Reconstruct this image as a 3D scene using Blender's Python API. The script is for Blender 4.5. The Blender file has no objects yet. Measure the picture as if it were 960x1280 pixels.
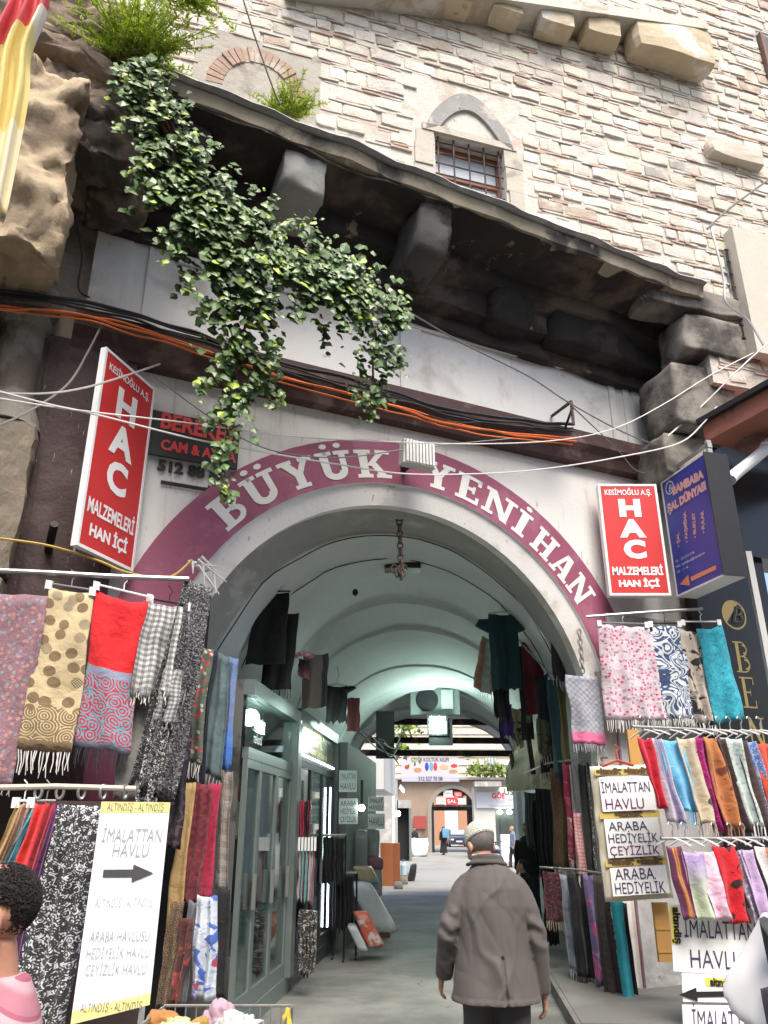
import bpy, bmesh, math, random
from mathutils import Vector, Matrix, noise
random.seed(7)
R = math.radians
sin, cos, pi = math.sin, math.cos, math.pi
SC = bpy.context.scene
COL = SC.collection

# ------------------------------------------------------------------ camera, sky, sun, exposure
PITCH = R(21.7); FPX = 990.0; EYE = Vector((0, 0, 1.65))
cam = bpy.data.objects.new('camera', bpy.data.cameras.new('camera')); COL.objects.link(cam)
cam.location = EYE; cam.rotation_euler = (R(90) + PITCH, 0, 0)
cam.data.sensor_fit = 'VERTICAL'; cam.data.sensor_height = 36; cam.data.lens = FPX / 1280 * 36
cam.data.clip_start = 0.05; cam.data.clip_end = 600
SC.camera = cam
SUN_AZ, SUN_EL = 165, 58
w = bpy.data.worlds.new('World'); SC.world = w; w.use_nodes = True
nt = w.node_tree; bg = nt.nodes['Background']
sky = nt.nodes.new('ShaderNodeTexSky'); sky.sky_type = 'NISHITA'; sky.sun_disc = False
sky.sun_elevation = R(SUN_EL); sky.sun_rotation = R(SUN_AZ); sky.air_density = 1.0; sky.dust_density = 4.0
nt.links.new(sky.outputs[0], bg.inputs[0]); bg.inputs[1].default_value = 0.15
sd = bpy.data.lights.new('sun', 'SUN'); sd.energy = 2.3; sd.angle = R(32); sd.color = (1, .95, .87)
sun = bpy.data.objects.new('sun', sd); COL.objects.link(sun)
sv = Vector((sin(R(SUN_AZ)) * cos(R(SUN_EL)), cos(R(SUN_AZ)) * cos(R(SUN_EL)), sin(R(SUN_EL))))
sun.rotation_euler = (-sv).to_track_quat('-Z', 'Y').to_euler(); sun.location = (0, -5, 30)
vs = SC.view_settings; vs.view_transform = 'Standard'; vs.look = 'None'; vs.gamma = 1; vs.exposure = 1.12
vs.use_curve_mapping = False
SC.cycles.max_bounces = 8; SC.cycles.diffuse_bounces = 4; SC.cycles.transparent_max_bounces = 12
SC.cycles.use_denoising = True

# ------------------------------------------------------------------ measuring: photo pixel -> point on a real plane
def ray(x, y):
    return Vector((1, 0, 0)) * ((x - 480) / FPX) + Vector((0, -sin(PITCH), cos(PITCH))) * ((640 - y) / FPX) + Vector((0, cos(PITCH), sin(PITCH)))
def hd(h): return Vector((sin(R(h)), cos(R(h)), 0))
P0 = Vector((0.154, 8.2, 0)); FH = 65.0
FU = hd(FH); FN = hd(FH + 90)          # along the facade, out of the facade
TT = hd(5.2); TS = hd(95.2)            # along the passage, across it
def hitp(x, y, A, n):
    r = ray(x, y); return EYE + r * ((A - EYE).dot(n) / r.dot(n))
def pf(x, y, off=0.0): return hitp(x, y, P0 + FN * off, FN)
def ps(x, y, s): return hitp(x, y, TS * s, TS)
def pd(x, y, d): return hitp(x, y, Vector((0, d, 0)), Vector((0, 1, 0)))
def pg(x, y, z=0.0): return hitp(x, y, Vector((0, 0, z)), Vector((0, 0, 1)))
def pv(x, y, A, h): return hitp(x, y, Vector((A[0], A[1], 0)), hd(h + 90))
def FL(u, off, z): return P0 + FU * u + FN * off + Vector((0, 0, z))      # facade coordinates
def TL(s, d, z): return TS * s + TT * d + Vector((0, 0, z))               # passage coordinates
def uz(p): return (p - P0).dot(FU), p.z
UP = Vector((0, 0, 1))

# ------------------------------------------------------------------ materials
def srgb(h):
    h = h.lstrip('#'); c = [int(h[i:i + 2], 16) / 255 for i in (0, 2, 4)]
    return tuple(x / 12.92 if x <= .04045 else ((x + .055) / 1.055) ** 2.4 for x in c)
def lin(c): return srgb(c) if isinstance(c, str) else tuple(c)
class NT:
    def __init__(s, name):
        s.m = bpy.data.materials.new(name); s.m.use_nodes = True; s.t = s.m.node_tree
        s.b = s.t.nodes['Principled BSDF']; s.out = s.t.nodes['Material Output']
    def n(s, typ, **kw):
        x = s.t.nodes.new('ShaderNode' + typ)
        for k, v in kw.items():
            setattr(x, k, v)
        return x
    def set(s, inp, v):
        if hasattr(v, 'is_linked') or isinstance(v, bpy.types.NodeSocket): s.t.links.new(v, inp)
        elif isinstance(v, (tuple, list)) and len(v) == 3 and inp.type == 'RGBA': inp.default_value = (*v, 1)
        else: inp.default_value = v
    def math(s, op, a, b=0.0, c=None):
        x = s.n('Math', operation=op); s.set(x.inputs[0], a); s.set(x.inputs[1], b)
        if c is not None: s.set(x.inputs[2], c)
        return x.outputs[0]
    def mix(s, f, a, b, mode='MIX'):
        x = s.n('MixRGB', blend_type=mode); s.set(x.inputs[0], f); s.set(x.inputs[1], a); s.set(x.inputs[2], b); return x.outputs[0]
    def ramp(s, f, a, b):           # smooth step a..b
        x = s.n('MapRange', interpolation_type='SMOOTHSTEP'); s.set(x.inputs[0], f); x.inputs[1].default_value = a; x.inputs[2].default_value = b; return x.outputs[0]
    def noise(s, v, scale, detail=5, rough=.6, dist=0.0):
        x = s.n('TexNoise'); s.set(x.inputs['Vector'], v); x.inputs['Scale'].default_value = scale; x.inputs['Detail'].default_value = detail
        x.inputs['Roughness'].default_value = rough; x.inputs['Distortion'].default_value = dist; return x.outputs[0]
    def coord(s, kind='Object'): return s.n('TexCoord').outputs[kind]
    def bump(s, h, strength=.3, dist=.02, prev=None):
        x = s.n('Bump'); x.inputs['Strength'].default_value = strength; x.inputs['Distance'].default_value = dist; s.set(x.inputs['Height'], h)
        if prev: s.set(x.inputs['Normal'], prev)
        return x.outputs[0]
    def fin(s, col, rough=.8, metal=0, nrm=None, spec=.5):
        s.set(s.b.inputs['Base Color'], col); s.set(s.b.inputs['Roughness'], rough); s.b.inputs['Metallic'].default_value = metal
        s.b.inputs['Specular IOR Level'].default_value = spec
        if nrm: s.set(s.b.inputs['Normal'], nrm)
        return s.m
_mats = {}
def mat(name, col, rough=.75, var=.18, scale=3.0, bump=.25, bscale=30, metal=0, patch=None, pscale=1.2, plo=.52, phi=.62, patch2=None, p2scale=4, p2lo=.6, p2hi=.7, spec=.4, attr=False, streak=None, drip=None):
    if name in _mats: return _mats[name]
    m = NT(name); c = lin(col); v = m.coord()
    n1 = m.noise(v, scale, 6, .65)
    base = m.mix(n1, tuple(x * (1 - var) for x in c), tuple(min(1, x * (1 + var)) for x in c))
    if attr:
        a = m.n('Attribute', attribute_name='Col'); base = m.mix(1.0, base, a.outputs['Color'], 'MULTIPLY')
    if patch is not None: base = m.mix(m.ramp(m.noise(v, pscale, 8, .62, .3), plo, phi), base, lin(patch))
    if patch2 is not None: base = m.mix(m.ramp(m.noise(v, p2scale, 9, .7, .2), p2lo, p2hi), base, lin(patch2))
    if streak is not None:
        mp = m.n('Mapping'); m.set(mp.inputs[0], v); mp.inputs['Scale'].default_value = (9, 9, .5)
        base = m.mix(m.ramp(m.noise(mp.outputs[0], 1.0, 6, .7), .55, .75), base, lin(streak))
    if drip is not None:          # short runs of paint and dirt
        mp = m.n('Mapping'); m.set(mp.inputs[0], v); mp.inputs['Scale'].default_value = (34, 34, 5)
        base = m.mix(m.math('MULTIPLY', m.ramp(m.noise(mp.outputs[0], 1.0, 3, .6), .66, .7), m.ramp(m.noise(v, 1.6, 3), .42, .6)), base, lin(drip))
    nr = m.bump(m.noise(v, bscale, 8, .7), bump, .02) if bump else None
    _mats[name] = m.fin(base, rough, metal, nr, spec); return _mats[name]
def emit(name, col, st):
    if name in _mats: return _mats[name]
    m = NT(name); m.fin(lin(col), .4); m.b.inputs['Emission Color'].default_value = (*lin(col), 1); m.b.inputs['Emission Strength'].default_value = st
    _mats[name] = m.m; return m.m
def glassmat(name, tint=(.8, .9, .87), refl=.16):
    if name in _mats: return _mats[name]
    m = NT(name); g = m.n('BsdfGlossy'); g.inputs['Roughness'].default_value = .03; g.inputs['Color'].default_value = (1, 1, 1, 1)
    t = m.n('BsdfTransparent'); t.inputs['Color'].default_value = (*tint, 1)
    lw = m.n('LayerWeight'); lw.inputs['Blend'].default_value = .35
    f = m.math('ADD', m.math('MULTIPLY', lw.outputs['Fresnel'], .6), refl * .5)
    x = m.n('MixShader'); m.set(x.inputs[0], f); m.set(x.inputs[1], t.outputs[0]); m.set(x.inputs[2], g.outputs[0])
    m.t.links.new(x.outputs[0], m.out.inputs[0]); _mats[name] = m.m; return m.m

def cloth(kind, c1, c2=None, c3=None, scale=1.0, rough=.85, name=None):
    """woven cloth; UV is in metres, v runs down from the top of the piece"""
    key = name or '_'.join(map(str, ('cloth', kind, c1, c2, c3, scale)))
    if key in _mats: return _mats[key]
    scale = scale or 1.0; m = NT("cloth_" + kind); uv = m.coord('UV'); c1 = lin(c1); c2 = lin(c2) if c2 else c1; c3 = lin(c3) if c3 else c2
    sp = m.n('SeparateXYZ'); m.set(sp.inputs[0], uv); U, V = sp.outputs[0], sp.outputs[1]
    def st(x, freq, duty):      # 0/1 stripes
        return m.math('LESS_THAN', m.math('FRACT', m.math('MULTIPLY', x, freq)), duty)
    def vor(sc, feature='F1', rnd=1.0):
        x = m.n('TexVoronoi', feature=feature, voronoi_dimensions='2D'); m.set(x.inputs['Vector'], uv); x.inputs['Scale'].default_value = sc; x.inputs['Randomness'].default_value = rnd; return x
    mot = m.noise(uv, 9, 5)
    col = m.mix(mot, tuple(x * .82 for x in c1), tuple(min(1, x * 1.12) for x in c1))
    if kind == 'dots':
        v1 = vor(7 * scale, rnd=.75); msk = m.math('LESS_THAN', v1.outputs['Distance'], .34)
        s2 = m.n('SeparateColor'); m.set(s2.inputs[0], v1.outputs['Color'])
        chk = m.n('TexChecker'); m.set(chk.inputs[0], uv); chk.inputs['Scale'].default_value = 85; m.set(chk.inputs[1], c3); m.set(chk.inputs[2], c1)
        dc = m.mix(m.math('GREATER_THAN', s2.outputs[0], .55), c2, chk.outputs[0]); col = m.mix(msk, col, dc)
    elif kind == 'dotband':      # dots above, dark band of rings near the bottom
        v1 = vor(8.5, rnd=.7); msk = m.math('LESS_THAN', v1.outputs['Distance'], .36)
        s2 = m.n('SeparateColor'); m.set(s2.inputs[0], v1.outputs['Color'])
        chk = m.n('TexChecker'); m.set(chk.inputs[0], uv); chk.inputs['Scale'].default_value = 95; m.set(chk.inputs[1], c3); m.set(chk.inputs[2], c1)
        dc = m.mix(m.math('GREATER_THAN', s2.outputs[0], .6), c2, chk.outputs[0]); col = m.mix(msk, col, dc)
        r1 = vor(7.5, rnd=.6); rings = m.math('LESS_THAN', m.math('FRACT', m.math('MULTIPLY', r1.outputs['Distance'], 7)), .35)
        band = m.mix(rings, c2, c1); edge = m.math('ADD', V, m.math('MULTIPLY', r1.outputs['Distance'], .09))
        col = m.mix(m.math('GREATER_THAN', edge, scale), col, band); col = m.mix(m.math('GREATER_THAN', V, scale + .2), col, c2)
    elif kind == 'border':       # plain top, ornamented lower border (blue flowers)
        n1 = m.noise(uv, 14, 3, .5, 1.8); v1 = vor(9)
        fl = m.math('ADD', m.math('GREATER_THAN', m.math('SINE', m.math('MULTIPLY', v1.outputs['Distance'], 30)), .15), m.math('GREATER_THAN', n1, .6))
        orn = m.mix(m.math('MINIMUM', fl, 1), c3, c2)
        n2 = m.noise(uv, 60, 3); stripe = m.mix(m.math('GREATER_THAN', n2, .5), c2, (.35, .2, .3))
        z = m.math('GREATER_THAN', V, scale)
        col = m.mix(z, col, orn)
        b1 = m.math('LESS_THAN', m.math('ABSOLUTE', m.math('SUBTRACT', V, scale + .03)), .035); b2 = m.math('LESS_THAN', m.math('ABSOLUTE', m.math('SUBTRACT', V, scale + .62)), .04)
        col = m.mix(m.math('MAXIMUM', b1, b2), col, stripe); col = m.mix(m.math('GREATER_THAN', V, scale + .67), col, c1)
    elif kind == 'plaid':
        a = st(U, 9 * scale, .5); b = st(V, 9 * scale, .5); fa = st(U, 70 * scale, .5); fb = st(V, 70 * scale, .5)
        wv = m.math('MAXIMUM', m.math('MULTIPLY', a, fa), m.math('MULTIPLY', b, fb)); col = m.mix(wv, col, c2)
        if c3 != c2: col = m.mix(m.math('MULTIPLY', st(m.math('ADD', U, .03), 4.5 * scale, .12), .8), col, c3)
    elif kind == 'check':
        a = st(U, 8 * scale, .5); b = st(V, 8 * scale, .5); col = m.mix(m.math('MULTIPLY', a, .8), col, c2); col = m.mix(m.math('MULTIPLY', b, .55), col, c3)
    elif kind == 'swirl':        # op-art contour lines
        n1 = m.noise(uv, 5 * scale, 1, .3, 1.5); s1 = m.math('SINE', m.math('MULTIPLY', n1, 52)); col = m.mix(m.ramp(s1, -.2, .2), c1, c2)
        n3 = m.noise(uv, 3, 2); col = m.mix(m.math('MULTIPLY', m.ramp(n3, .5, .65), m.ramp(m.math('SINE', m.math('MULTIPLY', n1, 37)), .3, .7)), col, c3)
    elif kind == 'leopard':
        v1 = vor(60 * scale, 'DISTANCE_TO_EDGE'); n1 = m.noise(uv, 30 * scale, 3)
        col = m.mix(m.math('LESS_THAN', v1.outputs['Distance'], m.math('MULTIPLY', n1, .28)), col, c2)
    elif kind == 'floral':
        v1 = vor(22 * scale); s2 = m.n('SeparateColor'); m.set(s2.inputs[0], v1.outputs['Color'])
        pet = m.math('ADD', v1.outputs['Distance'], m.math('MULTIPLY', m.noise(uv, 90, 2), .4))
        msk = m.math('MULTIPLY', m.math('LESS_THAN', pet, .5), m.math('GREATER_THAN', s2.outputs[0], .35))
        col = m.mix(msk, col, m.mix(m.math('GREATER_THAN', s2.outputs[1], .6), c2, c3))
        v2 = vor(60 * scale); col = m.mix(m.math('MULTIPLY', m.math('LESS_THAN', v2.outputs['Distance'], .25), .5), col, c2)
    elif kind == 'bigfloral':
        n1 = m.noise(uv, 11 * scale, 4, .5, 1.2); n2 = m.noise(uv, 7 * scale, 3, .5, 1.0)
        col = m.mix(m.ramp(n1, .52, .56), col, c2); col = m.mix(m.ramp(n2, .58, .61), col, c3)
    elif kind == 'lace':
        n1 = m.noise(uv, 26 * scale, 4, .7, .8); v1 = vor(16 * scale)
        a = m.math('GREATER_THAN', m.math('ADD', n1, m.math('MULTIPLY', m.math('SINE', m.math('MULTIPLY', v1.outputs['Distance'], 22)), .06)), .56); col = m.mix(a, col, c2)
    elif kind == 'stripes':
        a = st(U, 14 * scale, .5); b = st(U, 5 * scale, .3); col = m.mix(a, col, c2); col = m.mix(b, col, c3)
    elif kind == 'bands':
        a = st(V, 5 * scale, .3); b = st(V, 11 * scale, .2); col = m.mix(a, col, c2); col = m.mix(b, col, c3)
    elif kind == 'two':          # upper colour with fine check, lower colour below 'scale' metres
        chk = m.n('TexChecker'); m.set(chk.inputs[0], uv); chk.inputs['Scale'].default_value = 30; m.set(chk.inputs[1], c1); m.set(chk.inputs[2], tuple(x * .75 for x in c1))
        z = m.ramp(V, scale, scale + .03); col = m.mix(z, chk.outputs[0], m.mix(m.noise(uv, 12, 4), c2, tuple(min(1, x * 1.25) for x in c2)))
    elif kind == 'grad':
        col = m.mix(m.ramp(V, .05, .35), c1, c2); col = m.mix(m.ramp(V, .45, .8), col, c3)
    elif kind == 'paisley':
        n1 = m.noise(uv, 9 * scale, 2, .4, 2.2); s1 = m.math('SINE', m.math('MULTIPLY', n1, 60)); col = m.mix(m.math('MULTIPLY', m.math('GREATER_THAN', s1, .55), m.math('GREATER_THAN', m.noise(uv, 14, 3), .45)), col, c2)
    elif kind == 'shimmer':
        n1 = m.noise(uv, 160, 2); col = m.mix(m.math('GREATER_THAN', n1, .66), col, c2)
    wv = m.n('TexWave'); m.set(wv.inputs['Vector'], uv); wv.inputs['Scale'].default_value = 120; wv.inputs['Distortion'].default_value = 3
    wr = m.noise(uv, 11, 4, .55, .6)
    nr = m.bump(wv.outputs[1], .08, .003); nr = m.bump(wr, .55, .03, nr)
    m.fin(col, rough, 0, nr, .25); m.b.inputs['Sheen Weight'].default_value = .15
    _mats[key] = m.m; return m.m

# ------------------------------------------------------------------ mesh building
class MB:
    def __init__(s): s.v = []; s.f = []; s.uv = {}; s.c = []; s.smooth = False; s.cc = (1, 1, 1)
    def add(s, vs, fs, uvs=None):
        o = len(s.v); s.v += [Vector(p) for p in vs]; s.c += [s.cc] * len(vs)
        for f in fs: s.f.append(tuple(i + o for i in f))
        if uvs:
            for i, q in enumerate(uvs): s.uv[o + i] = q
        return o
    def box(s, c, x, y, z):           # centre and three half-vectors
        c, x, y, z = map(Vector, (c, x, y, z))
        vs = [c + x * a + y * b + z * d for d in (-1, 1) for b in (-1, 1) for a in (-1, 1)]
        s.add(vs, [(0, 2, 3, 1), (4, 5, 7, 6), (0, 1, 5, 4), (2, 6, 7, 3), (0, 4, 6, 2), (1, 3, 7, 5)])
        return s
    def fbox(s, u0, u1, o0, o1, z0, z1):   # box in facade coordinates
        return s.box(FL((u0 + u1) / 2, (o0 + o1) / 2, (z0 + z1) / 2), FU * (u1 - u0) / 2, FN * (o1 - o0) / 2, UP * (z1 - z0) / 2)
    def tbox(s, s0, s1, d0, d1, z0, z1):   # box in passage coordinates
        return s.box(TL((s0 + s1) / 2, (d0 + d1) / 2, (z0 + z1) / 2), TS * (s1 - s0) / 2, TT * (d1 - d0) / 2, UP * (z1 - z0) / 2)
    def wbox(s, x0, x1, y0, y1, z0, z1):
        return s.box(((x0 + x1) / 2, (y0 + y1) / 2, (z0 + z1) / 2), ((x1 - x0) / 2, 0, 0), (0, (y1 - y0) / 2, 0), (0, 0, (z1 - z0) / 2))
    def tube(s, pts, r, k=8, cap=True):
        pts = [Vector(p) for p in pts]; n = len(pts); rs = r if isinstance(r, (list, tuple)) else [r] * n
        ref = None; vs = []
        for i, p in enumerate(pts):
            t = (pts[min(i + 1, n - 1)] - pts[max(i - 1, 0)])
            t = t.normalized() if t.length > 1e-9 else UP
            if ref is None: ref = t.orthogonal().normalized()
            ref = (ref - t * ref.dot(t)); ref = ref.normalized() if ref.length > 1e-6 else t.orthogonal().normalized()
            b = t.cross(ref)
            rr = rs[i]
            vs += [p + (ref * cos(2 * pi * j / k) + b * sin(2 * pi * j / k)) * rr for j in range(k)]
        fs = [(i * k + j, i * k + (j + 1) % k, (i + 1) * k + (j + 1) % k, (i + 1) * k + j) for i in range(n - 1) for j in range(k)]
        if cap: fs += [tuple(range(k - 1, -1, -1)), tuple(range((n - 1) * k, n * k))]
        s.add(vs, fs); return s
    def loft(s, rings, k=20):        # rings: (centre, xvec, yvec)
        vs = []
        for c, x, y in rings:
            c, x, y = Vector(c), Vector(x), Vector(y)
            vs += [c + x * cos(2 * pi * j / k) + y * sin(2 * pi * j / k) for j in range(k)]
        n = len(rings)
        fs = [(i * k + j, i * k + (j + 1) % k, (i + 1) * k + (j + 1) % k, (i + 1) * k + j) for i in range(n - 1) for j in range(k)]
        fs += [tuple(range(k - 1, -1, -1)), tuple(range((n - 1) * k, n * k))]
        s.add(vs, fs); return s
    def ell(s, c, rx, ry, rz, k=14, m=10, rot=None):
        c = Vector(c); vs = []; q = rot or Matrix.Identity(3)
        for i in range(1, m):
            a = pi * i / m
            vs += [c + q @ Vector((rx * sin(a) * cos(2 * pi * j / k), ry * sin(a) * sin(2 * pi * j / k), rz * cos(a))) for j in range(k)]
        vs += [c + q @ Vector((0, 0, rz)), c - q @ Vector((0, 0, rz))]; T = (m - 1) * k
        fs = [(i * k + j, (i + 1) * k + j, (i + 1) * k + (j + 1) % k, i * k + (j + 1) % k) for i in range(m - 2) for j in range(k)]
        fs += [(T, j, (j + 1) % k) for j in range(k)] + [(T + 1, (m - 2) * k + (j + 1) % k, (m - 2) * k + j) for j in range(k)]
        s.add(vs, fs); return s
    def prism(s, poly, d):           # polygon of points, extruded by vector d
        n = len(poly); d = Vector(d); vs = [Vector(p) for p in poly] + [Vector(p) + d for p in poly]
        s.add(vs, [tuple(range(n - 1, -1, -1)), tuple(range(n, 2 * n))] + [(i, (i + 1) % n, n + (i + 1) % n, n + i) for i in range(n)]); return s
    def rock(s, c, x, y, z, rough=.08, n=3, rnd_=.07):      # rounded irregular block
        c, x, y, z = map(Vector, (c, x, y, z)); idx = {}; vs = []; fs = []
        sd = Vector((random.uniform(0, 99), random.uniform(0, 99), random.uniform(0, 99)))
        def V(i, j, k):
            if (i, j, k) not in idx:
                q = Vector((2 * i / n - 1, 2 * j / n - 1, 2 * k / n - 1)); L = max(abs(q.x), abs(q.y), abs(q.z))
                e = sorted((abs(q.x), abs(q.y), abs(q.z)))
                q = q * (1 - rnd_ * (e[1] ** 2) - rnd_ * .6 * e[0] ** 2 * e[1])
                p = c + x * q.x + y * q.y + z * q.z
                p += noise.noise_vector(p * 2.3 + sd) * rough + noise.noise_vector(p * 7 + sd) * rough * .35 + noise.noise_vector(p * 19 + sd) * rough * .16
                idx[(i, j, k)] = len(vs); vs.append(p)
            return idx[(i, j, k)]
        for a in range(n):
            for b in range(n):
                fs += [(V(a, b, 0), V(a, b + 1, 0), V(a + 1, b + 1, 0), V(a + 1, b, 0)), (V(a, b, n), V(a + 1, b, n), V(a + 1, b + 1, n), V(a, b + 1, n)),
                       (V(a, 0, b), V(a + 1, 0, b), V(a + 1, 0, b + 1), V(a, 0, b + 1)), (V(a, n, b), V(a, n, b + 1), V(a + 1, n, b + 1), V(a + 1, n, b)),
                       (V(0, a, b), V(0, a, b + 1), V(0, a + 1, b + 1), V(0, a + 1, b)), (V(n, a, b), V(n, a + 1, b), V(n, a + 1, b + 1), V(n, a, b + 1))]
        s.add(vs, fs); return s
    def bounds(s):
        return [min(v[i] for v in s.v) for i in range(3)], [max(v[i] for v in s.v) for i in range(3)]
_W = {}
def obj(name, mb, m, parent=None, smooth=False, base=None, recalc=True):
    """links ONE mesh object; vertices of mb are in world space"""
    if parent is not None: off = _W[parent]
    elif base is not None: off = Vector(base)
    else:
        a, b = mb.bounds(); off = Vector(((a[0] + b[0]) / 2, (a[1] + b[1]) / 2, a[2]))
    me = bpy.data.meshes.new(name); me.from_pydata([v - off for v in mb.v], [], mb.f)
    if mb.uv:
        ul = me.uv_layers.new(name='UVMap')
        for lp in me.loops: ul.data[lp.index].uv = mb.uv.get(lp.vertex_index, (0, 0))
    if any(c != (1, 1, 1) for c in mb.c):
        ca = me.color_attributes.new('Col', 'FLOAT_COLOR', 'POINT')
        for i, c in enumerate(mb.c): ca.data[i].color = (*c, 1)
    if recalc:
        bm = bmesh.new(); bm.from_mesh(me); bmesh.ops.recalc_face_normals(bm, faces=bm.faces); bm.to_mesh(me); bm.free()
    if smooth:
        for p in me.polygons: p.use_smooth = True
    me.materials.append(m)
    o = bpy.data.objects.new(name, me); COL.objects.link(o)
    if parent is not None: o.parent = parent; _W[o] = off
    else: o.location = off; _W[o] = off
    return o
def tag(o, label, cat, group=None, kind=None):
    o['label'] = label; o['category'] = cat
    if group: o['group'] = group
    if kind: o['kind'] = kind
    return o
def thing(name, label, cat, base, group=None):
    o = bpy.data.objects.new(name, None); o.empty_display_size = .1; COL.objects.link(o); o.location = base; _W[o] = Vector(base)
    return tag(o, label, cat, group)
def structure(name, mb, m, smooth=False):
    o = obj(name, mb, m, smooth=smooth); o['kind'] = 'structure'; return o
def dup(o, delta, label=None, parent=None):
    c = o.copy(); COL.objects.link(c)
    if parent is None: c.location = o.location + Vector(delta)
    else: c.parent = parent
    _W[c] = _W[o] + Vector(delta)
    if label: c['label'] = label
    for ch in list(o.children): dup(ch, delta, None, c)
    return c
def smoothcurve(pts, n=8):
    pts = [Vector(p) for p in pts]; out = []
    for i in range(len(pts) - 1):
        a, b, c, d = pts[max(i - 1, 0)], pts[i], pts[i + 1], pts[min(i + 2, len(pts) - 1)]
        for k in range(n):
            t = k / n; out.append(.5 * (2 * b + (c - a) * t + (2 * a - 5 * b + 4 * c - d) * t * t + (3 * b - a - 3 * c + d) * t ** 3))
    return out + [pts[-1]]
def text(s, o, x, z, size, parent, m, sx=1.0, bold=0.0, depth=.002, align='CENTER', name='lettering', fit=None, shear=0.0, rot=0.0):
    """lettering on a flat board: o origin of the line, x and z unit vectors of the board"""
    cu = bpy.data.curves.new('t', 'FONT'); cu.body = s; cu.size = size; cu.align_x = align; cu.offset = bold; cu.shear = shear; cu.resolution_u = 3
    cu.fill_mode = 'FRONT'
    t = bpy.data.objects.new('t', cu); COL.objects.link(t)
    dg = bpy.context.evaluated_depsgraph_get(); me = bpy.data.meshes.new_from_object(t.evaluated_get(dg))
    bpy.data.objects.remove(t); bpy.data.curves.remove(cu)
    x, z, o = Vector(x), Vector(z), Vector(o); mb = MB()
    xs = [v.co.x for v in me.vertices] or [0]
    if fit: sx = fit / max(1e-6, max(xs) - min(xs))
    cr, sr = cos(rot), sin(rot); nn = x.cross(z) * depth
    P = [(v.co.x * sx, v.co.y) for v in me.vertices]
    mb.add([o + x * (a * cr - b * sr) + z * (a * sr + b * cr) + nn for a, b in P], [tuple(p.vertices) for p in me.polygons])
    bpy.data.meshes.remove(me)
    return obj(name, mb, m, parent, recalc=False)
# ------------------------------------------------------------------ common materials
M_plaster = mat('white_plaster', (.66, .65, .62), .85, .07, 2.5, .3, 18, patch=(.47, .45, .42), pscale=.9, plo=.56, phi=.75, patch2=(.26, .24, .22), p2scale=5, p2lo=.66, p2hi=.74, streak=(.44, .41, .375), drip=(.33, .29, .25))
M_reveal = mat('reveal_plaster', (.66, .65, .62), .85, .08, 2.5, .35, 14, patch=(.5, .46, .4), pscale=1.4, plo=.52, phi=.66, patch2=(.3, .24, .18), p2scale=3.5, p2lo=.64, p2hi=.7, drip=(.38, .34, .29))
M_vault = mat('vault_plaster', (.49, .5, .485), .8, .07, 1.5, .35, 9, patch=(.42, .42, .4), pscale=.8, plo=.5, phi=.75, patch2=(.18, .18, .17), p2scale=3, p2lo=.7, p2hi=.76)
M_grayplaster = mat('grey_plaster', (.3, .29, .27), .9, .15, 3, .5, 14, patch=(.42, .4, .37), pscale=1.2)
M_purple = mat('purple_paint', (.26, .07, .122), .55, .14, 3, .25, 20, patch=(.31, .11, .165), pscale=1.3, patch2=(.17, .05, .075), p2scale=2.5, p2lo=.6, p2hi=.75, drip=(.15, .05, .07))
M_letter = mat('letter_paint', (.68, .68, .64), .6, .06, 5, .05, 30, patch=(.5, .46, .46), pscale=2, plo=.6, phi=.7, patch2=(.3, .12, .17), p2scale=9, p2lo=.68, p2hi=.71)
M_maroon = mat('maroon_paint', (.05, .026, .027), .6, .3, 3, .5, 16, patch=(.085, .055, .05), pscale=1.2, patch2=(.11, .085, .075), p2scale=3, p2lo=.62, p2hi=.7, drip=(.42, .39, .37))
M_cornice = mat('cornice_paint', (.06, .031, .029), .65, .25, 3, .3, 16, patch=(.15, .1, .085), pscale=1.6, patch2=(.3, .27, .24), p2scale=6, p2lo=.7, p2hi=.76)
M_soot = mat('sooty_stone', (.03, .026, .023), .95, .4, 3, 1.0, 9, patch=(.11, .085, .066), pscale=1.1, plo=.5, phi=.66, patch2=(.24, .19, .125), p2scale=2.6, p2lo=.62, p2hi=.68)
M_fascia = mat('fascia_stone', (.30, .26, .19), .9, .25, 2, .6, 14, patch=(.06, .055, .05), pscale=.75, plo=.47, phi=.56, patch2=(.45, .4, .3), p2scale=4, p2lo=.6, p2hi=.66)
M_slate = mat('ledge_top', (.3, .3, .3), .8, .3, 4, .6, 20, patch=(.5, .48, .45), pscale=2)
M_stone = mat('rough_stone', (.36, .31, .25), .95, .25, 2.5, .9, 9, patch=(.2, .18, .15), pscale=1.1, plo=.5, phi=.65, patch2=(.46, .34, .26), p2scale=1.7, p2lo=.58, p2hi=.7)
M_yellowstone = mat('yellow_stone', (.42, .33, .22), .95, .22, 2.2, 1.0, 7, patch=(.24, .18, .13), pscale=1.0, plo=.5, phi=.66, patch2=(.45, .36, .3), p2scale=2.6, p2lo=.6, p2hi=.7)
M_block = mat('sooty_block', (.235, .215, .185), .95, .3, 2.5, .9, 10, patch=(.055, .05, .046), pscale=1.1, plo=.42, phi=.6, patch2=(.3, .28, .24), p2scale=3, p2lo=.62, p2hi=.7)
M_upstone = mat('course_stone', (.67, .635, .57), .9, .14, 7, 1.0, 22, patch=(.56, .5, .425), pscale=2.2, plo=.46, phi=.66, patch2=(.3, .265, .225), p2scale=1.7, p2lo=.55, p2hi=.72, attr=True)
M_upbrick = mat('course_brick', (.40, .305, .25), .95, .25, 6, .6, 22, patch=(.54, .49, .425), pscale=2.4, plo=.42, phi=.56, patch2=(.2, .17, .15), p2scale=5, p2lo=.64, p2hi=.7, attr=True)
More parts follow.
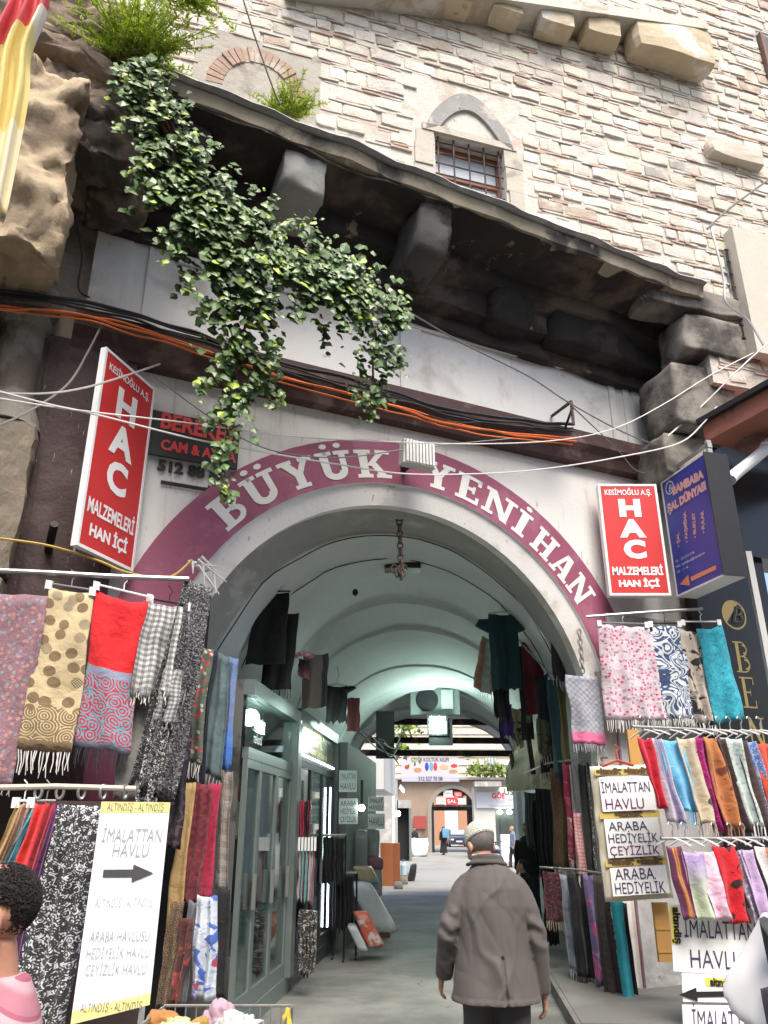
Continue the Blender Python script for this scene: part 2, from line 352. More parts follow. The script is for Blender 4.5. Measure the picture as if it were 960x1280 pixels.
M_mortar = mat('mortar', (.56, .52, .455), .95, .22, 6, 1.0, 22, patch=(.47, .41, .345), pscale=2.2, patch2=(.28, .245, .21), p2scale=4, p2lo=.64, p2hi=.7)
M_ground = mat('worn_concrete', (.12, .12, .108), .75, .16, 1.2, .35, 12, patch=(.17, .168, .155), pscale=.7, plo=.45, phi=.6, patch2=(.06, .058, .055), p2scale=1.6, p2lo=.68, p2hi=.74)
M_iron = mat('dark_iron', (.035, .03, .028), .6, .3, 8, .3, 30, metal=.5, patch=(.13, .07, .045), pscale=5)
M_steel = mat('dull_steel', (.42, .41, .39), .4, .15, 8, .1, 40, metal=.8, patch=(.2, .13, .09), pscale=6, plo=.6, phi=.7)
M_alu = mat('shopfront_frame', (.18, .215, .205), .4, .08, 4, .05, 40, metal=.35)
M_black = mat('black_metal', (.018, .018, .02), .45, .2, 6, .1, 30)
M_blackgloss = mat('black_panel', (.012, .012, .014), .22, .2, 4, .02, 30)
M_gold = mat('gold_letter', (.42, .31, .12), .4, .1, 6, .05, 30, metal=.5)
M_rust = mat('rust_canopy', (.27, .1, .07), .7, .25, 4, .3, 20, patch=(.13, .06, .045), pscale=2.5)
M_whiteplastic = mat('white_plastic', (.75, .75, .74), .35, .04, 5, .03, 30)
M_greyplastic = mat('grey_plastic', (.5, .5, .49), .45, .06, 5, .05, 30)
M_wood = mat('brown_wood', (.19, .085, .045), .6, .3, 3, .2, 20, patch=(.26, .13, .07), pscale=2)
M_pinewood = mat('yellow_wood', (.5, .27, .08), .55, .15, 3, .15, 20)
M_paper = mat('white_paper', (.8, .8, .78), .6, .03, 3, .12, 9)
M_glass = glassmat('shop_glass')
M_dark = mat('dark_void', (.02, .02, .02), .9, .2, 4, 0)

# ------------------------------------------------------------------ ground and sky setting
g = MB(); g.add([(-150, -60, 0), (150, -60, 0), (150, 240, 0), (-150, 240, 0)], [(0, 1, 2, 3)])
gm = NT('passage_concrete'); v = gm.coord()
n1 = gm.noise(v, .8, 8, .65); base = gm.mix(gm.ramp(n1, .35, .65), (.085, .088, .078), (.19, .19, .175))
base = gm.mix(gm.ramp(gm.noise(v, 2.2, 8, .7, .4), .62, .74), base, (.075, .073, .068))
base = gm.mix(gm.ramp(gm.noise(v, 5, 8, .7), .66, .72), base, (.21, .205, .19))
vc = gm.n('TexVoronoi', feature='DISTANCE_TO_EDGE'); mpn = gm.n('MixRGB', blend_type='ADD'); gm.set(mpn.inputs[0], .35); gm.set(mpn.inputs[1], v)
nz = gm.n('TexNoise'); gm.set(nz.inputs['Vector'], v); nz.inputs['Scale'].default_value = 2; gm.set(mpn.inputs[2], nz.outputs['Color']); gm.set(vc.inputs['Vector'], mpn.outputs[0]); vc.inputs['Scale'].default_value = .55
crack = gm.math('MULTIPLY', gm.math('LESS_THAN', vc.outputs['Distance'], .004), gm.ramp(gm.noise(v, .9, 3), .5, .56)); base = gm.mix(gm.math('MULTIPLY', crack, .85), base, (.03, .03, .028))
nb = gm.bump(gm.noise(v, 14, 8, .7), .35, .02); gm.fin(base, .62, 0, nb, .4)
structure('ground', g, gm.m)
k = MB(); k.tbox(.95, 2.6, 7.9, 30, 0.004, .12); k.tbox(.90, .948, 7.9, 30, .004, .115)
structure('pavement', k, M_ground)
yard = MB(); yard.tbox(-14, 14, 22.6, 100, .002, .006)
M_yard = mat('pale_yard_concrete', (.25, .245, .225), .85, .12, .7, .3, 10, patch=(.19, .185, .17), pscale=.5, patch2=(.12, .115, .105), p2scale=1.2, p2lo=.66, p2hi=.72)
structure('courtyard_ground', yard, M_yard)

# ------------------------------------------------------------------ the han: lower facade
han = thing('han_building', 'old stone and brick trading hall with purple lettered archway', 'building', FL(0, 0, 0))
AC, AZ = .13, 2.63
RO, RI, RW = 3.13, 2.61, 2.37
def arc(R_, off, n=48, a0=0.0, a1=180.0): return [FL(AC + R_ * cos(R(a1 + (a0 - a1) * i / n)), off, AZ + R_ * sin(R(a1 + (a0 - a1) * i / n))) for i in range(n + 1)]
def strip(mb, A, B):
    n = len(A); mb.add(list(A) + list(B), [(i, i + 1, n + i + 1, n + i) for i in range(n - 1)])
def legs(P, off): return [Vector((P[0].x, P[0].y, 0))] + P + [Vector((P[-1].x, P[-1].y, 0))]
b = MB()
A, B, Cc = legs(arc(RO, .03), 0), legs(arc(RI, .03), 0), legs(arc(RO, -.02), 0)
strip(b, A, B); strip(b, A, Cc)
band = obj('arch_band', b, M_purple, han)
b = MB(); A, B = legs(arc(RI, .028), 0), legs(arc(RI - .02, .0), 0); strip(b, A, B); D = legs(arc(RW, -.045), 0); strip(b, B, D); D2 = legs(arc(RW, -.16), 0); strip(b, D, D2)
obj('arch_reveal', b, M_reveal, han)
# white spandrel around the band
b = MB(); us = [-2.95 + i * (4.12 + 2.95) / 70 for i in range(71)]
lo = [FL(u, 0, (AZ + math.sqrt(max(0, (RO - .02) ** 2 - (u - AC) ** 2)) if abs(u - AC) < RO - .02 else 2.4)) for u in us]
tz = lambda u: 5.98 - .0 * u - (max(0, (-2.0 - u)) ** 2 * .35)
strip(b, lo, [FL(u, 0, 6.0) for u in us])
obj('spandrel', b, M_plaster, han)
b = MB(); b.fbox(4.12, 4.75, -.4, .10, 0, 6.1); b.fbox(4.18, 4.68, .1, .13, .3, 5.9)
obj('pilaster', b, M_maroon, han)
b = MB(); b.fbox(-3.78, -2.95, -.4, .10, 0, 6.1); b.fbox(-3.68, -3.05, .1, .125, .3, 6.0)
obj('pilaster', b, M_maroon, han)
b = MB(); b.fbox(2.76, 4.12, -.30, .06, 0, 4.05)
M_pier = mat('pier_plaster', (.36, .35, .335), .85, .2, 2.5, .6, 10, patch=(.52, .51, .49), pscale=1.4, plo=.45, phi=.6, patch2=(.16, .15, .14), p2scale=3, p2lo=.64, p2hi=.72)
obj('pier', b, M_pier, han)
b = MB(); b.prism([FL(-3.6, 0, 5.97), FL(-3.6, .12, 5.99), FL(-3.6, .16, 6.12), FL(-3.6, .24, 6.2), FL(-3.6, .26, 6.36), FL(-3.6, 0, 6.4)], FU * 8.3)
obj('cornice', b, M_cornice, han)
b = MB(); b.fbox(-3.52, 4.3, -.3, .05, 6.4, 7.5)
for u0, u1 in ((-3.52, -3.15), (-2.98, -2.94), (.02, .3), (3.2, 3.3), (3.45, 3.55), (3.62, 4.3)): b.fbox(u0, u1, .052, .075, 6.42, 7.47)
b.fbox(-2.7, 3.2, .052, .085, 7.36, 7.47)
obj('frieze', b, mat('frieze_plaster', (.66, .65, .62), .85, .07, 2.5, .3, 18, patch=(.47, .44, .39), pscale=1.6, plo=.5, phi=.72, patch2=(.28, .25, .22), p2scale=3.5, p2lo=.62, p2hi=.72, streak=(.57, .555, .52), drip=(.5, .47, .43)), han)
# sooty cove and consoles under the ledge
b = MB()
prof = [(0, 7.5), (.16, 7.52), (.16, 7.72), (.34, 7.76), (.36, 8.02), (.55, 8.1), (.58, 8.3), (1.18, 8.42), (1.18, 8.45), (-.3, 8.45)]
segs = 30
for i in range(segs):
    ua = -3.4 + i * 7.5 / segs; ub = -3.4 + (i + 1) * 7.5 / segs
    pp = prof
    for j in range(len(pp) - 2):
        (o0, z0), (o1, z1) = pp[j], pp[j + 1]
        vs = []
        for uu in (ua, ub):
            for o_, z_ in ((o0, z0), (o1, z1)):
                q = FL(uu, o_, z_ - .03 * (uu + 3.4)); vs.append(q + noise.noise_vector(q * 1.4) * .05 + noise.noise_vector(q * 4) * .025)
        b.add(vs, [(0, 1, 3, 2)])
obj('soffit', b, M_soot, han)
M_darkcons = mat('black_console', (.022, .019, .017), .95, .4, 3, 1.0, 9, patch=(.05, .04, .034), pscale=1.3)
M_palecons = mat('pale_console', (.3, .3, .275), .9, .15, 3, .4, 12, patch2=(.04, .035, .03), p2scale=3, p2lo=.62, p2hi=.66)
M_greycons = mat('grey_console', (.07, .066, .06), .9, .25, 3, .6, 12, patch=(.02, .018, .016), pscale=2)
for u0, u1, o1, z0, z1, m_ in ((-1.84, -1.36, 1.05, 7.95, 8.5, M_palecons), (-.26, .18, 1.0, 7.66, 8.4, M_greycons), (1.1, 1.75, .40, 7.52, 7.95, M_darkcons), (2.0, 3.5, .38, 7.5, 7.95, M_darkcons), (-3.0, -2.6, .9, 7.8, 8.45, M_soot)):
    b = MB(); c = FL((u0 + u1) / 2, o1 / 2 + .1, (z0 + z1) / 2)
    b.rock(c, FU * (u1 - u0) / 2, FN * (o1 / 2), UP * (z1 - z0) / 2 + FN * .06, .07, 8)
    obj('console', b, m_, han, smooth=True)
# the projecting ledge slab: fascia and broken slate top edge
def lz(u): return 8.63 - .037 * (u + 3.05) + .02 * noise.noise(Vector((u * 1.3, 3, 1)))
b = MB(); t = MB(); N = 60
ring = []; top = []
for i in range(N + 1):
    u = -3.1 + 7.05 * i / N; z = lz(u); j = noise.noise(Vector((u * 3, 0, 7))) * .04; j2 = noise.noise(Vector((u * 2.2, 5, 2))) * .03
    ring.append([FL(u, .9, z - .17 - .05), FL(u, 1.22 + j2, z - .17 + j), FL(u, 1.25 + j2, z - .02), FL(u, .9, z)])
    top.append([FL(u, 1.27 + j, z - .015), FL(u, 1.33 + j + j2, z + .0 + j2 * .4), FL(u, 1.31 + j + j2, z + .035), FL(u, -.2, z + .34)])
for mb_, S in ((b, ring), (t, top)):
    vs = [p for r_ in S for p in r_]
    fs = [(i * 4 + k_, (i + 1) * 4 + k_, (i + 1) * 4 + (k_ + 1) % 4, i * 4 + (k_ + 1) % 4) for i in range(N) for k_ in range(4)] + [(0, 1, 2, 3), (N * 4 + 3, N * 4 + 2, N * 4 + 1, N * 4)]
    mb_.add(vs, fs)
ledge = obj('ledge', b, M_fascia, han); obj('ledge_capping', t, M_slate, ledge)
# stone work at both ends
def chip(vs):          # chipped, layered stone faces
    out = []
    for p in vs:
        r_ = 1 - abs(noise.noise(p * 3.1)) * 2; l_ = noise.noise(Vector((p.x * 1.5, p.y * 1.5, p.z * 9)))
        out.append(p + noise.noise_vector(p * 13) * .022 + noise.noise_vector(p * 31) * .012 + FN * (.05 * max(0, r_) ** 3 * -1 + .03 * l_))
    return out
b = MB(); b.rock(FL(-4.45, .55, 7.25), FU * .62, FN * .68, UP * .95 + FN * .12, .12, 36, .04); b.rock(FL(-4.9, .7, 5.9), FU * .55, FN * .55, UP * .45, .11, 24); b.v = chip(b.v)
obj('corbel_stone', b, M_yellowstone, han, smooth=True)
b = MB(); b.rock(FL(-3.75, .35, 8.15), FU * .55, FN * .8, UP * .55, .11, 28); b.rock(FL(-3.4, .3, 7.8), FU * .3, FN * .3, UP * .3, .08, 12); b.rock(FL(-5.0, .55, 8.9), FU * 1.6, FN * .75, UP * .5, .13, 36); b.v = chip(b.v)
obj('corbel_stone', b, mat('brown_stone', (.22, .165, .12), .95, .3, 2, .9, 8, patch=(.07, .06, .05), pscale=1.0, patch2=(.3, .22, .18), p2scale=2.4, p2lo=.6, p2hi=.68), han, smooth=True)
b = MB(); b.fbox(-9, -3.78, -.4, -.02, 0, 9); b.fbox(-3.78, 4.6, -.75, -.42, 6.0, 9.2); b.fbox(-3.78, -3.3, -.42, -.02, 6.1, 9)
for i in range(26):
    z = .3 + i % 9 * .62; u = -8 + (i // 9) * 1.5 + random.uniform(-.2, .2); b.rock(FL(u, 0, z), FU * random.uniform(.5, .75), FN * .12, UP * .29, .06, 6)
obj('rubble_wall', b, M_stone, han)
b = MB(); rs = []
for z, r_ in ((5.0, .3), (5.12, .27), (5.3, .2), (6.05, .19), (6.12, .25), (6.2, .22), (6.28, .28), (6.42, .3), (6.5, .26)): rs.append((FL(-4.02, .12, z), FU * r_, FN * r_))
b.loft(rs, 24); obj('stone_column', b, mat('column_stone', (.24, .225, .195), .9, .25, 3, .7, 12, patch=(.13, .11, .09), pscale=1.4, patch2=(.32, .31, .285), p2scale=2, p2lo=.58, p2hi=.64), han, smooth=False)
b = MB(); b.rock(FL(-4.08, .1, 4.3), FU * .34, FN * .3, UP * .75, .06, 12); b.rock(FL(-4.6, .05, 4.9), FU * .3, FN * .25, UP * 1.3, .09, 12); b.rock(FL(-4.1, .1, 3.0), FU * .36, FN * .32, UP * .6, .06, 10); obj('pier_stone', b, mat('pitted_stone', (.225, .19, .145), .95, .3, 3, 1.0, 12, patch=(.14, .12, .1), pscale=1.6, patch2=(.3, .2, .16), p2scale=2.2, p2lo=.58, p2hi=.66), han)

# ------------------------------------------------------------------ upper storey: banded stone and brick
WA = FL(3.9, 1.1, 0); WH = 73.0; WU = hd(WH); WN = hd(WH + 90)
def WL(a, off, z): return WA + WU * a + WN * off + UP * z
def wv(x, y, off=0.0): return hitp(x, y, WA + WN * off, WN)
def az(p): return (p - WA).dot(WU), p.z
def wbx(mb, a0, a1, o0, o1, z0, z1): return mb.box(WL((a0 + a1) / 2, (o0 + o1) / 2, (z0 + z1) / 2), WU * (a1 - a0) / 2, WN * (o1 - o0) / 2, UP * (z1 - z0) / 2)
wa0, wz_lint = az(wv(540, 165)); wa1, _ = az(wv(634, 200)); _, wz_arch = az(wv(583, 118))
la, lzb = az(wv(322, 108)); lhw = 0.42; _, lzt = az(wv(318, 78)); la2 = la
wz_sill = wz_lint - 1.25
ST, BR, MO = MB(), MB(), MB()
def hole(a0, a1, z0, z1):
    if a1 > wa0 - .18 and a0 < wa1 + .18 and z1 > wz_sill - .1 and z0 < wz_arch + .12: return True
    if a1 > la - .72 and a0 < la + .72 and z0 < lzt + .28: return True
    return False
# mortar backing with the window opening left out
def backing(a0, a1, z0, z1): wbx(MO, a0, a1, -.5, -.012, z0, z1)
ax0, ax1 = wa0 + .04, wa1 - .04
backing(-9, ax0, 8.5, 17.5); backing(ax1, .12, 8.5, 17.5); backing(.12, 9, 8.1, 17.5); backing(ax0, ax1, 8.5, wz_sill); backing(ax0, ax1, wz_lint, 17.5); backing(.12, 9, 7.0, 8.1)
z = 7.05; row = 0
while z < 16.6:
    hs = random.uniform(.15, .2); hb = .047
    a = -8.6 + random.uniform(0, .4) if z > 8.45 else .2 + random.uniform(0, .2)
    while a < 8:
        L = random.uniform(.24, .56) if random.random() < .8 else random.uniform(.18, .3)
        dz = .03 * noise.noise(Vector((a * .5, row * 3.1, 0)))
        if not hole(a, a + L, z, z + hs) and random.random() < .95:
            t_ = random.random(); w_ = random.uniform(.78, 1.1); ST.cc = (w_, w_ * random.uniform(.94, 1.0), w_ * random.uniform(.84, .99))
            if t_ < .05: ST.cc = (.62, .53, .46)
            elif t_ < .08: ST.cc = (.5, .49, .48)
            ST.rock(WL(a + L / 2, -.052 + random.uniform(-.007, .007), z + hs / 2 + dz), WU * (L / 2 - random.uniform(.004, .014)) + UP * random.uniform(-.004, .004), WN * .06, UP * (hs / 2 - .001 - random.uniform(0, .012)), .024, 5, .05)
        a += L
    zz = z + hs
    for r_ in range(2):
        a = -8.6 + random.uniform(0, .3) if z > 8.45 else .2 + random.uniform(0, .2)
        while a < 8:
            L = random.uniform(.2, .34)
            if not hole(a, a + L, zz, zz + .05) and random.random() < .95:
                w_ = random.uniform(.7, 1.2); BR.cc = (w_, w_ * random.uniform(.9, 1), w_ * random.uniform(.85, 1.05))
                dz = .03 * noise.noise(Vector((a * .5, row * 3.1, 0)))
                o_ = random.uniform(-.034, .004); c = WL(a + L / 2, -.03 + o_, zz + hb / 2 + dz + random.uniform(-.006, .006))
                BR.box(c, WU * (L / 2 - .004) + UP * random.uniform(-.006, .006), WN * .045, UP * (hb / 2 - .009))
            a += L
        zz += hb
    z = zz + .004; row += 1
uw = obj('upper_wall', MO, M_mortar, han)
obj('stone_courses', ST, M_upstone, uw, smooth=False); obj('brick_courses', BR, M_upbrick, uw)
# arched window with red-brown sash and iron grille
win = MB(); wc = (wa0 + wa1) / 2; ww = wa1 - wa0
for a0, a1 in ((wa0 - .2, wa0), (wa1, wa1 + .2)):
    z = wz_sill - .1
    while z < wz_lint - .02:
        h_ = random.uniform(.3, .45); h_ = min(h_, wz_lint - z); wbx(win, a0 - random.uniform(0, .05), a1 + random.uniform(0, .02), -.3, .015 + random.uniform(-.01, .01), z + .006, z + h_ - .006); z += h_
wbx(win, wa0 - .14, wa1 + .14, -.3, .03, wz_lint + .003, wz_lint + .11)
wf = obj('window', win, mat('window_stone', (.45, .41, .34), .9, .2, 3, .7, 12, patch=(.3, .27, .22), pscale=2), han)
# pointed relieving arch of grey voussoirs, white tympanum
arcv = MB(); zs = wz_lint + .115; hr = wz_arch - zs - .12; n = 18; inner = []; outer = []
for i in range(n + 1):
    q = -1 + 2 * i / n; zc = (1 - abs(q) ** 1.9) * (1 - .0 * q)
    inner.append((wc + q * ww * .40, zs + hr * .68 * zc)); outer.append((wc + q * (ww * .5 + .10), zs - .12 * (abs(q) > .99) + (hr + .10) * zc))
vs = [WL(a, o_, z) for o_ in (-.15, .03) for a, z in inner + outer]; k_ = n + 1
fs = []
for i in range(n):
    fs += [(2 * k_ + i, 2 * k_ + i + 1, 3 * k_ + i + 1, 3 * k_ + i), (i, 2 * k_ + i, 2 * k_ + i + 1, i + 1), (k_ + i, k_ + i + 1, 3 * k_ + i + 1, 3 * k_ + i)]
arcv.add(vs, fs)
obj('relieving_arch', arcv, mat('voussoir_stone', (.27, .26, .245), .9, .3, 4, .8, 12, patch=(.42, .39, .34), pscale=2.5, patch2=(.1, .1, .095), p2scale=4, p2lo=.62, p2hi=.68), wf)
ty = MB(); ty.prism([WL(a, -.09, z) for a, z in inner], WN * .05); obj('tympanum', ty, M_plaster, wf)
sash = MB(); d0, d1 = -.26, -.2
for a0, a1, z0, z1 in ((wa0, wa0 + .07, wz_sill, wz_lint), (wa1 - .07, wa1, wz_sill, wz_lint), (wa0 + .07, wa1 - .07, wz_lint - .08, wz_lint), (wa0 + .07, wa1 - .07, wz_lint - .52, wz_lint - .45), (wa0 + .07, wa1 - .07, wz_sill, wz_sill + .08)): wbx(sash, a0, a1, d0, d1, z0, z1)
obj('sash', sash, mat('sash_wood', (.25, .1, .06), .6, .2, 4, .1, 20), wf)
pn = MB(); wbx(pn, wa0 + .07, wa1 - .07, -.25, -.24, wz_sill + .08, wz_lint - .08); obj('pane', pn, mat('window_pane', (.62, .66, .7), .15, .1, 2, 0), wf)
gr = MB()
for i in range(5): a = wa0 + .1 + (ww - .2) * i / 4; gr.tube([WL(a, -.05, wz_sill), WL(a, -.05, wz_lint)], .012, 6)
for i in range(7): z = wz_sill + .1 + i * .18; gr.tube([WL(wa0, -.065, z), WL(wa1, -.065, z)], .011, 6)
obj('grille', gr, M_iron, wf)
# low brick lunette at left, cut by the ledge
lu = MB(); n = 22
for i in range(n):
    t0, t1 = pi * (i + .08) / n, pi * (i + .92) / n
    pts = [(la + rr * cos(t) * k2, lzb - .12 + rr * sin(t) * (lzt - lzb + .12) / .42 * 1.0) for rr, t, k2 in ((.42, t0, 1), (.62, t0, 1), (.62, t1, 1), (.42, t1, 1))]
    lu.prism([WL(a, -.1, z) for a, z in pts], WN * random.uniform(.105, .13))
lw = obj('blind_window', lu, mat('lunette_brick', (.34, .235, .18), .9, .3, 6, .6, 20, patch=(.42, .36, .29), pscale=3), han)
fl = MB(); fl.prism([WL(la + .42 * cos(pi * i / n), -.1, lzb - .12 + (lzt - lzb + .12) * sin(pi * i / n)) for i in range(n + 1)], WN * .03)
obj('lunette_fill', fl, mat('lunette_board', (.2, .17, .155), .8, .1, 3, .2, 20), lw)
so = MB(); wbx(so, la - .78, la + .78, -.012, .0, lzb - .5, lzt + .4); obj('lunette_plaster', so, mat('weathered_render', (.36, .33, .28), .95, .25, 3, .9, 10, patch=(.24, .21, .18), pscale=2), lw)
# corbel table at the top
def cb(x0, y0, x1, y1, dep, nm='corbel'):
    a0, zt = az(wv(x0, y0)); a1, _ = az(wv(x1, y0)); _, zb = az(wv((x0 + x1) / 2, y1))
    q = MB(); q.rock(WL((a0 + a1) / 2, dep / 2, (zt + zb) / 2), WU * abs(a1 - a0) / 2, WN * dep / 2, UP * (zt - zb) / 2, .03, 4)
    obj(nm, q, mat('corbel_yellow', (.45, .37, .25), .9, .2, 3, .7, 10, patch=(.55, .52, .46), pscale=1.6, patch2=(.27, .2, .13), p2scale=3, p2lo=.62, p2hi=.7), han)
for q in ((487, -14, 520, 16, .35), (545, -8, 580, 28, .36), (603, 2, 640, 40, .36), (660, 14, 700, 54, .36), (716, 24, 757, 66, .36), (772, 38, 864, 92, .42)): cb(*q)
sl = MB(); a0, z0 = az(wv(500, -5, .3)); a1, z1 = az(wv(880, 48, .3)); c0, c1 = WL(a0 - 1.5, .2, z0 + .04 - 1.5 * (z1 - z0) / (a1 - a0)), WL(a1, .2, z1 + .04)
sl.box((c0 + c1) / 2 + UP * .12, (c1 - c0) / 2, WN * .22, UP * .1)
obj('string_course', sl, M_upstone if False else mat('string_stone', (.5, .47, .41), .9, .2, 3, .7, 10, patch=(.36, .3, .22), pscale=1.5), han)
# sooty strip below the corbels is weathered stone; right-hand big blocks
for (x0, y0, x1, y1, o0, o1, m_) in ((800, 352, 930, 385, -.35, .1, M_block), (850, 392, 935, 440, -.55, .06, M_block), (842, 446, 922, 520, -.8, -.1, M_block), (845, 525, 905, 575, -.9, -.3, M_block)):
    a0, zt = az(wv(x0, y0)); a1, _ = az(wv(x1, y0)); _, zb = az(wv((x0 + x1) / 2, y1 + 6)); q = MB()
    q.rock(WL((a0 + a1) / 2, (o0 + o1) / 2, (zt + zb) / 2), WU * (a1 - a0) / 2, WN * (o1 - o0) / 2, UP * (zt - zb) / 2, .05, 12, .025)
    obj('corner_block', q, m_, han, smooth=True)
q = MB(); a0, zt = az(wv(876, 172)); a1, _ = az(wv(945, 200)); _, zb = az(wv(905, 205)); q.rock(WL((a0 + a1) / 2, .05, (zt + zb) / 2 - .05), WU * (a1 - a0) / 2, WN * .12, UP * .16, .03, 4)
obj('corner_block', q, mat('beige_block', (.5, .44, .36), .9, .2, 3, .6, 10), han)
# grilled side window and stone surround at far right
q = MB(); a0, zt = az(wv(905, 315)); a1, zb = az(wv(925, 425)); 
wbx(q, a0 - .03, a1 + .25, -.02, .02, zb, zt); sw = obj('window', q, mat('side_pane', (.2, .22, .22), .4, .2, 3, 0), han)
q = MB(); wbx(q, a1 + .05, a1 + .75, -.1, .2, zb - .3, zt + .3); obj('window_surround', q, mat('beige_render', (.5, .45, .38), .9, .15, 3, .5, 10), sw)
q = MB()
for i in range(8): z = zb + (zt - zb) * i / 7; q.tube([WL(a0 - .03, .05, z), WL(a1 + .2, .05, z)], .012, 5)
for i in range(4): a = a0 + (a1 - a0 + .2) * i / 3; q.tube([WL(a, .05, zb), WL(a, .05, zt)], .012, 5)
obj('grille', q, M_iron, sw)
q = MB(); a0, zt = az(wv(945, 45)); _, zb = az(wv(945, 95)); wbx(q, a0, a0 + .9, .0, .04, zb, zt); f_ = obj('window', q, mat('dark_pane', (.08, .07, .065), .4, .2, 3, 0), han)
q = MB(); wbx(q, a0, a0 + .06, .04, .09, zb, zt); wbx(q, a0 + .35, a0 + .4, .04, .08, zb, zt); wbx(q, a0, a0 + .9, .04, .08, zb, zb + .06); obj('frame', q, mat('sash_wood2', (.15, .08, .055), .6, .2, 4, .1, 20), f_)

# ------------------------------------------------------------------ the vaulted passage
def sect(R_, d, zc=AZ, n=40, rz=None):
    pts = []; rz = rz or R_
    for i in range(n + 1):
        a = pi - pi * i / n; pts.append((AC + R_ * cos(a), zc + rz * sin(a)))
    pts = [(pts[0][0], 0)] + pts + [(pts[-1][0], 0)]
    return [FL(u, -.16, z) + TT * d for u, z in pts]
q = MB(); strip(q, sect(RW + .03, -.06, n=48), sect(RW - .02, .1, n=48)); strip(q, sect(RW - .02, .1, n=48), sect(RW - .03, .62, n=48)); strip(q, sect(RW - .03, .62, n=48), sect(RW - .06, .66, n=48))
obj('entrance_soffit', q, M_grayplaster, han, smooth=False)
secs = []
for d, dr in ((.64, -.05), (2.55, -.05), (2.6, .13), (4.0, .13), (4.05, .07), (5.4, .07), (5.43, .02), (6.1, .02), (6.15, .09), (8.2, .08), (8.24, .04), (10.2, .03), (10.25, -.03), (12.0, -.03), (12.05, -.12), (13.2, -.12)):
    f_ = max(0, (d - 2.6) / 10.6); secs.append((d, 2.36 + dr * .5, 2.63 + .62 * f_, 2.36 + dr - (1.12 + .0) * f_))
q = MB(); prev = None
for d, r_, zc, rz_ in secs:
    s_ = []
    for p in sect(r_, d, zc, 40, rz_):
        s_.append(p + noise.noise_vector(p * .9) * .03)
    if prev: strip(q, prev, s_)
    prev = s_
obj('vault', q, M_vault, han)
# end face of the passage towards the court, and its upper wall
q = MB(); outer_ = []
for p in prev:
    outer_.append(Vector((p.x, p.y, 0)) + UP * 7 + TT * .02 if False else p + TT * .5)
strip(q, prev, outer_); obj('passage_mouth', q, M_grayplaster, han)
# thin black cable lines that follow the vault
q = MB()
for d, r_, zc in ((.70, 2.305, 2.63), (1.6, 2.305, 2.63)):
    q.tube([p + noise.noise_vector(p * 2) * .035 for p in sect(r_, d, zc, 40)[5:-5]], .007, 5)
obj('vault_cable', q, mat('dull_cable', (.05, .05, .048), .95, .2, 5, 0, spec=.1), han)
q = MB()
q.ell(TL(-1.2, 9.3, 4.32), .035, .04, .045)
obj('damaged_patch', q, M_dark, han)
# dark jamb corner at left and black rough infill at right spring
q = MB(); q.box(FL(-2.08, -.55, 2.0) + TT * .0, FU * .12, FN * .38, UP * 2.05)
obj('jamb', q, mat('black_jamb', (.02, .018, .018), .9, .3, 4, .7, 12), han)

# the opposite side of the narrow street, behind the viewer
ob = thing('opposite_building', 'plain building on the opposite side of the narrow street', 'building', (2, -7, 0))
q = MB(); q.box((2, -9, 6), Vector((28, 6, 0)) * .9, Vector((-.4, 1.6, 0)), (0, 0, 6)); obj('wall', q, mat('opposite_render', (.3, .28, .25), .9, .1, 1, .2, 4), ob)
# ------------------------------------------------------------------ painted name round the arch (slab letters bent to the band)
def bar(x0, x1, y0, y1, n=4): 
    return [[(x0 + (x1 - x0) * i / n, y0), (x0 + (x1 - x0) * (i + 1) / n, y0), (x0 + (x1 - x0) * (i + 1) / n, y1), (x0 + (x1 - x0) * i / n, y1)] for i in range(n)]
def diag(x0, y0, x1, y1, w_, n=5):
    P = [(x0 + (x1 - x0) * i / n, y0 + (y1 - y0) * i / n) for i in range(n + 1)]
    return [[(P[i][0] - w_ / 2, P[i][1]), (P[i][0] + w_ / 2, P[i][1]), (P[i + 1][0] + w_ / 2, P[i + 1][1]), (P[i + 1][0] - w_ / 2, P[i + 1][1])] for i in range(n)]
def arcp(cx, cy, ro, ri, a0, a1, n=14, sx=1.0):
    o = []
    for i in range(n):
        t0, t1 = R(a0 + (a1 - a0) * i / n), R(a0 + (a1 - a0) * (i + 1) / n)
        o.append([(cx + ri * sx * cos(t0), cy + ri * sin(t0)), (cx + ro * sx * cos(t0), cy + ro * sin(t0)), (cx + ro * sx * cos(t1), cy + ro * sin(t1)), (cx + ri * sx * cos(t1), cy + ri * sin(t1))])
    return o
def dot(cx, cy, r_): return [[(cx + r_ * cos(2 * pi * i / 14), cy + r_ * sin(2 * pi * i / 14)) for i in range(14)]]
SF = .13
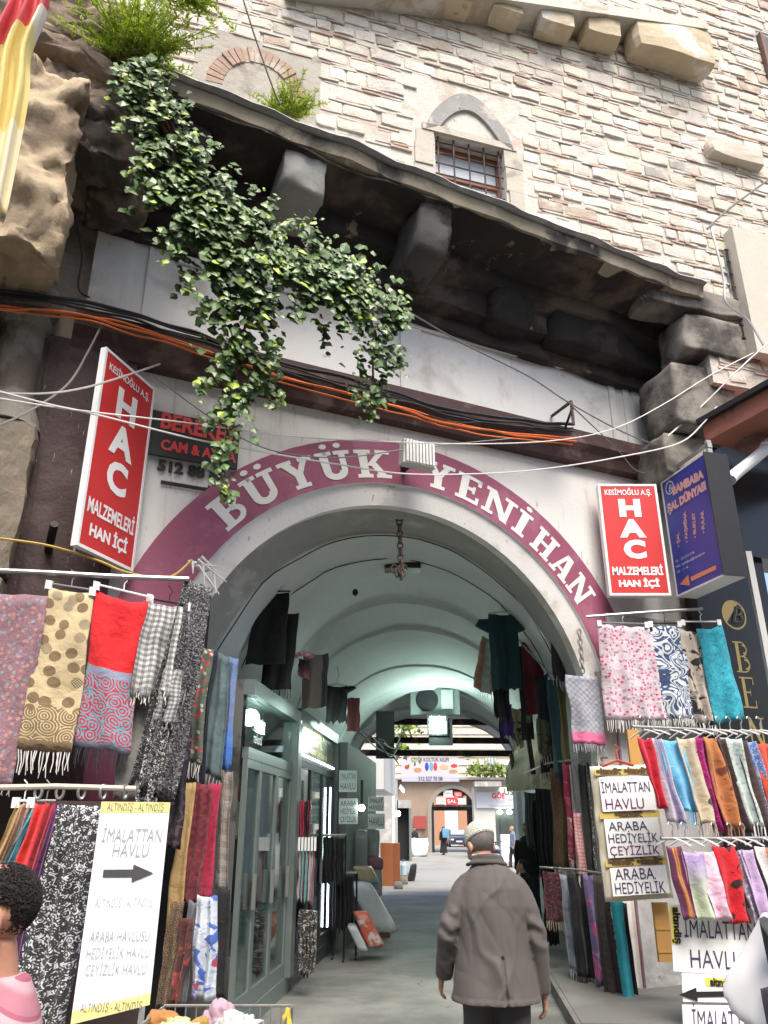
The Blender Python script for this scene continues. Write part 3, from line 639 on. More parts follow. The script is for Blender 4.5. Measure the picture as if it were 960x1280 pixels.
def glyph(c):
    if c == 'B': return .78, bar(.1, .32, 0, 1, 1) + bar(0, .42, 1 - SF, 1) + bar(0, .42, 0, SF) + bar(.32, .42, .44, .56, 1) + arcp(.42, .74, .26, .11, -90, 90) + arcp(.42, .28, .28, .13, -90, 90)
    if c in 'UÜ':
        g = bar(.09, .3, .3, 1, 1) + bar(.58, .74, .3, 1, 1) + arcp(.415, .32, .325, .115, 180, 360) + bar(0, .4, 1 - SF, 1) + bar(.46, .86, 1 - SF, 1)
        return .88, g + (dot(.26, 1.19, .09) + dot(.6, 1.19, .09) if c == 'Ü' else [])
    if c == 'Y': return .86, bar(.32, .54, 0, .48, 1) + diag(.43, .42, .14, 1, .22) + diag(.43, .42, .72, 1, .17) + bar(0, .36, 1 - SF, 1) + bar(.52, .86, 1 - SF, 1) + bar(.22, .64, 0, SF)
    if c == 'K': return .92, bar(.1, .32, 0, 1, 1) + bar(0, .42, 1 - SF, 1) + bar(0, .42, 0, SF) + diag(.36, .42, .74, 1, .17) + diag(.44, .54, .76, 0, .22) + bar(.54, .9, 1 - SF, 1) + bar(.52, .94, 0, SF)
    if c == 'E': return .72, bar(.1, .32, 0, 1, 1) + bar(0, .68, 1 - SF, 1) + bar(0, .7, 0, SF) + bar(.3, .54, .44, .57) + bar(.58, .68, .74, 1, 1) + bar(.6, .7, 0, .28, 1) + bar(.46, .54, .36, .65, 1)
    if c == 'N': return .92, bar(.1, .24, 0, 1, 1) + bar(.68, .82, 0, 1, 1) + diag(.16, 1, .74, 0, .24) + bar(0, .26, 1 - SF, 1) + bar(0, .36, 0, SF) + bar(.56, .94, 1 - SF, 1)
    if c == 'İ': return .42, bar(.1, .32, 0, 1, 1) + bar(0, .42, 1 - SF, 1) + bar(0, .42, 0, SF) + dot(.21, 1.19, .09)
    if c == 'H': return .94, bar(.1, .32, 0, 1, 1) + bar(.62, .84, 0, 1, 1) + bar(.32, .62, .43, .57) + bar(0, .42, 1 - SF, 1) + bar(0, .42, 0, SF) + bar(.52, .94, 1 - SF, 1) + bar(.52, .94, 0, SF)
    if c == 'A': return .9, diag(.16, 0, .40, 1, .14) + diag(.74, 0, .5, 1, .24) + bar(.25, .62, .26, .38) + bar(0, .34, 0, SF) + bar(.52, .94, 0, SF) + bar(.34, .58, 1 - SF, 1)
    return .45, []
def polar(p):
    u, z = uz(p); return math.atan2(z - AZ, u - AC), math.hypot(z - AZ, u - AC)
def arc_word(s, pa, pb, rb, h, m):
    a0 = polar(pf(*pa))[0]; a1 = polar(pf(*pb))[0]
    G = [glyph(c) for c in s]; gap = .1; tot = sum(g[0] for g in G) + gap * (len(G) - 1)
    x = 0; mb = MB(); li = 0
    for wd, polys in G:
        for pl in polys:
            pts = []
            for gx, gy in pl:
                a = a0 + (a1 - a0) * (x + gx) / tot; r_ = rb + gy * h; pts.append(FL(AC + r_ * cos(a), .034 + .0004 * (li % 9), AZ + r_ * sin(a)))
            mb.add(pts, [tuple(range(len(pts)))]); li += 1
        x += wd + gap
    return obj('lettering', mb, m, band)
arc_word('BÜYÜK', (262, 643), (487, 592), 2.668, .335, M_letter)
arc_word('YENİ', (527, 598), (652, 672), 2.668, .335, M_letter)
arc_word('HAN', (660, 680), (734, 750), 2.668, .335, M_letter)

# ------------------------------------------------------------------ signboards
def mmix(name, c, **k): return mat(name, c, .4, .06, 3, .02, 30, **k)
M_red = mmix('sign_red', (.55, .035, .035)); M_white = mmix('sign_white', (.8, .8, .8)); M_blue = mmix('sign_blue', (.05, .06, .33)); M_signblack = mmix('sign_black', (.02, .02, .02))
M_redtext = mmix('red_text', (.55, .05, .05)); M_orange = mmix('orange_paint', (.75, .26, .12)); M_pink = mmix('pink_text', (.72, .42, .4)); M_yellow = mmix('yellow_print', (.72, .6, .1)); M_ink = mmix('dark_ink', (.06, .05, .12)); M_violet = mmix('violet_ink', (.16, .03, .12)); M_greytext = mmix('grey_text', (.33, .34, .4))
def board(t, c, x, z, w_, h_, d, m, name='panel', fr=None, frm=None):
    """panel of w_ x h_ x d centred at c, front towards the viewer (n = x cross z reversed)"""
    n_ = x.cross(z); n_ = n_ if n_.dot(EYE - c) > 0 else -n_
    b = MB(); b.box(c, x * w_ / 2, z * h_ / 2, n_ * d / 2); pnl = obj(name, b, m, t)
    if fr:
        b = MB()
        for sx_ in (-1, 1): b.box(c + x * sx_ * (w_ / 2 + fr / 2) , x * fr / 2, z * (h_ / 2 + fr), n_ * (d / 2 + .006))
        for sz_ in (-1, 1): b.box(c + z * sz_ * (h_ / 2 + fr / 2), x * w_ / 2, z * fr / 2, n_ * (d / 2 + .0055))
        obj('frame', b, frm, t)
    return n_
def goods_sign(name, label, c, x, w_, h_, d=.1):
    t = thing(name, label, 'sign', c - UP * h_ / 2)
    n_ = board(t, c, x, UP, w_, h_, d, M_red, fr=.028, frm=M_white)
    o = c + n_ * (d / 2 + .002)
    text('KESİMOĞLU A.Ş.', o + UP * h_ * .415, x, UP, .1, t, M_white, fit=w_ * .86, bold=.002)
    for i, ch in enumerate('HAC'): text(ch, o + UP * h_ * (.215 - .195 * i), x, UP, h_ * .215, t, M_white, fit=w_ * (.40 if ch != 'A' else .48), bold=.018)
    text('MALZEMELERİ', o - UP * h_ * .335, x, UP, h_ * .1, t, M_white, fit=w_ * .9, bold=.005)
    text('HAN İÇİ', o - UP * h_ * .44, x, UP, h_ * .078, t, M_white, fit=w_ * .72, bold=.006)
    return t
# right-hand one, square to the viewer
A_ = pf(782, 675, .32); hx = hd(90)
def onx(x, y): return hitp(x, y, A_, Vector((0, 1, 0)))
tl, tr, bl = onx(747, 608), onx(819, 608), onx(763, 745)
goods_sign('shop_sign', 'red shop sign facing the street beside the right arch foot', Vector(((onx(755, 676).x + onx(826, 676).x) / 2, A_.y, (tl.z + bl.z) / 2)), hx, onx(826, 676).x - onx(755, 676).x - .02, tl.z - bl.z - .04)
# left-hand one, standing out from the wall
hh = hd(18.0); B_ = pf(176, 600, .12)
Lp = pv(111, 565, B_, 18.0); ww_ = (B_ - Lp).dot(hh)
ztop = pv(195, 490, B_, 18).z; zbot = pv(157, 713, B_, 18).z
goods_sign('shop_sign', 'red shop sign standing out edgewise from the left maroon pilaster', B_ - hh * ww_ / 2 + UP * ((ztop + zbot) / 2 - B_.z), hh, ww_ - .03, ztop - zbot - .06, .05)
# black glass-cutter's sign with a white strip
c0, c1 = pf(188, 503, .06), pf(300, 537, .06); zb1 = pf(290, 583, .06).z; zm = c1.z
t = thing('shop_sign', 'black sign with red lettering half hidden by the hanging ivy', 'sign', FL((uz(c0)[0] + uz(c1)[0]) / 2, .06, zb1 - .3))
uc = (uz(c0)[0] + uz(c1)[0]) / 2; wS = uz(c1)[0] - uz(c0)[0]; hS = zm - zb1 + .05
cS = FL(uc, .05, (zm + zb1) / 2); n_ = board(t, cS, FU, UP, wS, hS, .03, M_signblack)
o = cS + FN * .018
text('BEREKET', o + UP * .05 + FU * .04, FU, UP, .25, t, M_redtext, fit=wS * .84, bold=.009, rot=R(-2)); text('CAM & AYNA', o - UP * .17 + FU * .06, FU, UP, .15, t, M_redtext, fit=wS * .82, bold=.006)
o2 = cS - UP * (hS / 2 + .14) - FN * .028 + FU * .02
text('512 88 80', o2, FU, UP, .16, t, M_signblack, fit=wS * .74, bold=.009)
b = MB(); q_ = o2 - UP * .12; b.box(q_ - FU * .06, FU * .23, UP * .02, FN * .002); b.prism([q_ + FU * .17 + UP * .05, q_ + FU * .34, q_ + FU * .17 - UP * .05], FN * .004); obj('arrow', b, M_signblack, t)
# blue scarf-shop sign
Bp = pf(849, 675, .5); BH = 166.0; xB = -hd(BH)   # x runs from the near edge to the wall? near edge is on the right
Rp = pv(904, 640, Bp, BH); wB = (Rp - Bp).length; zt1 = pv(833, 608, Bp, BH).z; zb_ = pv(865, 740, Bp, BH).z
xB = (Rp - Bp); xB.z = 0; xB.normalize(); cB = (Bp + Rp) / 2; cB.z = (zt1 + zb_) / 2 - .02; hB = zt1 - zb_
t = thing('shop_sign', 'blue scarf shop sign in a dark metal box with an orange arrow', 'sign', cB - UP * hB / 2)
nB = board(t, cB, xB, UP, wB, hB, .26, M_blue, fr=.022, frm=M_whiteplastic)
o = cB + nB * .134
b = MB(); b.box(cB + xB * (wB / 2 + .03), xB * .006, UP * (hB / 2 + .02), nB * .16); b.box(cB - nB * .15, xB * wB / 2, UP * hB / 2, nB * .015); obj('casing', b, M_black, t)
b = MB(); b.box(cB + UP * (hB / 2 + .12) + nB * .05, xB * (wB / 2 + .03), UP * .03, nB * .03); b.box(cB + UP * (hB / 2 + .05) + nB * .05 + xB * wB / 2, xB * .02, UP * .14, nB * .03); obj('bracket', b, M_steel, t)
text('BAMBABA', o + UP * hB * .33 + xB * wB * .07, xB, UP, .14, t, M_pink, fit=wB * .72, bold=.01, rot=R(-3)); text('ŞAL DÜNYASI', o + UP * hB * .215 + xB * .0, xB, UP, .14, t, M_pink, fit=wB * .9, bold=.01)
b = MB(); 
for i in range(10):
    a0, a1 = 2 * pi * i / 10, 2 * pi * (i + 1) / 10
    c_ = o + UP * hB * .42 - xB * wB * .33
    b.add([c_ + xB * r_ * cos(a) + UP * r_ * sin(a) + nB * .001 for r_, a in ((.075, a0), (.09, a0), (.09, a1), (.075, a1))], [(0, 1, 2, 3)])
obj('emblem', b, M_white, t); text('B', o + UP * hB * .385 - xB * wB * .33, xB, UP, .12, t, M_white, shear=.3)
for i, wd in enumerate(('• ŞAL', '• PAŞMİNA', '• BUKLET', '• FULAR')): text(wd, o - UP * hB * .12 - xB * wB * (.29 - .19 * i), UP * .98 + xB * .12, -xB, .075, t, M_pink, align='LEFT', bold=.003)
for i, wd in enumerate(('TEL   : 0212 513 17 46', 'MAIL : bambaba.sal@hotmail.com', 'NO    : 1 - 46')): text(wd, o - UP * hB * (.235 + .045 * i) - xB * wB * .44, xB, UP, .042, t, M_white, align='LEFT')
b = MB(); q_ = o - UP * hB * .425 + nB * .001; b.box(q_ + xB * .1, xB * wB * .27, UP * .026, nB * .001); b.prism([q_ - xB * wB * .20 + UP * .065, q_ - xB * wB * .20 - UP * .065, q_ - xB * wB * .42], nB * .002); obj('arrow', b, M_orange, t)
# black vertical sign with gold letters
NA = pf(930, 850, .35); 
def nn(x, y): return pv(x, y, NA, 70)
t = thing('shop_sign', 'tall black vertical sign with gold serif letters at right', 'sign', nn(930, 940) - UP * 2.0)
xa = hd(70); zt_ = nn(905, 690).z; zb_ = .2; a0 = nn(882, 850); a1 = nn(975, 850); cN = (a0 + a1) / 2; cN.z = (zt_ + zb_) / 2
nN = board(t, cN, xa, UP, (a1 - a0).length, zt_ - zb_, .12, M_blackgloss)
def goldserif(ch, px, py, hpx):
    o = nn(px, py) + nN * .064; h_ = abs(nn(px, py - hpx).z - nn(px, py).z); s = h_
    if ch == 'N': polys = bar(.12, .2, 0, 1, 1) + bar(.7, .78, 0, 1, 1) + diag(.16, 1, .74, 0, .17) + bar(0, .3, 0, .04) + bar(.58, .9, .96, 1) + bar(0, .2, .96, 1)
    if ch == 'E': polys = bar(.12, .28, 0, 1, 1) + bar(0, .7, .95, 1) + bar(0, .72, 0, .05) + bar(.28, .5, .48, .53) + bar(.66, .7, .75, 1, 1) + bar(.68, .72, 0, .25, 1) + bar(.48, .5, .38, .63, 1)
    if ch == 'B': polys = bar(.12, .28, 0, 1, 1) + bar(0, .42, .955, 1) + bar(0, .42, 0, .045) + bar(.28, .42, .5, .54) + arcp(.4, .755, .245, .2, -90, 90, sx=1.1) + arcp(.45, .755, .15, .11, -90, 90, sx=1.6) + arcp(.4, .27, .27, .225, -90, 90, sx=1.2) + arcp(.46, .27, .17, .12, -90, 90, sx=1.6)
    mb = MB(); 
    for i, pl in enumerate(polys): mb.add([o + xa * (gx - .38) * s * .8 + UP * gy * s + nN * .0004 * (i % 7) for gx, gy in pl], [tuple(range(len(pl)))])
    obj('lettering', mb, M_gold, t)
goldserif('B', 926, 842, 38); goldserif('E', 934, 886, 38); goldserif('N', 943, 938, 40)
mb = MB(); o = nn(913, 770) + nN * .064; s = abs(nn(913, 752).z - nn(913, 788).z)
for i, pl in enumerate(arcp(0, 0, .5, .44, -150, 130, 30) + [[(.5 * cos(R(a)), .5 * sin(R(a))) for a in range(60, 225, 8)]]): mb.add([o + xa * gx * s + UP * gy * s + nN * .0004 * (i % 7) for gx, gy in pl], [tuple(range(len(pl)))])
obj('emblem', mb, M_gold, t); text('B', o - UP * s * .28 + xa * .01 + nN * .005, xa, UP, s * .85, t, M_blackgloss, shear=.35)
text('B', o - UP * s * .26 + xa * .03 + nN * .007, xa, UP, s * .8, t, M_gold, shear=.4, bold=-.012)
# rust coloured canopy, white pipe and black shop housing at right
t = thing('shop_canopy', 'rusty red metal canopy over the black shop housing', 'canopy', pf(930, 560, 2.0))
q = MB(); P = [pf(877, 548, 1.9), pf(960, 492, 2.3), pf(1010, 470, 2.3), pf(1010, 520, 2.3), pf(962, 515, 2.3), pf(880, 550, 1.9)]
e0, e1 = pf(878, 530, 1.0), pf(985, 470, 2.1); dn = UP * .28; bk = (FU * .75 - FN * .3)
q.prism([e0, e0 - dn * .9, e0 - dn * .9 + FU * 2.4, e0 + FU * 2.4 + UP * .15], (e1 - e0)); obj('sheet', q, M_rust, t)
q = MB(); q.box((e0 + e1) / 2 + UP * .02 - FU * .02, (e1 - e0) / 2 * 1.03, FU * .06, UP * .035); obj('edge', q, M_black, t)
t2 = MB(); e0_, e1_ = pf(872, 555, .5), pf(912, 692, .5); ua_ = uz(e0_)[0]; t2.fbox(ua_, ua_ + 3.2, .1, .55, e1_.z, e0_.z + .15)
hs_ = obj('shop_housing', t2, M_blackgloss); tag(hs_, 'black glossy shop housing under the rusty canopy', 'shopfront')
q = MB(); q.tube(smoothcurve([pf(1010, 498, 1.5), pf(962, 556, 1.4), pf(920, 592, 1.3), pf(913, 600, 1.3)], 5), .07, 12); q.tube([pf(966, 552, 1.4), pf(958, 560, 1.4)], .09, 12)
tag(obj('drain_pipe', q, M_whiteplastic, smooth=False), 'pale grey plastic pipe slanting past the blue sign', 'pipe')
q = MB(); q.tube([pf(934, 690, .95), pf(955, 800, .95), pf(985, 960, .95)], .05, 4); tag(obj('door_post', q, M_greyplastic), 'grey aluminium post beside the black vertical sign', 'post')

# ------------------------------------------------------------------ things fixed on the arch
t = thing('floodlight', 'old grey floodlight fixed on the purple arch band', 'floodlight', FL(.1, .3, 5.35)); fx = pf(518, 572, .32)
q = MB(); q.prism([fx + FU * -.17 + UP * .16 - FN * .02, fx + FU * .17 + UP * .16 - FN * .02, fx + FU * .2 - UP * .14 + FN * .0, fx - FU * .2 - UP * .14], FN * .12); obj('housing', q, M_greyplastic, t)
q = MB(); 
for i in range(9): a = -.16 + .04 * i; q.box(fx + FU * a + FN * .135, FU * .013, FN * .02, UP * .13)
obj('ribbed_glass', q, mat('ribbed_glass', (.62, .62, .58), .25, .1, 8, .05, 30), t)
q = MB(); q.box(fx - UP * .02 - FN * .16, FU * .03, FN * .14, UP * .03); q.tube([fx + UP * .16, fx + UP * .2 - FN * .3], .015); obj('bracket', q, M_iron, t)
t = thing('hanging_chain', 'rusty iron chain hanging from a round plate under the arch', 'chain', pf(504, 716, -.45))
cp = pf(499, 633, -.35); q = MB(); q.ell(cp, .13, .13, .05, 18, 8); obj('ceiling_plate', q, M_iron, t)
q = MB()
def link(mb, c, L, r_, ang):
    ax = Vector((cos(ang), sin(ang), 0)); pts = [c + ax * (r_ * cos(a)) + UP * (L / 2 * sin(a)) for a in [2 * pi * i / 14 for i in range(15)]]; mb.tube(pts, .011, 6, False)
zc = cp.z - .08; link(q, Vector((cp.x, cp.y, zc)), .2, .09, .2); zc -= .12; i = 0
while zc > cp.z - .92: link(q, Vector((cp.x + .02 * i / 10, cp.y, zc)), .1, .032, (i % 2) * pi / 2 + .4); zc -= .072; i += 1
for k_ in range(5): link(q, Vector((cp.x - .06 + .03 * k_, cp.y + .02, zc + .16 - .05 * (k_ % 2))), .1, .035, k_)
obj('chain_links', q, mat('rusty_chain', (.16, .12, .1), .6, .3, 20, .2, 40, metal=.5), t)
t = thing('lantern', 'black flat lantern hanging under the vault behind the chain', 'lamp', pd(503, 716, 10.2))
c = pd(503, 706, 10.2); q = MB(); q.wbox(c.x - .24, c.x + .24, c.y - .12, c.y + .12, c.z - .08, c.z + .05); obj('body', q, M_black, t)
q = MB(); q.wbox(c.x - .18, c.x + .18, c.y - .08, c.y + .08, c.z + .05, c.z + .13); q.tube([(c.x, c.y, c.z + .12), (c.x, c.y, c.z + .5)], .012); obj('cap', q, M_black, t)
# projecting iron bracket on the frieze
q = MB(); a = pf(690, 520, .07); b_ = pf(714, 502, .7); q.tube([a, b_], .022, 6); q.tube([b_, b_ - UP * .32], .018, 6); q.tube([pf(703, 545, .1), b_ - UP * .1], .016, 6)
tag(obj('iron_bracket', q, M_iron), 'rusty iron bracket sticking out of the white frieze', 'bracket')
q = MB(); a = pf(60, 690, .1); q.tube([a, pf(68, 655, .45)], .035, 8); tag(obj('iron_stub', q, M_iron), 'short rusty pipe stub on the maroon wall left of the red sign', 'pipe')

# ------------------------------------------------------------------ cables
def cable(name, label, pts, r_, m, n=14, cat='cable', jit=0.0, group=None):
    q = MB(); P = smoothcurve([pf(*p) for p in pts], n)
    if jit: P = [p + noise.noise_vector(p * 2.2 + Vector((len(label) * 7.3, r_ * 900, 0))) * jit for p in P]
    q.tube(P, r_, 5); return tag(obj(name, q, m), label, cat, group)
M_cw = mat('white_cable', (.7, .69, .66), .5, .1, 5, 0); M_cb = mat('black_cable', (.025, .025, .027), .55, .2, 5, 0); M_co = mat('orange_cable', (.62, .15, .04), .5, .15, 5, 0); M_cg = mat('grey_cable', (.2, .19, .18), .6, .2, 5, 0)
path = [(-15, 378, .5), (60, 386, .42), (120, 396, .36), (180, 412, .33), (250, 434, .33), (330, 462, .33), (420, 488, .33), (490, 506, .33), (560, 527, .33), (640, 540, .33), (716, 547, .33)]
for k_, (dx, dy, do, r_, nm) in enumerate(((0, 1, .03, .012, 'upper'), (4, 4, .05, .013, 'middle'), (0, 8, .04, .010, 'lowest'))):
    cable('orange_cable', {'upper': 'thick orange cable, uppermost of the three along the maroon cornice', 'middle': 'orange cable running between two others along the maroon cornice', 'lowest': 'orange cable, lowest of the three sagging along the cornice'}[nm], [(x + dx, y + dy, o + do) for x, y, o in path], r_, M_co, jit=.03)
for k_, lab in enumerate(('thick black cable topmost in the bundle above the orange cables', 'thin black cable second from the top above the orange cables', 'black cable just above the orange cables, third in the bundle', 'slack black cable hugging the orange cables from above')):
    cable('black_cable', lab, [(x, y - 16 + 4.2 * k_ + (6 * sin(x / 60 + k_ * 2) if k_ == 3 else 0), o + .02 * k_ - .03) for x, y, o in path], (.022, .011, .015, .009)[k_], M_cb, jit=.035)
W_ = [
 ('white_wire', 'white wire dropping from the left edge across the left red sign', [(-20, 484, 1.6), (60, 505, 1.4), (120, 518, 1.2), (240, 548, .8), (330, 565, .6), (420, 580, .5), (505, 592, .5), (600, 592, .6), (680, 586, .8), (770, 572, 1.0), (848, 554, 1.0), (880, 528, 1.1), (896, 508, 1.2)], .009, M_cw),
 ('white_wire', 'thin white wire stretched level across the top of the purple band', [(-20, 495, 1.5), (90, 512, 1.3), (230, 528, .8), (360, 545, .6), (480, 552, .6), (600, 555, .6), (700, 550, .7), (770, 535, .8), (830, 505, .9), (890, 468, 1.1), (956, 434, 1.4)], .007, M_cw),
 ('white_wire', 'white wire rising steeply to the brick wall at upper right', [(835, 545, .8), (880, 505, 1.0), (920, 465, 1.3), (956, 432, 1.5), (985, 405, 1.7)], .010, M_cw),
 ('white_wire', 'frayed white cord hanging down the brick wall at right', [(888, 282, 1.9), (897, 315, 1.9), (905, 350, 1.85), (908, 378, 1.8), (935, 400, 1.8), (955, 432, 1.8)], .016, M_cw),
 ('grey_wire', 'grey wire from the ivy tip slanting to the blue sign', [(508, 388, 1.2), (580, 430, .9), (660, 470, .75), (714, 505, .7), (790, 545, .6), (870, 572, .5)], .009, M_cg),
 ('grey_wire', 'dark wire running up the brick wall to the right edge', [(884, 286, 1.9), (915, 258, 2.0), (970, 218, 2.2)], .015, M_cg),
 ('grey_wire', 'pale wire looping from the left edge over the stone column', [(-20, 490, 1.5), (50, 492, 1.2), (100, 486, .9), (150, 472, .7), (200, 455, .5)], .010, mat('pale_cable', (.45, .43, .4), .6, .1, 5, 0)),
 ('grey_wire', 'dark wire climbing from the left edge to the red sign top', [(-10, 536, 1.2), (40, 512, .9), (85, 480, .6), (110, 440, .4), (130, 400, .35)], .010, M_cg),
 ('grey_wire', 'thin wire crossing the white spandrel below the ivy', [(190, 468, .4), (260, 520, .35), (330, 560, .3), (420, 572, .3), (520, 560, .4), (640, 548, .5)], .007, M_cg),
 ('grey_wire', 'thin wire hanging over the weedy ledge down to the frieze', [(298, -20, 1.9), (320, 50, 1.7), (345, 120, 1.5), (352, 128, 1.4)], .009, M_cg),
 ('grey_wire', 'loose wire dangling against the left brown stones', [(95, 270, .5), (102, 320, .3), (98, 360, .25), (112, 372, .25)], .010, M_cb),
 ('grey_wire', 'dark wire from the right red sign up to the iron bracket', [(712, 505, .7), (770, 560, .4), (800, 590, .3), (845, 588, .3)], .008, M_cg),
 ('yellow_wire', 'yellow wire tied along the pole left of the arch', [(-10, 672, .7), (60, 682, .6), (120, 700, .5), (160, 716, .5), (210, 722, .5), (240, 700, .4)], .011, mat('yellow_cable', (.5, .34, .08), .5, .1, 5, 0)),
]
for nm, lab, pts, r_, m_ in W_: cable(nm, lab, pts, r_, m_)
# ragged tied cloth ends at the left arch foot
q = MB()
for k_ in range(7):
    a = pf(236 + k_ * 3, 702 + k_ * 2, .2); q.tube([a, a + FU * random.uniform(-.05, .12) + UP * random.uniform(-.05, .08) + FN * .1, a + FU * random.uniform(-.1, .25) - UP * random.uniform(.05, .3) + FN * .12], [.02, .016, .006], 5)
tag(obj('tied_rag', q, M_cw), 'knotted white rag tied at the left foot of the arch', 'rag')
q = MB()
link(q, pf(724, 790, .15), .06, .02, 0)
zc = pf(724, 790, .15)
for i in range(9): link(q, zc - UP * .055 * i, .075, .02, (i % 2) * pi / 2)
tag(obj('thin_chain', q, M_steel), 'thin steel chain dangling at the right arch foot', 'chain')
# ------------------------------------------------------------------ hanging cloth
def drape(tl, tr, L, folds=3.0, amp=.03, taper=1.0, skew=0.0, th=.012, ragged=.01, sag=.01, nu=26, nv=18, tent=None):
    mb = MB(); x = tr - tl; wd = Vector((x.x, x.y, 0)).length; xd = x.normalized(); n_ = Vector((x.x, x.y, 0)).normalized().cross(UP)
    sd = random.uniform(0, 99); ph = random.uniform(0, 6.28)
    def P(i, j, side):
        u, v_ = i / nu, j / nv; cx = .5 + (u - .5) * (1 + (taper - 1) * v_)
        p = tl + x * cx - UP * (L * v_)
        p -= UP * sag * 4 * u * (1 - u) * (1 - v_)
        if tent: p -= UP * (tent * abs(u - .5) * 2) * (1 - v_)
        p += UP * .012 * noise.noise(Vector((u * 4, sd, v_ * 2))) + n_ * (.018 * noise.noise(Vector((u * 7 * wd + sd, v_ * L * 5, sd + 4))) + amp * sin(2 * pi * folds * u + ph + .7 * sin(3 * v_ + sd)) * (.35 + .65 * v_) + .045 * noise.noise(Vector((u * 2.1 * wd * 3 + sd, v_ * L * 2.0, sd))))
        p += xd * (skew * v_ + .02 * noise.noise(Vector((sd, v_ * 3, u))))
        if j == nv: p += UP * ragged * noise.noise(Vector((u * 9, sd, 1)))
        return p + n_ * (th / 2 * side)
    m = (nu + 1) * (nv + 1)
    for side in (1, -1):
        mb.add([P(i, j, side) for j in range(nv + 1) for i in range(nu + 1)],
               [(j * (nu + 1) + i, j * (nu + 1) + i + 1, (j + 1) * (nu + 1) + i + 1, (j + 1) * (nu + 1) + i) for j in range(nv) for i in range(nu)],
               [(i / nu * wd, j / nv * L) for j in range(nv + 1) for i in range(nu + 1)])
    id_ = lambda i, j, k_: k_ * m + j * (nu + 1) + i
    for i in range(nu):
        for j in (0, nv): mb.f.append((id_(i, j, 0), id_(i + 1, j, 0), id_(i + 1, j, 1), id_(i, j, 1)))
    for j in range(nv):
        for i in (0, nu): mb.f.append((id_(i, j, 0), id_(i, j + 1, 0), id_(i, j + 1, 1), id_(i, j, 1)))
    bottom = [P(i, nv, 0) for i in range(nu + 1)]
    return mb, bottom, n_
def fringe(bottom, L, n_=22):
    q = MB()
    for k_ in range(n_):
        t_ = (k_ + random.uniform(.2, .8)) / n_ * (len(bottom) - 1); i = min(int(t_), len(bottom) - 2); p = bottom[i].lerp(bottom[i + 1], t_ - i)
        l_ = L * random.uniform(.75, 1.15); d_ = Vector((random.uniform(-.12, .12), random.uniform(-.12, .12), -1)) * l_
        q.tube([p + UP * .01, p + d_ * .5 + Vector((random.uniform(-.01, .01),) * 2 + (0,)), p + d_], [.0055, .0045, .003], 4)
    return q
LPA, LPH = (-2.6, 6.2), 78
def lp1(x, y): return pv(x, y, LPA, LPH)
def lp2(x, y): return pv(x, y, (-2.5, 5.9), 78)
def yy(d): return lambda x, y: pd(x, y, d)
RPA = FL(3.3, .5, 0); RQA = FL(4.2, 1.75, 0); RSA = FL(4.2, 2.0, 0)
def rp1(x, y): return pv(x, y, RPA, 84)
def rp2(x, y): return pv(x, y, RQA, 72)
def rp3(x, y): return pv(x, y, RSA, 72)
def scarf(label, group, P, x0, y0, x1, y1, yb, m, fr=None, frl=.1, name='scarf', cat='scarf', clip=False, **kw):
    tl, tr = P(x0, y0), P(x1, y1); L = ((tl.z + tr.z) / 2 - P((x0 + x1) / 2, yb).z)
    mb, bot, n_ = drape(tl, tr, L, **kw); o = tag(obj(name, mb, m, smooth=True), label, cat, group)
    if fr: obj('fringe', fringe(bot, frl, max(8, int((tr - tl).length * 55))), fr, o)
    return o
fw = mat('white_yarn', (.68, .67, .63), .9, .1, 9, 0); fb = mat('black_yarn', (.03, .028, .035), .9, .2, 9, 0); fgy = mat('grey_yarn', (.33, .33, .34), .9, .2, 9, 0); fbe = mat('beige_yarn', (.45, .38, .28), .9, .2, 9, 0)
GL = 'scarves on the upper rail left of the arch'
def clampL(*a): return scarf(*a)
scarf('mauve paisley shawl with violet edges at the far left of the upper rail', GL, lp1, -34, 738, 63, 745, 985, cloth('floral', (.24, .14, .17), (.42, .22, .2), (.2, .28, .33)), folds=2, amp=.03, skew=-.06, fr=fgy, frl=.05)
scarf('beige scarf with brown and black polka dots and white fringe', GL, lp1, 62, 735, 119, 742, 940, cloth('dotband', (.55, .44, .26), (.2, .14, .075), (.03, .025, .03), .98), fr=fw, frl=.17, folds=1.5, amp=.02, skew=-.03, taper=1.12)
scarf('bright red scarf with a blue flowered border and black fringe', GL, lp1, 121, 737, 186, 750, 938, cloth('border', (.62, .02, .025), (.13, .3, .36), (.42, .03, .06), .6), fr=fb, frl=.15, folds=1.2, amp=.025, sag=.05, skew=-.02)
o = scarf('black and white checked headscarf bunched beside the red scarf', GL, lp1, 186, 753, 238, 760, 872, cloth('plaid', (.62, .62, .6), (.025, .025, .03), None, 2.4), fr=fw, frl=.06, folds=2.5, amp=.05, taper=1.15, skew=-.05, ragged=.12)
scarf('small checked scarf end hanging under the black and white headscarf', GL, lp1, 205, 835, 236, 838, 905, cloth('plaid', (.45, .45, .44), (.02, .02, .025), None, 3.2), fr=fgy, frl=.05, folds=1.5, amp=.03, skew=-.04, ragged=.06)
blk = cloth('lace', (.012, .012, .014), (.3, .3, .32), None, 2.6)
scarf('long black sequined shawl hanging at the left foot of the arch', GL, lp1, 232, 722, 267, 735, 1005, blk, folds=3, amp=.05, taper=1.5, skew=-.22, ragged=.1)
scarf('black scarf with white scrolls trailing below the checked headscarf', GL, lp1, 198, 862, 224, 866, 1060, cloth('lace', (.02, .02, .025), (.6, .6, .58), None, 1.5), folds=2, amp=.03, skew=-.12)
scarf('pale grey cloth hanging behind the checked headscarf', GL, lambda x, y: pv(x, y, (-2.6, 6.35), 78), 165, 800, 206, 806, 1000, cloth('plain', (.3, .3, .28)), folds=2, amp=.02)
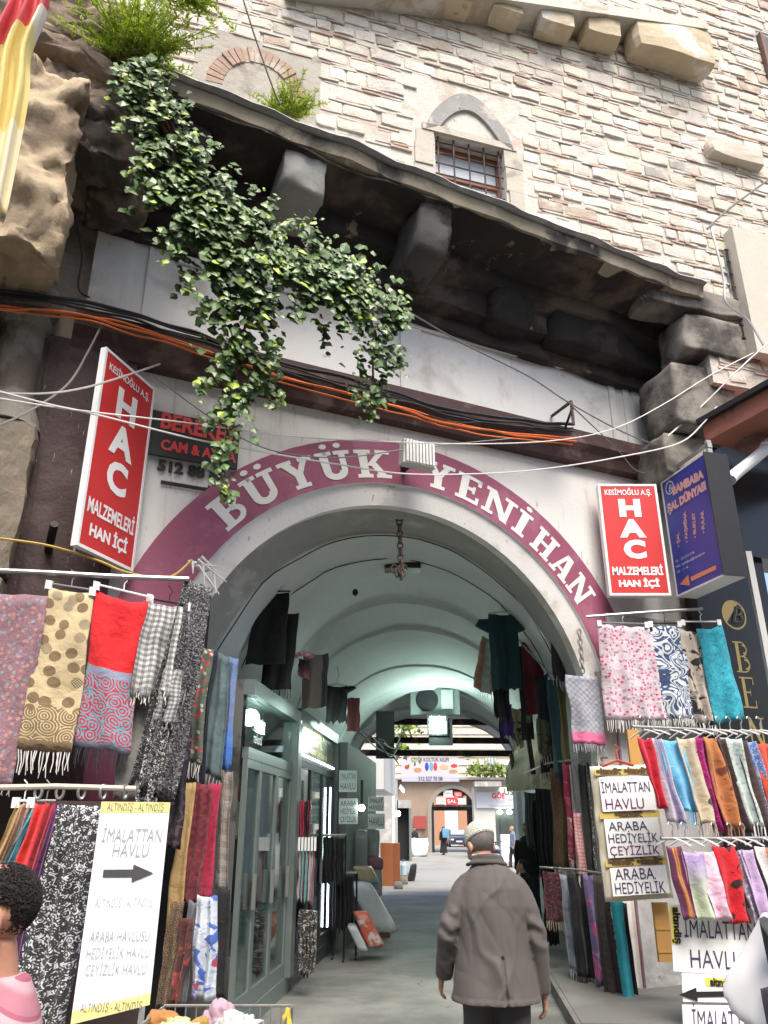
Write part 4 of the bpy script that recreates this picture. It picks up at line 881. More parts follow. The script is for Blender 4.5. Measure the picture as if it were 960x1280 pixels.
scarf('dark violet patterned shawl low behind the black sequined shawl', GL, lambda x, y: pv(x, y, (-2.6, 6.5), 78), 205, 900, 240, 905, 1060, cloth('bigfloral', (.035, .025, .04), (.12, .08, .1), (.02, .02, .03)), folds=3, amp=.03)
# things in the left half of the mouth, one behind another
GM = 'scarves stacked along the left side of the entrance'
C7 = yy(7.05)
scarf('green scarf with red and white flowers and white fringe', GM, yy(6.95), 252, 808, 266, 812, 955, cloth('floral', (.07, .16, .12), (.55, .05, .06), (.55, .5, .4), 1.0), fr=fw, frl=.12, folds=1.2, amp=.025, taper=1.5, skew=-.05)
scarf('narrow navy scarf beside the green flowered scarf', GM, yy(7.0), 263, 812, 272, 812, 985, cloth('plain', (.02, .025, .045)), fr=fb, folds=1, amp=.02, skew=-.03)
scarf('dull teal shawl hanging inside the left of the entrance', GM, C7, 270, 812, 288, 822, 972, cloth('plain', (.1, .15, .16), None, None, 1), fr=fgy, folds=1.6, amp=.03, skew=-.01, taper=1.2)
scarf('dusty blue shawl next to the shop window', GM, yy(7.1), 285, 820, 298, 822, 962, cloth('grad', (.12, .19, .34), (.15, .21, .36), (.05, .16, .5)), folds=1.3, amp=.03, skew=-.0)
scarf('tan scarf hanging low beside the white banner', GM, yy(6.9), 229, 976, 246, 978, 1165, cloth('plain', (.45, .3, .13)), folds=1.2, amp=.02, skew=-.04)
scarf('dark red speckled shawl with a slate blue end', GM, yy(6.95), 246, 978, 266, 980, 1132, cloth('two', (.2, .03, .045), (.1, .11, .17), None, .9), folds=2, amp=.035, skew=-.03, taper=1.2)
scarf('crimson scarf beside the dark red shawl', GM, yy(7.0), 263, 978, 277, 980, 1125, cloth('plain', (.38, .015, .06)), folds=1.3, amp=.03, skew=-.02)
scarf('grey brown plaid scarf hanging in front of the shop post', GM, yy(7.1), 276, 962, 291, 964, 1112, cloth('plaid', (.28, .25, .22), (.14, .12, .11), (.35, .32, .3), 1.2), folds=1.3, amp=.03, skew=.02)
scarf('white flowered scarf with blue and red blossoms near the bottom', GM, yy(6.8), 246, 1118, 272, 1120, 1250, cloth('bigfloral', (.5, .55, .62), (.06, .12, .42), (.45, .05, .09)), folds=2, amp=.04, skew=.02, taper=1.15)
scarf('black bag shaped garment with a grey label beside the shop post', GM, yy(6.9), 272, 1105, 288, 1112, 1245, cloth('plain', (.015, .015, .017)), name='garment', cat='garment', folds=1, amp=.04, taper=1.5)
scarf('red and black scarf low beside the white banner', GM, yy(6.75), 226, 1146, 243, 1148, 1258, cloth('bigfloral', (.1, .03, .025), (.35, .05, .04), (.03, .02, .02)), folds=2, amp=.04, skew=-.06)
scarf('brown leopard scarf low beside the red and black scarf', GM, yy(6.8), 214, 1125, 230, 1126, 1262, cloth('leopard', (.25, .17, .1), (.05, .03, .02), None, 1.2), folds=1.5, amp=.04, skew=-.04)
scarf('slate blue scarf low between the flowered and leopard scarves', GM, yy(6.85), 236, 1125, 250, 1127, 1258, cloth('plain', (.13, .14, .17)), folds=1.5, amp=.03, skew=-.04)
q = MB(); q.prism([pv(30, 1000, (-2.5, 6.15), 78), pv(207, 1003, (-2.5, 6.15), 78), pv(165, 1330, (-2.5, 6.15), 78), pv(-60, 1330, (-2.5, 6.15), 78)], -hd(168) * .03); tag(obj('display_board', q, mat('dark_brown_board', (.05, .032, .028), .7, .3, 3, .2, 12)), 'dark brown board behind the white banner and lace shawl', 'board')
q = MB(); c = yy(7.3)(255, 1000); q.wbox(c.x - .36, c.x - .02, 7.3, 7.34, .05, 2.0)
tag(obj('display_board', q, M_black), 'dark display board behind the scarves left of the shop', 'board')
# lower rail at far left
GLL = 'scarves on the lower rail at far left'
for lab, x0, x1, yb, m in (('gold shimmering scarf first on the lower left rail', 22, 33, 1090, cloth('shimmer', (.4, .27, .12), (.6, .5, .3))), ('dusty pink scarf beside the gold one on the rail', 31, 40, 1092, cloth('plain', (.5, .27, .2))), ('bright cyan scarf between pink and red on the rail', 37, 46, 1098, cloth('plain', (.09, .42, .52))), ('scarlet scarf on a hanger on the lower rail', 45, 62, 1140, cloth('plain', (.6, .03, .03))), ('dark red scarf behind the scarlet one', 58, 71, 1165, cloth('plain', (.35, .015, .035))), ('purple scarf hanging beside the white lace shawl', 62, 74, 1215, cloth('plain', (.14, .03, .14)))):
    scarf(lab, GLL, lp2, x0, 1004 if x0 < 60 else 1006, x1, 1004, yb, m, folds=1.6, amp=.04, taper=1.25, skew=-.12)
scarf('black shawl covered with white lace rosettes beside the banner', GLL, lambda x, y: pv(x, y, (-2.4, 5.7), 78), 74, 1003, 130, 1006, 1300, cloth('lace', (.03, .03, .035), (.62, .62, .64), None, 1.25), folds=3, amp=.04, skew=-.12, taper=1.3, fr=fw, frl=.05)
# rails and hangers
q = MB(); q.tube([lp1(-30, 712) , lp1(60, 716), lp1(150, 721), lp1(236, 724)], .022, 8); tag(obj('display_rail', q, M_steel, smooth=False), 'grey steel rail above the polka dot and red scarves', 'rail')
q = MB(); q.tube([lp2(-30, 985), lp2(70, 983), lp2(170, 986)], .02, 8); tag(obj('display_rail', q, mat('pale_pole', (.5, .44, .35), .5, .15, 6, .1, 30)), 'pale pole below the fringed scarves at far left', 'rail')
def hanger_bar(label, P, x0, y0, x1, y1, m, clips=True, hook=True, dn=0):
    a, b_ = P(x0, y0), P(x1, y1); t = thing('clip_hanger', label, 'hanger', (a + b_) / 2)
    q = MB(); q.tube([a, b_], .009, 6)
    if hook: c = (a + b_) / 2; q.tube([c, c + UP * .06, c + UP * .09 + (b_ - a).normalized() * .02, c + UP * .12, c + UP * .14 - (b_ - a).normalized() * .02], .005, 6)
    obj('bar', q, m, t)
    if clips:
        for p in (a.lerp(b_, .03), a.lerp(b_, .97)):
            q = MB(); q.box(p - UP * .012, (b_ - a).normalized() * .025, Vector((0, .012, 0)), UP * .035); obj('clip', q, M_whiteplastic, t)
    return t
hanger_bar('white clip hanger holding the bright red scarf', lp1, 119, 730, 190, 747, M_whiteplastic)
hanger_bar('thin metal hanger holding the polka dot scarf', lp1, 60, 729, 118, 738, M_steel)
hanger_bar('dark hanger holding the checked headscarf', lp1, 187, 748, 236, 757, M_black)
for i, (x0, x1) in enumerate(((20, 40), (46, 70))): hanger_bar(('white plastic hanger over the gold and cyan scarves', 'wire hanger over the scarlet scarf')[i], lp2, x0, 1001, x1, 1001, (M_whiteplastic, M_steel)[i], clips=i == 0)
q = MB()
for i in range(5): link(q, lp2(48 + 27 * i, 990), .09, .025, .3 * i)
tag(obj('rail_hooks', q, M_steel), 'steel hooks along the pale pole', 'hooks', kind='stuff')

# white banner with an arrow
bn = [lp2(127, 1003), lp2(214, 1003), lp2(188, 1255), lp2(88, 1280)]; shift = Vector((.12, -.35, 0))
bt = thing('banner', 'white banner with a black arrow and yellow edges left of the arch', 'banner', bn[3] + shift); bn = [p + shift * 0 - hd(168) * -.0 for p in bn]
bn = [pv(127, 1002, (-2.2, 5.45), 78), pv(213, 1003, (-2.2, 5.45), 78), pv(187, 1256, (-2.2, 5.45), 78), pv(88, 1281, (-2.2, 5.45), 78)]
def bq(u, v_): return bn[0].lerp(bn[1], u).lerp(bn[3].lerp(bn[2], u), v_)
bnN = hd(168)
q = MB(); q.prism([bq(0, 0), bq(1, 0), bq(1, 1), bq(0, 1)], -bnN * .012); obj('sheet', q, mat('banner_sheet', (.8, .81, .8), .55, .02, 3, .06, 8), bt)
bx = (bn[1] - bn[0]).normalized(); bz = (bn[0] - bn[3]).normalized()
for v0, v1 in ((0, .055), (.945, 1)):
    q = MB(); q.prism([bq(0, v0) + bnN * .002, bq(1, v0) + bnN * .002, bq(1, v1) + bnN * .002, bq(0, v1) + bnN * .002], -bnN * .001); obj('edge_strip', q, mat('pale_yellow', (.74, .69, .28), .5, .06, 4, 0), bt)
wbn = (bn[1] - bn[0]).length
for s_, v_, sz, f_, m in (('ALTINDİŞ - ALTINDİŞ', .045, .07, .82, M_ink), ('İMALATTAN', .2, .12, .86, M_greytext), ('HAVLU', .275, .12, .52, M_greytext), ('ALTINDİŞ - ALTINDİŞ', .515, .075, .8, M_greytext), ('ARABA HAVLUSU', .675, .09, .82, M_greytext), ('HEDİYELİK HAVLU', .75, .09, .86, M_greytext), ('ÇEYİZLİK HAVLU', .825, .09, .82, M_greytext), ('ALTINDİŞ - ALTINDİŞ', .985, .07, .82, M_ink)):
    text(s_, bq(.5, v_) + bnN * .004, bx, bz, sz * .95, bt, m, fit=wbn * f_ * 1.0, shear=.12, bold=-.001)
M_arrow = mat('arrow_grey', (.06, .062, .068), .6, .1, 4, 0); q = MB(); c = bq(.5, .355) + bnN * .004; q.box(c - bx * .06, bx * .09, bz * .022, bnN * .001); q.prism([c + bx * .03 + bz * .052, c + bx * .16, c + bx * .03 - bz * .052], bnN * .002); obj('arrow', q, M_arrow, bt)

# ------------------------------------------------------------------ right side goods
GR = 'scarves on the upper rail right of the arch'
scarf('white scarf with small pink flowers on the right rail', GR, rp1, 747, 781, 811, 783, 900, cloth('floral', (.55, .5, .53), (.5, .08, .17), (.3, .25, .33), None, .9), fr=fw, frl=.12, folds=3.5, amp=.035, taper=1.1, skew=.03)
scarf('navy and white swirl patterned scarf on the right rail', GR, rp1, 811, 783, 851, 783, 898, cloth('swirl', (.05, .075, .16), (.62, .66, .68), (.18, .28, .4)), fr=fw, frl=.1, folds=1.2, amp=.025, skew=.05)
scarf('black and cream flowered scarf beside the swirl scarf', GR, rp1, 847, 785, 875, 790, 905, cloth('bigfloral', (.5, .43, .36), (.03, .03, .03), (.3, .27, .24), .8), fr=fw, frl=.1, folds=2, amp=.04, skew=.05)
scarf('turquoise scarf with dark feather pattern on the right rail', GR, rp1, 869, 786, 903, 780, 903, cloth('paisley', (.04, .4, .5), (.015, .13, .2), None, 1.3), folds=1.6, amp=.03, skew=.09, sag=.03, taper=1.05)
q = MB(); q.tube([rp1(733, 771), rp1(800, 766), rp1(878, 761)], .018, 8); tag(obj('display_rail', q, M_steel), 'rusty steel rail under the right red sign', 'rail')
for lab, x0, y0, x1, y1, m in (('thin hanger holding the pink flowered scarf', 747, 778, 810, 780, M_steel), ('thin hanger holding the swirl scarf', 812, 779, 850, 779, M_black), ('white hanger bar holding the turquoise scarf', 852, 777, 900, 777, M_whiteplastic)): hanger_bar(lab, rp1, x0, y0, x1, y1, m)
GR2 = 'scarves on the middle rack at far right'
for lab, x0, x1, y0, yb, m, f_ in (
 ('plain red scarf at the left end of the middle rack', 796, 812, 922, 1010, cloth('plain', (.5, .02, .04)), None),
 ('lilac striped scarf second on the middle rack', 810, 826, 922, 1028, cloth('stripes', (.38, .33, .45), (.2, .18, .3), (.5, .45, .5), 1.5), None),
 ('sky blue scarf third on the middle rack', 822, 850, 924, 1014, cloth('plain', (.15, .43, .68)), mat('blue_yarn', (.1, .36, .6), .9, .1, 9, 0)),
 ('cream scarf with black flower sprigs on the middle rack', 844, 868, 922, 1030, cloth('bigfloral', (.5, .42, .3), (.5, .42, .3), (.05, .04, .04), .8), fbe),
 ('magenta scarf with lace edge on the middle rack', 866, 879, 921, 1040, cloth('lace', (.3, .01, .13), (.45, .05, .25)), None),
 ('orange brown scarf with dark motifs on the middle rack', 876, 899, 921, 1034, cloth('bigfloral', (.45, .17, .06), (.4, .14, .05), (.2, .06, .03), 1.5), mat('rust_yarn', (.33, .11, .05), .9, .1, 9, 0)),
 ('dark brown scarf between the orange and pale green scarves', 895, 906, 922, 1040, cloth('plain', (.07, .045, .045)), None),
 ('pale green white scarf with dots on the middle rack', 902, 923, 922, 1032, cloth('floral', (.5, .56, .54), (.3, .38, .36), (.4, .46, .44)), fw),
 ('dark brown shawl beside the pale green scarf', 918, 936, 924, 1040, cloth('plaid', (.08, .05, .045), (.05, .03, .03), None, 2), None),
 ('blue patterned scarf near the right end of the rack', 932, 944, 926, 1036, cloth('lace', (.12, .2, .42), (.4, .45, .55)), None),
 ('red orange scarf with dark leaves at the rack end', 938, 966, 928, 1036, cloth('bigfloral', (.58, .07, .03), (.58, .07, .03), (.1, .02, .02), .9), None)):
    scarf(lab, GR2, rp2, x0, y0, x1, y0 + 1, yb, m, fr=f_, frl=.14, folds=1.4, amp=.04, skew=.12, taper=1.0)
q = MB(); q.tube([rp2(790, 908), rp2(880, 912), rp2(985, 918)], .014, 8); tag(obj('display_rail', q, M_steel), 'chrome rail above the middle rack of scarves', 'rail')
def hookset(P, xs, y, label, group):
    first = None
    for x in xs:
        p = P(x, y)
        if first is None:
            t = thing('wire_hanger', label, 'hanger', p, group); q = MB(); d_ = FN
            q.tube([p + d_ * .2 - UP * .02, p + d_ * .1 + UP * .02, p + UP * .045, p - d_ * .1 + UP * .02, p - d_ * .2 - UP * .02], .008, 5); obj('bar', q, M_whiteplastic, t)
            q = MB(); q.tube([p + UP * .045, p + UP * .1, p + UP * .13 + FU * .02, p + UP * .16, p + UP * .17 - FU * .03, p + UP * .15 - FU * .04], .006, 5); obj('hook', q, M_steel, t); first = (t, p)
        else: dup(first[0], p - first[1])
hookset(rp2, [806, 818, 838, 856, 872, 888, 901, 914, 928, 940, 952], 918, 'small clear hanger on the chrome rail of the middle rack', 'hangers on the middle rack')
GR3 = 'scarves on the lower rack at far right'
for lab, x0, x1, y0, yb, m in (
 ('brown and orange striped scarf at the left of the lower rack', 834, 850, 1058, 1150, cloth('stripes', (.25, .07, .05), (.45, .2, .05), (.15, .04, .1), 2)),
 ('lilac to pale green shaded scarf on the lower rack', 850, 877, 1064, 1150, cloth('grad', (.42, .32, .55), (.5, .58, .42), (.45, .6, .58))),
 ('pink scarf with curved white lines on the lower rack', 868, 893, 1064, 1150, cloth('swirl', (.66, .38, .5), (.72, .55, .62), (.5, .03, .2), .5)),
 ('red scarf with black spots on the lower rack', 889, 916, 1058, 1155, cloth('bigfloral', (.55, .015, .025), (.55, .015, .025), (.03, .015, .015), 1.5)),
 ('grey flowered scarf beside the red spotted scarf', 913, 926, 1062, 1158, cloth('floral', (.2, .18, .23), (.4, .35, .4), (.1, .08, .12))),
 ('pale lilac silky scarf on the lower rack', 922, 940, 1062, 1158, cloth('plain', (.52, .38, .58), None, None, 1, .5)),
 ('white scarf with orange stripes at the lower rack end', 944, 970, 1058, 1150, cloth('stripes', (.62, .5, .45), (.55, .2, .12), (.7, .65, .62), .8))):
    scarf(lab, GR3, rp3, x0, y0, x1, y0, yb, m, folds=1.2, amp=.03, skew=.1)
q = MB(); q.tube([rp3(826, 1048), rp3(900, 1048), rp3(990, 1047)], .014, 8); tag(obj('display_rail', q, M_steel), 'chrome rail above the lower rack of scarves', 'rail')
hookset(rp3, [842, 858, 876, 896, 916, 932, 954], 1054, 'small clear hanger on the chrome rail of the lower rack', 'hangers on the lower rack')
# towel sign: hanging stack of printed towels
HA = FL(3.2, 1.35, 0)
def hp(x, y): return pv(x, y, HA, 88)
t = thing('towel_display', 'hanging plastic strip of three hand lettered white towels', 'display', hp(790, 1128))
Q = [hp(737, 958), hp(815, 956), hp(842, 1122), hp(757, 1128)]
def tq(u, v_): return Q[0].lerp(Q[1], u).lerp(Q[3].lerp(Q[2], u), v_)
hN = hd(178)
q = MB(); nv = 24; nu = 8; vs = []
for s_ in (0, 1):
    for j in range(nv + 1):
        for i in range(nu + 1):
            p = tq(i / nu, j / nv); bul = .035 * abs(sin(pi * 3 * j / nv)) ** .5 * (1 - (2 * i / nu - 1) ** 4)
            vs.append(p + hN * (bul if s_ == 0 else -bul - .01) + noise.noise_vector(p * 5) * .008)
m_ = (nu + 1) * (nv + 1); fs = []
for s_ in (0, 1): fs += [(s_ * m_ + j * (nu + 1) + i, s_ * m_ + j * (nu + 1) + i + 1, s_ * m_ + (j + 1) * (nu + 1) + i + 1, s_ * m_ + (j + 1) * (nu + 1) + i) for j in range(nv) for i in range(nu)]
ed = [(i, 0) for i in range(nu)] + [(nu, j) for j in range(nv)] + [(i, nv) for i in range(nu, 0, -1)] + [(0, j) for j in range(nv, 0, -1)]
for k_ in range(len(ed)):
    a, b_ = ed[k_], ed[(k_ + 1) % len(ed)]; ia, ib = a[1] * (nu + 1) + a[0], b_[1] * (nu + 1) + b_[0]; fs.append((ia, ib, m_ + ib, m_ + ia))
q.add(vs, fs); obj('plastic_strip', q, mat('cream_plastic', (.55, .5, .38), .3, .1, 4, .2, 14), t, smooth=True)
tx = (Q[1] - Q[0]).normalized(); tzv = (Q[0] - Q[3]).normalized(); tw = (Q[1] - Q[0]).length
for k_, (v0, v1, lines) in enumerate(((.09, .35, (('İMALATTAN', .21, M_ink), ('HAVLU', .335, M_violet))), (.405, .69, (('ARABA', .495, M_ink), ('HEDİYELİK', .585, M_ink), ('ÇEYİZLİK', .675, M_violet))), (.76, .96, (('ARABA', .85, M_ink), ('HEDİYELİK', .95, M_ink))))):
    q = MB(); d_ = hN * .042; q.prism([tq(.1, v0) + d_, tq(.93, v0) + d_, tq(.93, v1) + d_, tq(.1, v1) + d_], hN * .008); tp = obj('towel', q, M_paper, t)
    for s_, v_, m in lines: text(s_, tq(.5 if len(s_) > 5 else .45, v_) + hN * .052, tx, tzv, .14 if k_ != 1 else .115, tp, m, fit=tw * (.76 if len(s_) > 5 else .6), bold=.0)
for v_, s_ in ((.055, 'altındiş altındiş'), (.385, 'altındiş'), (.735, 'altındiş altındiş')):
    q = MB(); d_ = hN * .03; q.prism([tq(.05, v_ - .03) + d_, tq(.97, v_ - .03) + d_, tq(.97, v_ + .018) + d_, tq(.05, v_ + .018) + d_], hN * .006); yb_ = obj('yellow_strip', q, mat('ochre_print', (.55, .42, .12), .5, .1, 4, .05), t)
    text(s_, tq(.5, v_ + .008) + hN * .038, tx, tzv, .075, yb_, mat('brown_ink', (.1, .06, .03), .6, .1, 4, 0), fit=tw * (.85 if len(s_) > 9 else .45), bold=.006)
q = MB(); c = tq(.45, 0); q.tube([c - tx * .16, c + UP * .05, c + tx * .16], .014, 6); q.tube([c + UP * .05, c + UP * .12, c + UP * .17 + tx * .03, c + UP * .2 - tx * .02], .01, 6); obj('hanger', q, mat('red_hanger', (.4, .06, .05), .5, .1, 4, 0), t)
# posters with hand lettering at lower right
PA = FL(3.9, 2.2, 0)
def pp_(x, y): return pv(x, y, PA, 84)
def poster(label, pts, lines, nm='poster', cat='poster', yl=None):
    Q_ = [pp_(*p) for p in pts]; f_ = lambda u, v_: Q_[0].lerp(Q_[1], u).lerp(Q_[3].lerp(Q_[2], u), v_); nn_ = hd(174)
    q = MB(); q.prism(Q_, -nn_ * .012); o = tag(obj(nm, q, M_paper), label, cat)
    x_ = (Q_[1] - Q_[0]).normalized(); z_ = (Q_[0] - Q_[3]).normalized(); w_ = (Q_[1] - Q_[0]).length
    for s_, u_, v_, sz, fit_ in lines: text(s_, f_(u_, v_) + nn_ * .003, x_, z_, sz, o, M_ink, fit=w_ * fit_, bold=-.001)
    if yl:
        q = MB(); q.prism([f_(a, b_) + nn_ * .002 for a, b_ in yl[1]], nn_ * .002); y_ = obj('yellow_strip', q, M_yellow, o)
        text(yl[0], f_(*yl[2]) + nn_ * .006, x_ if not yl[3] else -z_, z_ if not yl[3] else x_, yl[4], y_, M_signblack, fit=yl[5] * w_, bold=.004)
    return o
poster('white towel poster hung below the lower rack of scarves', [(837, 1130), (945, 1136), (952, 1222), (842, 1214)], (('İMALATTAN', .56, .48, .2, .82), ('HAVLU', .5, .92, .2, .6)), yl=('altındiş', [(.0, .03), (.09, .03), (.09, .6), (.0, .6)], (.03, .32), True, .09, .36))
poster('white folded towel with a black arrow below the poster', [(852, 1216), (948, 1222), (950, 1254), (854, 1252)], (), 'folded_towel', 'towel', yl=('altındiş altındiş', [(.3, .12), (1, .12), (1, .42), (.3, .42)], (.66, .4), False, .08, .6))
q = MB(); nn_ = hd(174); o_ = pp_(868, 1243) + nn_ * .004; xx_ = hd(84); q.box(o_ + xx_ * .28, xx_ * .26, UP * .02, nn_ * .002); q.prism([o_ + xx_ * .02 + UP * .05, o_ - xx_ * .14 , o_ + xx_ * .02 - UP * .05], nn_ * .004)
obj('arrow', q, M_signblack, [o for o in bpy.data.objects if o.name.startswith('folded_towel')][0])
poster('lowest white towel poster at the bottom right edge', [(853, 1256), (950, 1258), (953, 1330), (856, 1330)], (('İMALATTAN', .55, .42, .2, .86),))
q = MB(); a, b_ = pv(783, 912, FL(3.4, .6, 0), 84), pv(803, 960, FL(3.4, .6, 0), 84); q.box((a + b_) / 2, hd(84) * abs((b_ - a).dot(hd(84))) / 2, hd(174) * .02, UP * (a.z - b_.z) / 2 * 1.0); tag(obj('wooden_board', q, M_pinewood), 'small yellow wooden board above the towel strip', 'board')
q = MB(); a, b_ = pv(815, 1128, FL(3.5, 1.2, 0), 84), pv(842, 1202, FL(3.5, 1.2, 0), 84); w2 = abs((b_ - a).dot(hd(84)))
q.box((a + b_) / 2, hd(84) * w2 / 2, hd(174) * .02, UP * (a.z - b_.z) / 2)
for k_ in range(2): q.box((a + b_) / 2 + UP * (a.z - b_.z) * (.05 - .42 * k_) * .9 + hd(174) * .022, hd(84) * w2 / 2, hd(174) * .006, UP * .008)
tag(obj('wooden_board', q, M_pinewood), 'orange wooden board leaning behind the white poster', 'board')

# ------------------------------------------------------------------ goods inside the mouth, right half
GI = 'scarves hung in rows along the right side of the passage'
for lab, Y, x0, y0, x1, y1, yb, m, f_, kw in (
 ('grey checked scarf with a pink lower end and grey fringe', 9.2, 707, 843, 747, 846, 930, cloth('two', (.36, .37, .42), (.55, .13, .25), None, .62), fgy, dict(folds=1.2, amp=.03, skew=.03)),
 ('long dark teal scarf inside the right of the entrance', 10.2, 683, 850, 698, 848, 968, cloth('plain', (.03, .075, .085)), fb, dict(folds=1, amp=.03)),
 ('olive scarf between the teal and grey scarves', 10.0, 695, 840, 704, 840, 962, cloth('plain', (.11, .1, .03)), None, dict(folds=1, amp=.03)),
 ('black fringed scarf at the right spring of the arch', 9.8, 683, 765, 722, 770, 850, cloth('plain', (.02, .018, .017)), fgy, dict(folds=2, amp=.05, taper=.8, ragged=.2)),
 ('dark plum scarf hung behind the grey checked scarf', 9.9, 703, 805, 722, 825, 870, cloth('plain', (.07, .02, .05)), None, dict(folds=1, amp=.03, taper=.6)),
 ('dark red scarf with a pale fringe under the vault', 11.2, 652, 803, 677, 800, 893, cloth('plain', (.14, .02, .03)), fgy, dict(folds=1.2, amp=.03)),
 ('black scarf behind the dark red one under the vault', 11.4, 646, 808, 660, 806, 925, cloth('plain', (.015, .015, .017)), None, dict(folds=1, amp=.03)),
 ('black long scarf beside the dark red one', 10.8, 668, 845, 684, 842, 965, cloth('plain', (.02, .025, .03)), fb, dict(folds=1.2, amp=.03)),
 ('purple scarf bundle low under the teal shirt', 11.8, 622, 880, 640, 880, 922, cloth('plain', (.1, .05, .25)), None, dict(folds=1.5, amp=.05, ragged=.15)),
 ('yellow and navy scarf bundle under the teal shirt', 11.9, 638, 885, 652, 886, 930, cloth('bigfloral', (.45, .42, .22), (.05, .08, .16), (.2, .35, .4)), None, dict(folds=1.5, amp=.05, ragged=.15)),
 ('olive and black scarf tuft hanging beside the teal scarf', 10.6, 670, 898, 686, 900, 945, cloth('bigfloral', (.09, .1, .05), (.03, .03, .03), (.2, .19, .1)), fbe, dict(folds=2, amp=.04, ragged=.1)),
 ('brown leopard shawl on the middle row of the right side', 10.4, 687, 960, 708, 958, 1085, cloth('leopard', (.2, .13, .06), (.05, .03, .02), None, 1.3), fbe, dict(folds=1.5, amp=.05, skew=-.03)),
 ('crimson and white scarf in the middle row', 9.9, 703, 955, 713, 956, 1088, cloth('bigfloral', (.3, .02, .06), (.4, .1, .13), (.55, .5, .48)), fgy, dict(folds=1.2, amp=.04)),
 ('light grey knitted scarf in the middle row', 9.8, 711, 956, 722, 957, 1100, cloth('shimmer', (.3, .3, .29), (.5, .5, .48)), fgy, dict(folds=1.3, amp=.04)),
 ('white and red keffiyeh scarf in the middle row', 9.6, 716, 1015, 726, 1016, 1095, cloth('plaid', (.55, .5, .48), (.42, .03, .06), None, 3), fw, dict(folds=1.2, amp=.03)),
 ('black and grey knitted scarf in the middle row', 9.7, 722, 954, 733, 956, 1100, cloth('shimmer', (.07, .065, .06), (.35, .34, .32)), fgy, dict(folds=1.3, amp=.04)),
 ('grey and black banded scarf beside the towel strip', 9.5, 732, 952, 744, 955, 1102, cloth('lace', (.03, .03, .03), (.42, .42, .4), None, 1.2), fgy, dict(folds=1.3, amp=.04)),
 ('charcoal scarf close to the towel strip', 9.3, 742, 952, 756, 955, 1095, cloth('plain', (.06, .06, .065)), fb, dict(folds=1.3, amp=.04)),
 ('dark maroon patterned shawl in the lower row', 10.3, 678, 1088, 702, 1090, 1152, cloth('lace', (.08, .02, .03), (.22, .12, .12), None, 1.5), fbe, dict(folds=2, amp=.04)),
 ('blue grey scarf with pink blots in the lower row', 9.8, 699, 1092, 714, 1094, 1212, cloth('bigfloral', (.2, .23, .27), (.13, .15, .2), (.35, .1, .14), .6), fgy, dict(folds=1.4, amp=.05, skew=.04)),
 ('black scarf widest in the lower row', 9.6, 709, 1090, 733, 1092, 1222, cloth('plain', (.012, .012, .014)), fb, dict(folds=1.8, amp=.05, skew=.03)),
 ('violet and pink flowered scarf in the lower row', 9.4, 729, 1092, 745, 1094, 1232, cloth('bigfloral', (.12, .1, .2), (.42, .07, .2), (.3, .3, .38), .8), None, dict(folds=1.4, amp=.04, skew=.04)),
 ('dark brown shawl in the lower row beside the teal strip', 9.1, 740, 1092, 764, 1096, 1300, cloth('plaid', (.06, .045, .042), (.035, .03, .03), None, 1.5), fb, dict(folds=2, amp=.05, skew=.04)),
 ('black and white lace edged scarf beside the brown shawl', 9.0, 757, 1098, 768, 1100, 1300, cloth('lace', (.03, .03, .03), (.55, .54, .5), None, .9), None, dict(folds=1, amp=.03, skew=.08)),
 ('narrow teal scarf reaching down beside the marble pier', 8.9, 763, 1120, 777, 1122, 1310, cloth('plain', (.02, .26, .31)), None, dict(folds=1, amp=.03, skew=.04)),
 ('dark navy scarf between the teal scarf and the pier', 9.0, 774, 1126, 783, 1128, 1270, cloth('plain', (.03, .025, .05)), None, dict(folds=1, amp=.03, skew=.03))):
    scarf(lab, GI, yy(Y), x0, y0, x1, y1, yb, m, fr=f_, **kw)
# rails that carry them
for lab, pts in (('thin steel rail carrying the upper scarves inside the entrance', ((9.2, 750, 843), (10.2, 690, 848), (11.4, 648, 803))), ('thin steel rail carrying the middle scarves on the right', ((9.2, 760, 950), (9.8, 715, 953), (10.5, 684, 957), (13, 655, 970))), ('thin steel rail carrying the lower scarves on the right', ((8.9, 775, 1098), (9.6, 720, 1090), (10.4, 675, 1087)))):
    q = MB(); q.tube([pd(x, y - 3, Y) for Y, x, y in pts], .013, 6); tag(obj('display_rail', q, M_steel), lab, 'rail')
def shirt(label, Y, x0, y0, x1, yb, m, sleeve=.16, group=None, collar=True):
    tl, tr = pd(x0, y0, Y), pd(x1, y0, Y); L = tl.z - pd((x0 + x1) / 2, yb, Y).z; w_ = (tr - tl).length
    mb, _, _ = drape(tl, tr, L, folds=1.6, amp=.05, taper=.95, ragged=.05)
    for s_, c in ((-1, tl), (1, tr)):
        e = c + Vector((s_ * sleeve * .7, 0, -sleeve * 1.5)); mb.loft([(c + Vector((-s_ * .03, 0, -.05)), (.05, 0, .06), (0, .03, 0)), ((c + e) / 2, (.08, 0, .04 * s_), (0, .04, 0)), (e, (.09, 0, .05 * s_), (0, .035, 0))], 10)
    o = tag(obj('shirt', mb, m, smooth=True), label, 'garment', group)
    q = MB(); q.tube([tl + UP * .01, (tl + tr) / 2 + UP * .04, tr + UP * .01], .009, 6); c = (tl + tr) / 2; q.tube([c + UP * .04, c + UP * .12, c + UP * .15 + Vector((.02, 0, 0)), c + UP * .3], .006, 5); obj('hanger', q, M_steel, o)
    return o
GS = 'clothes hung under the vault'
shirt('dark teal blouse hung under the right of the vault', 10.6, 610, 768, 646, 862, cloth('plain', (.012, .045, .05)), .14, GS)
scarf('orange and green plaid cloth beside the teal blouse', GS, yy(10.9), 603, 795, 616, 800, 868, cloth('check', (.45, .5, .42), (.55, .12, .08), (.2, .4, .3)), name='cloth', cat='cloth', folds=1, amp=.04, skew=-.12, fr=fw, taper=1.8)
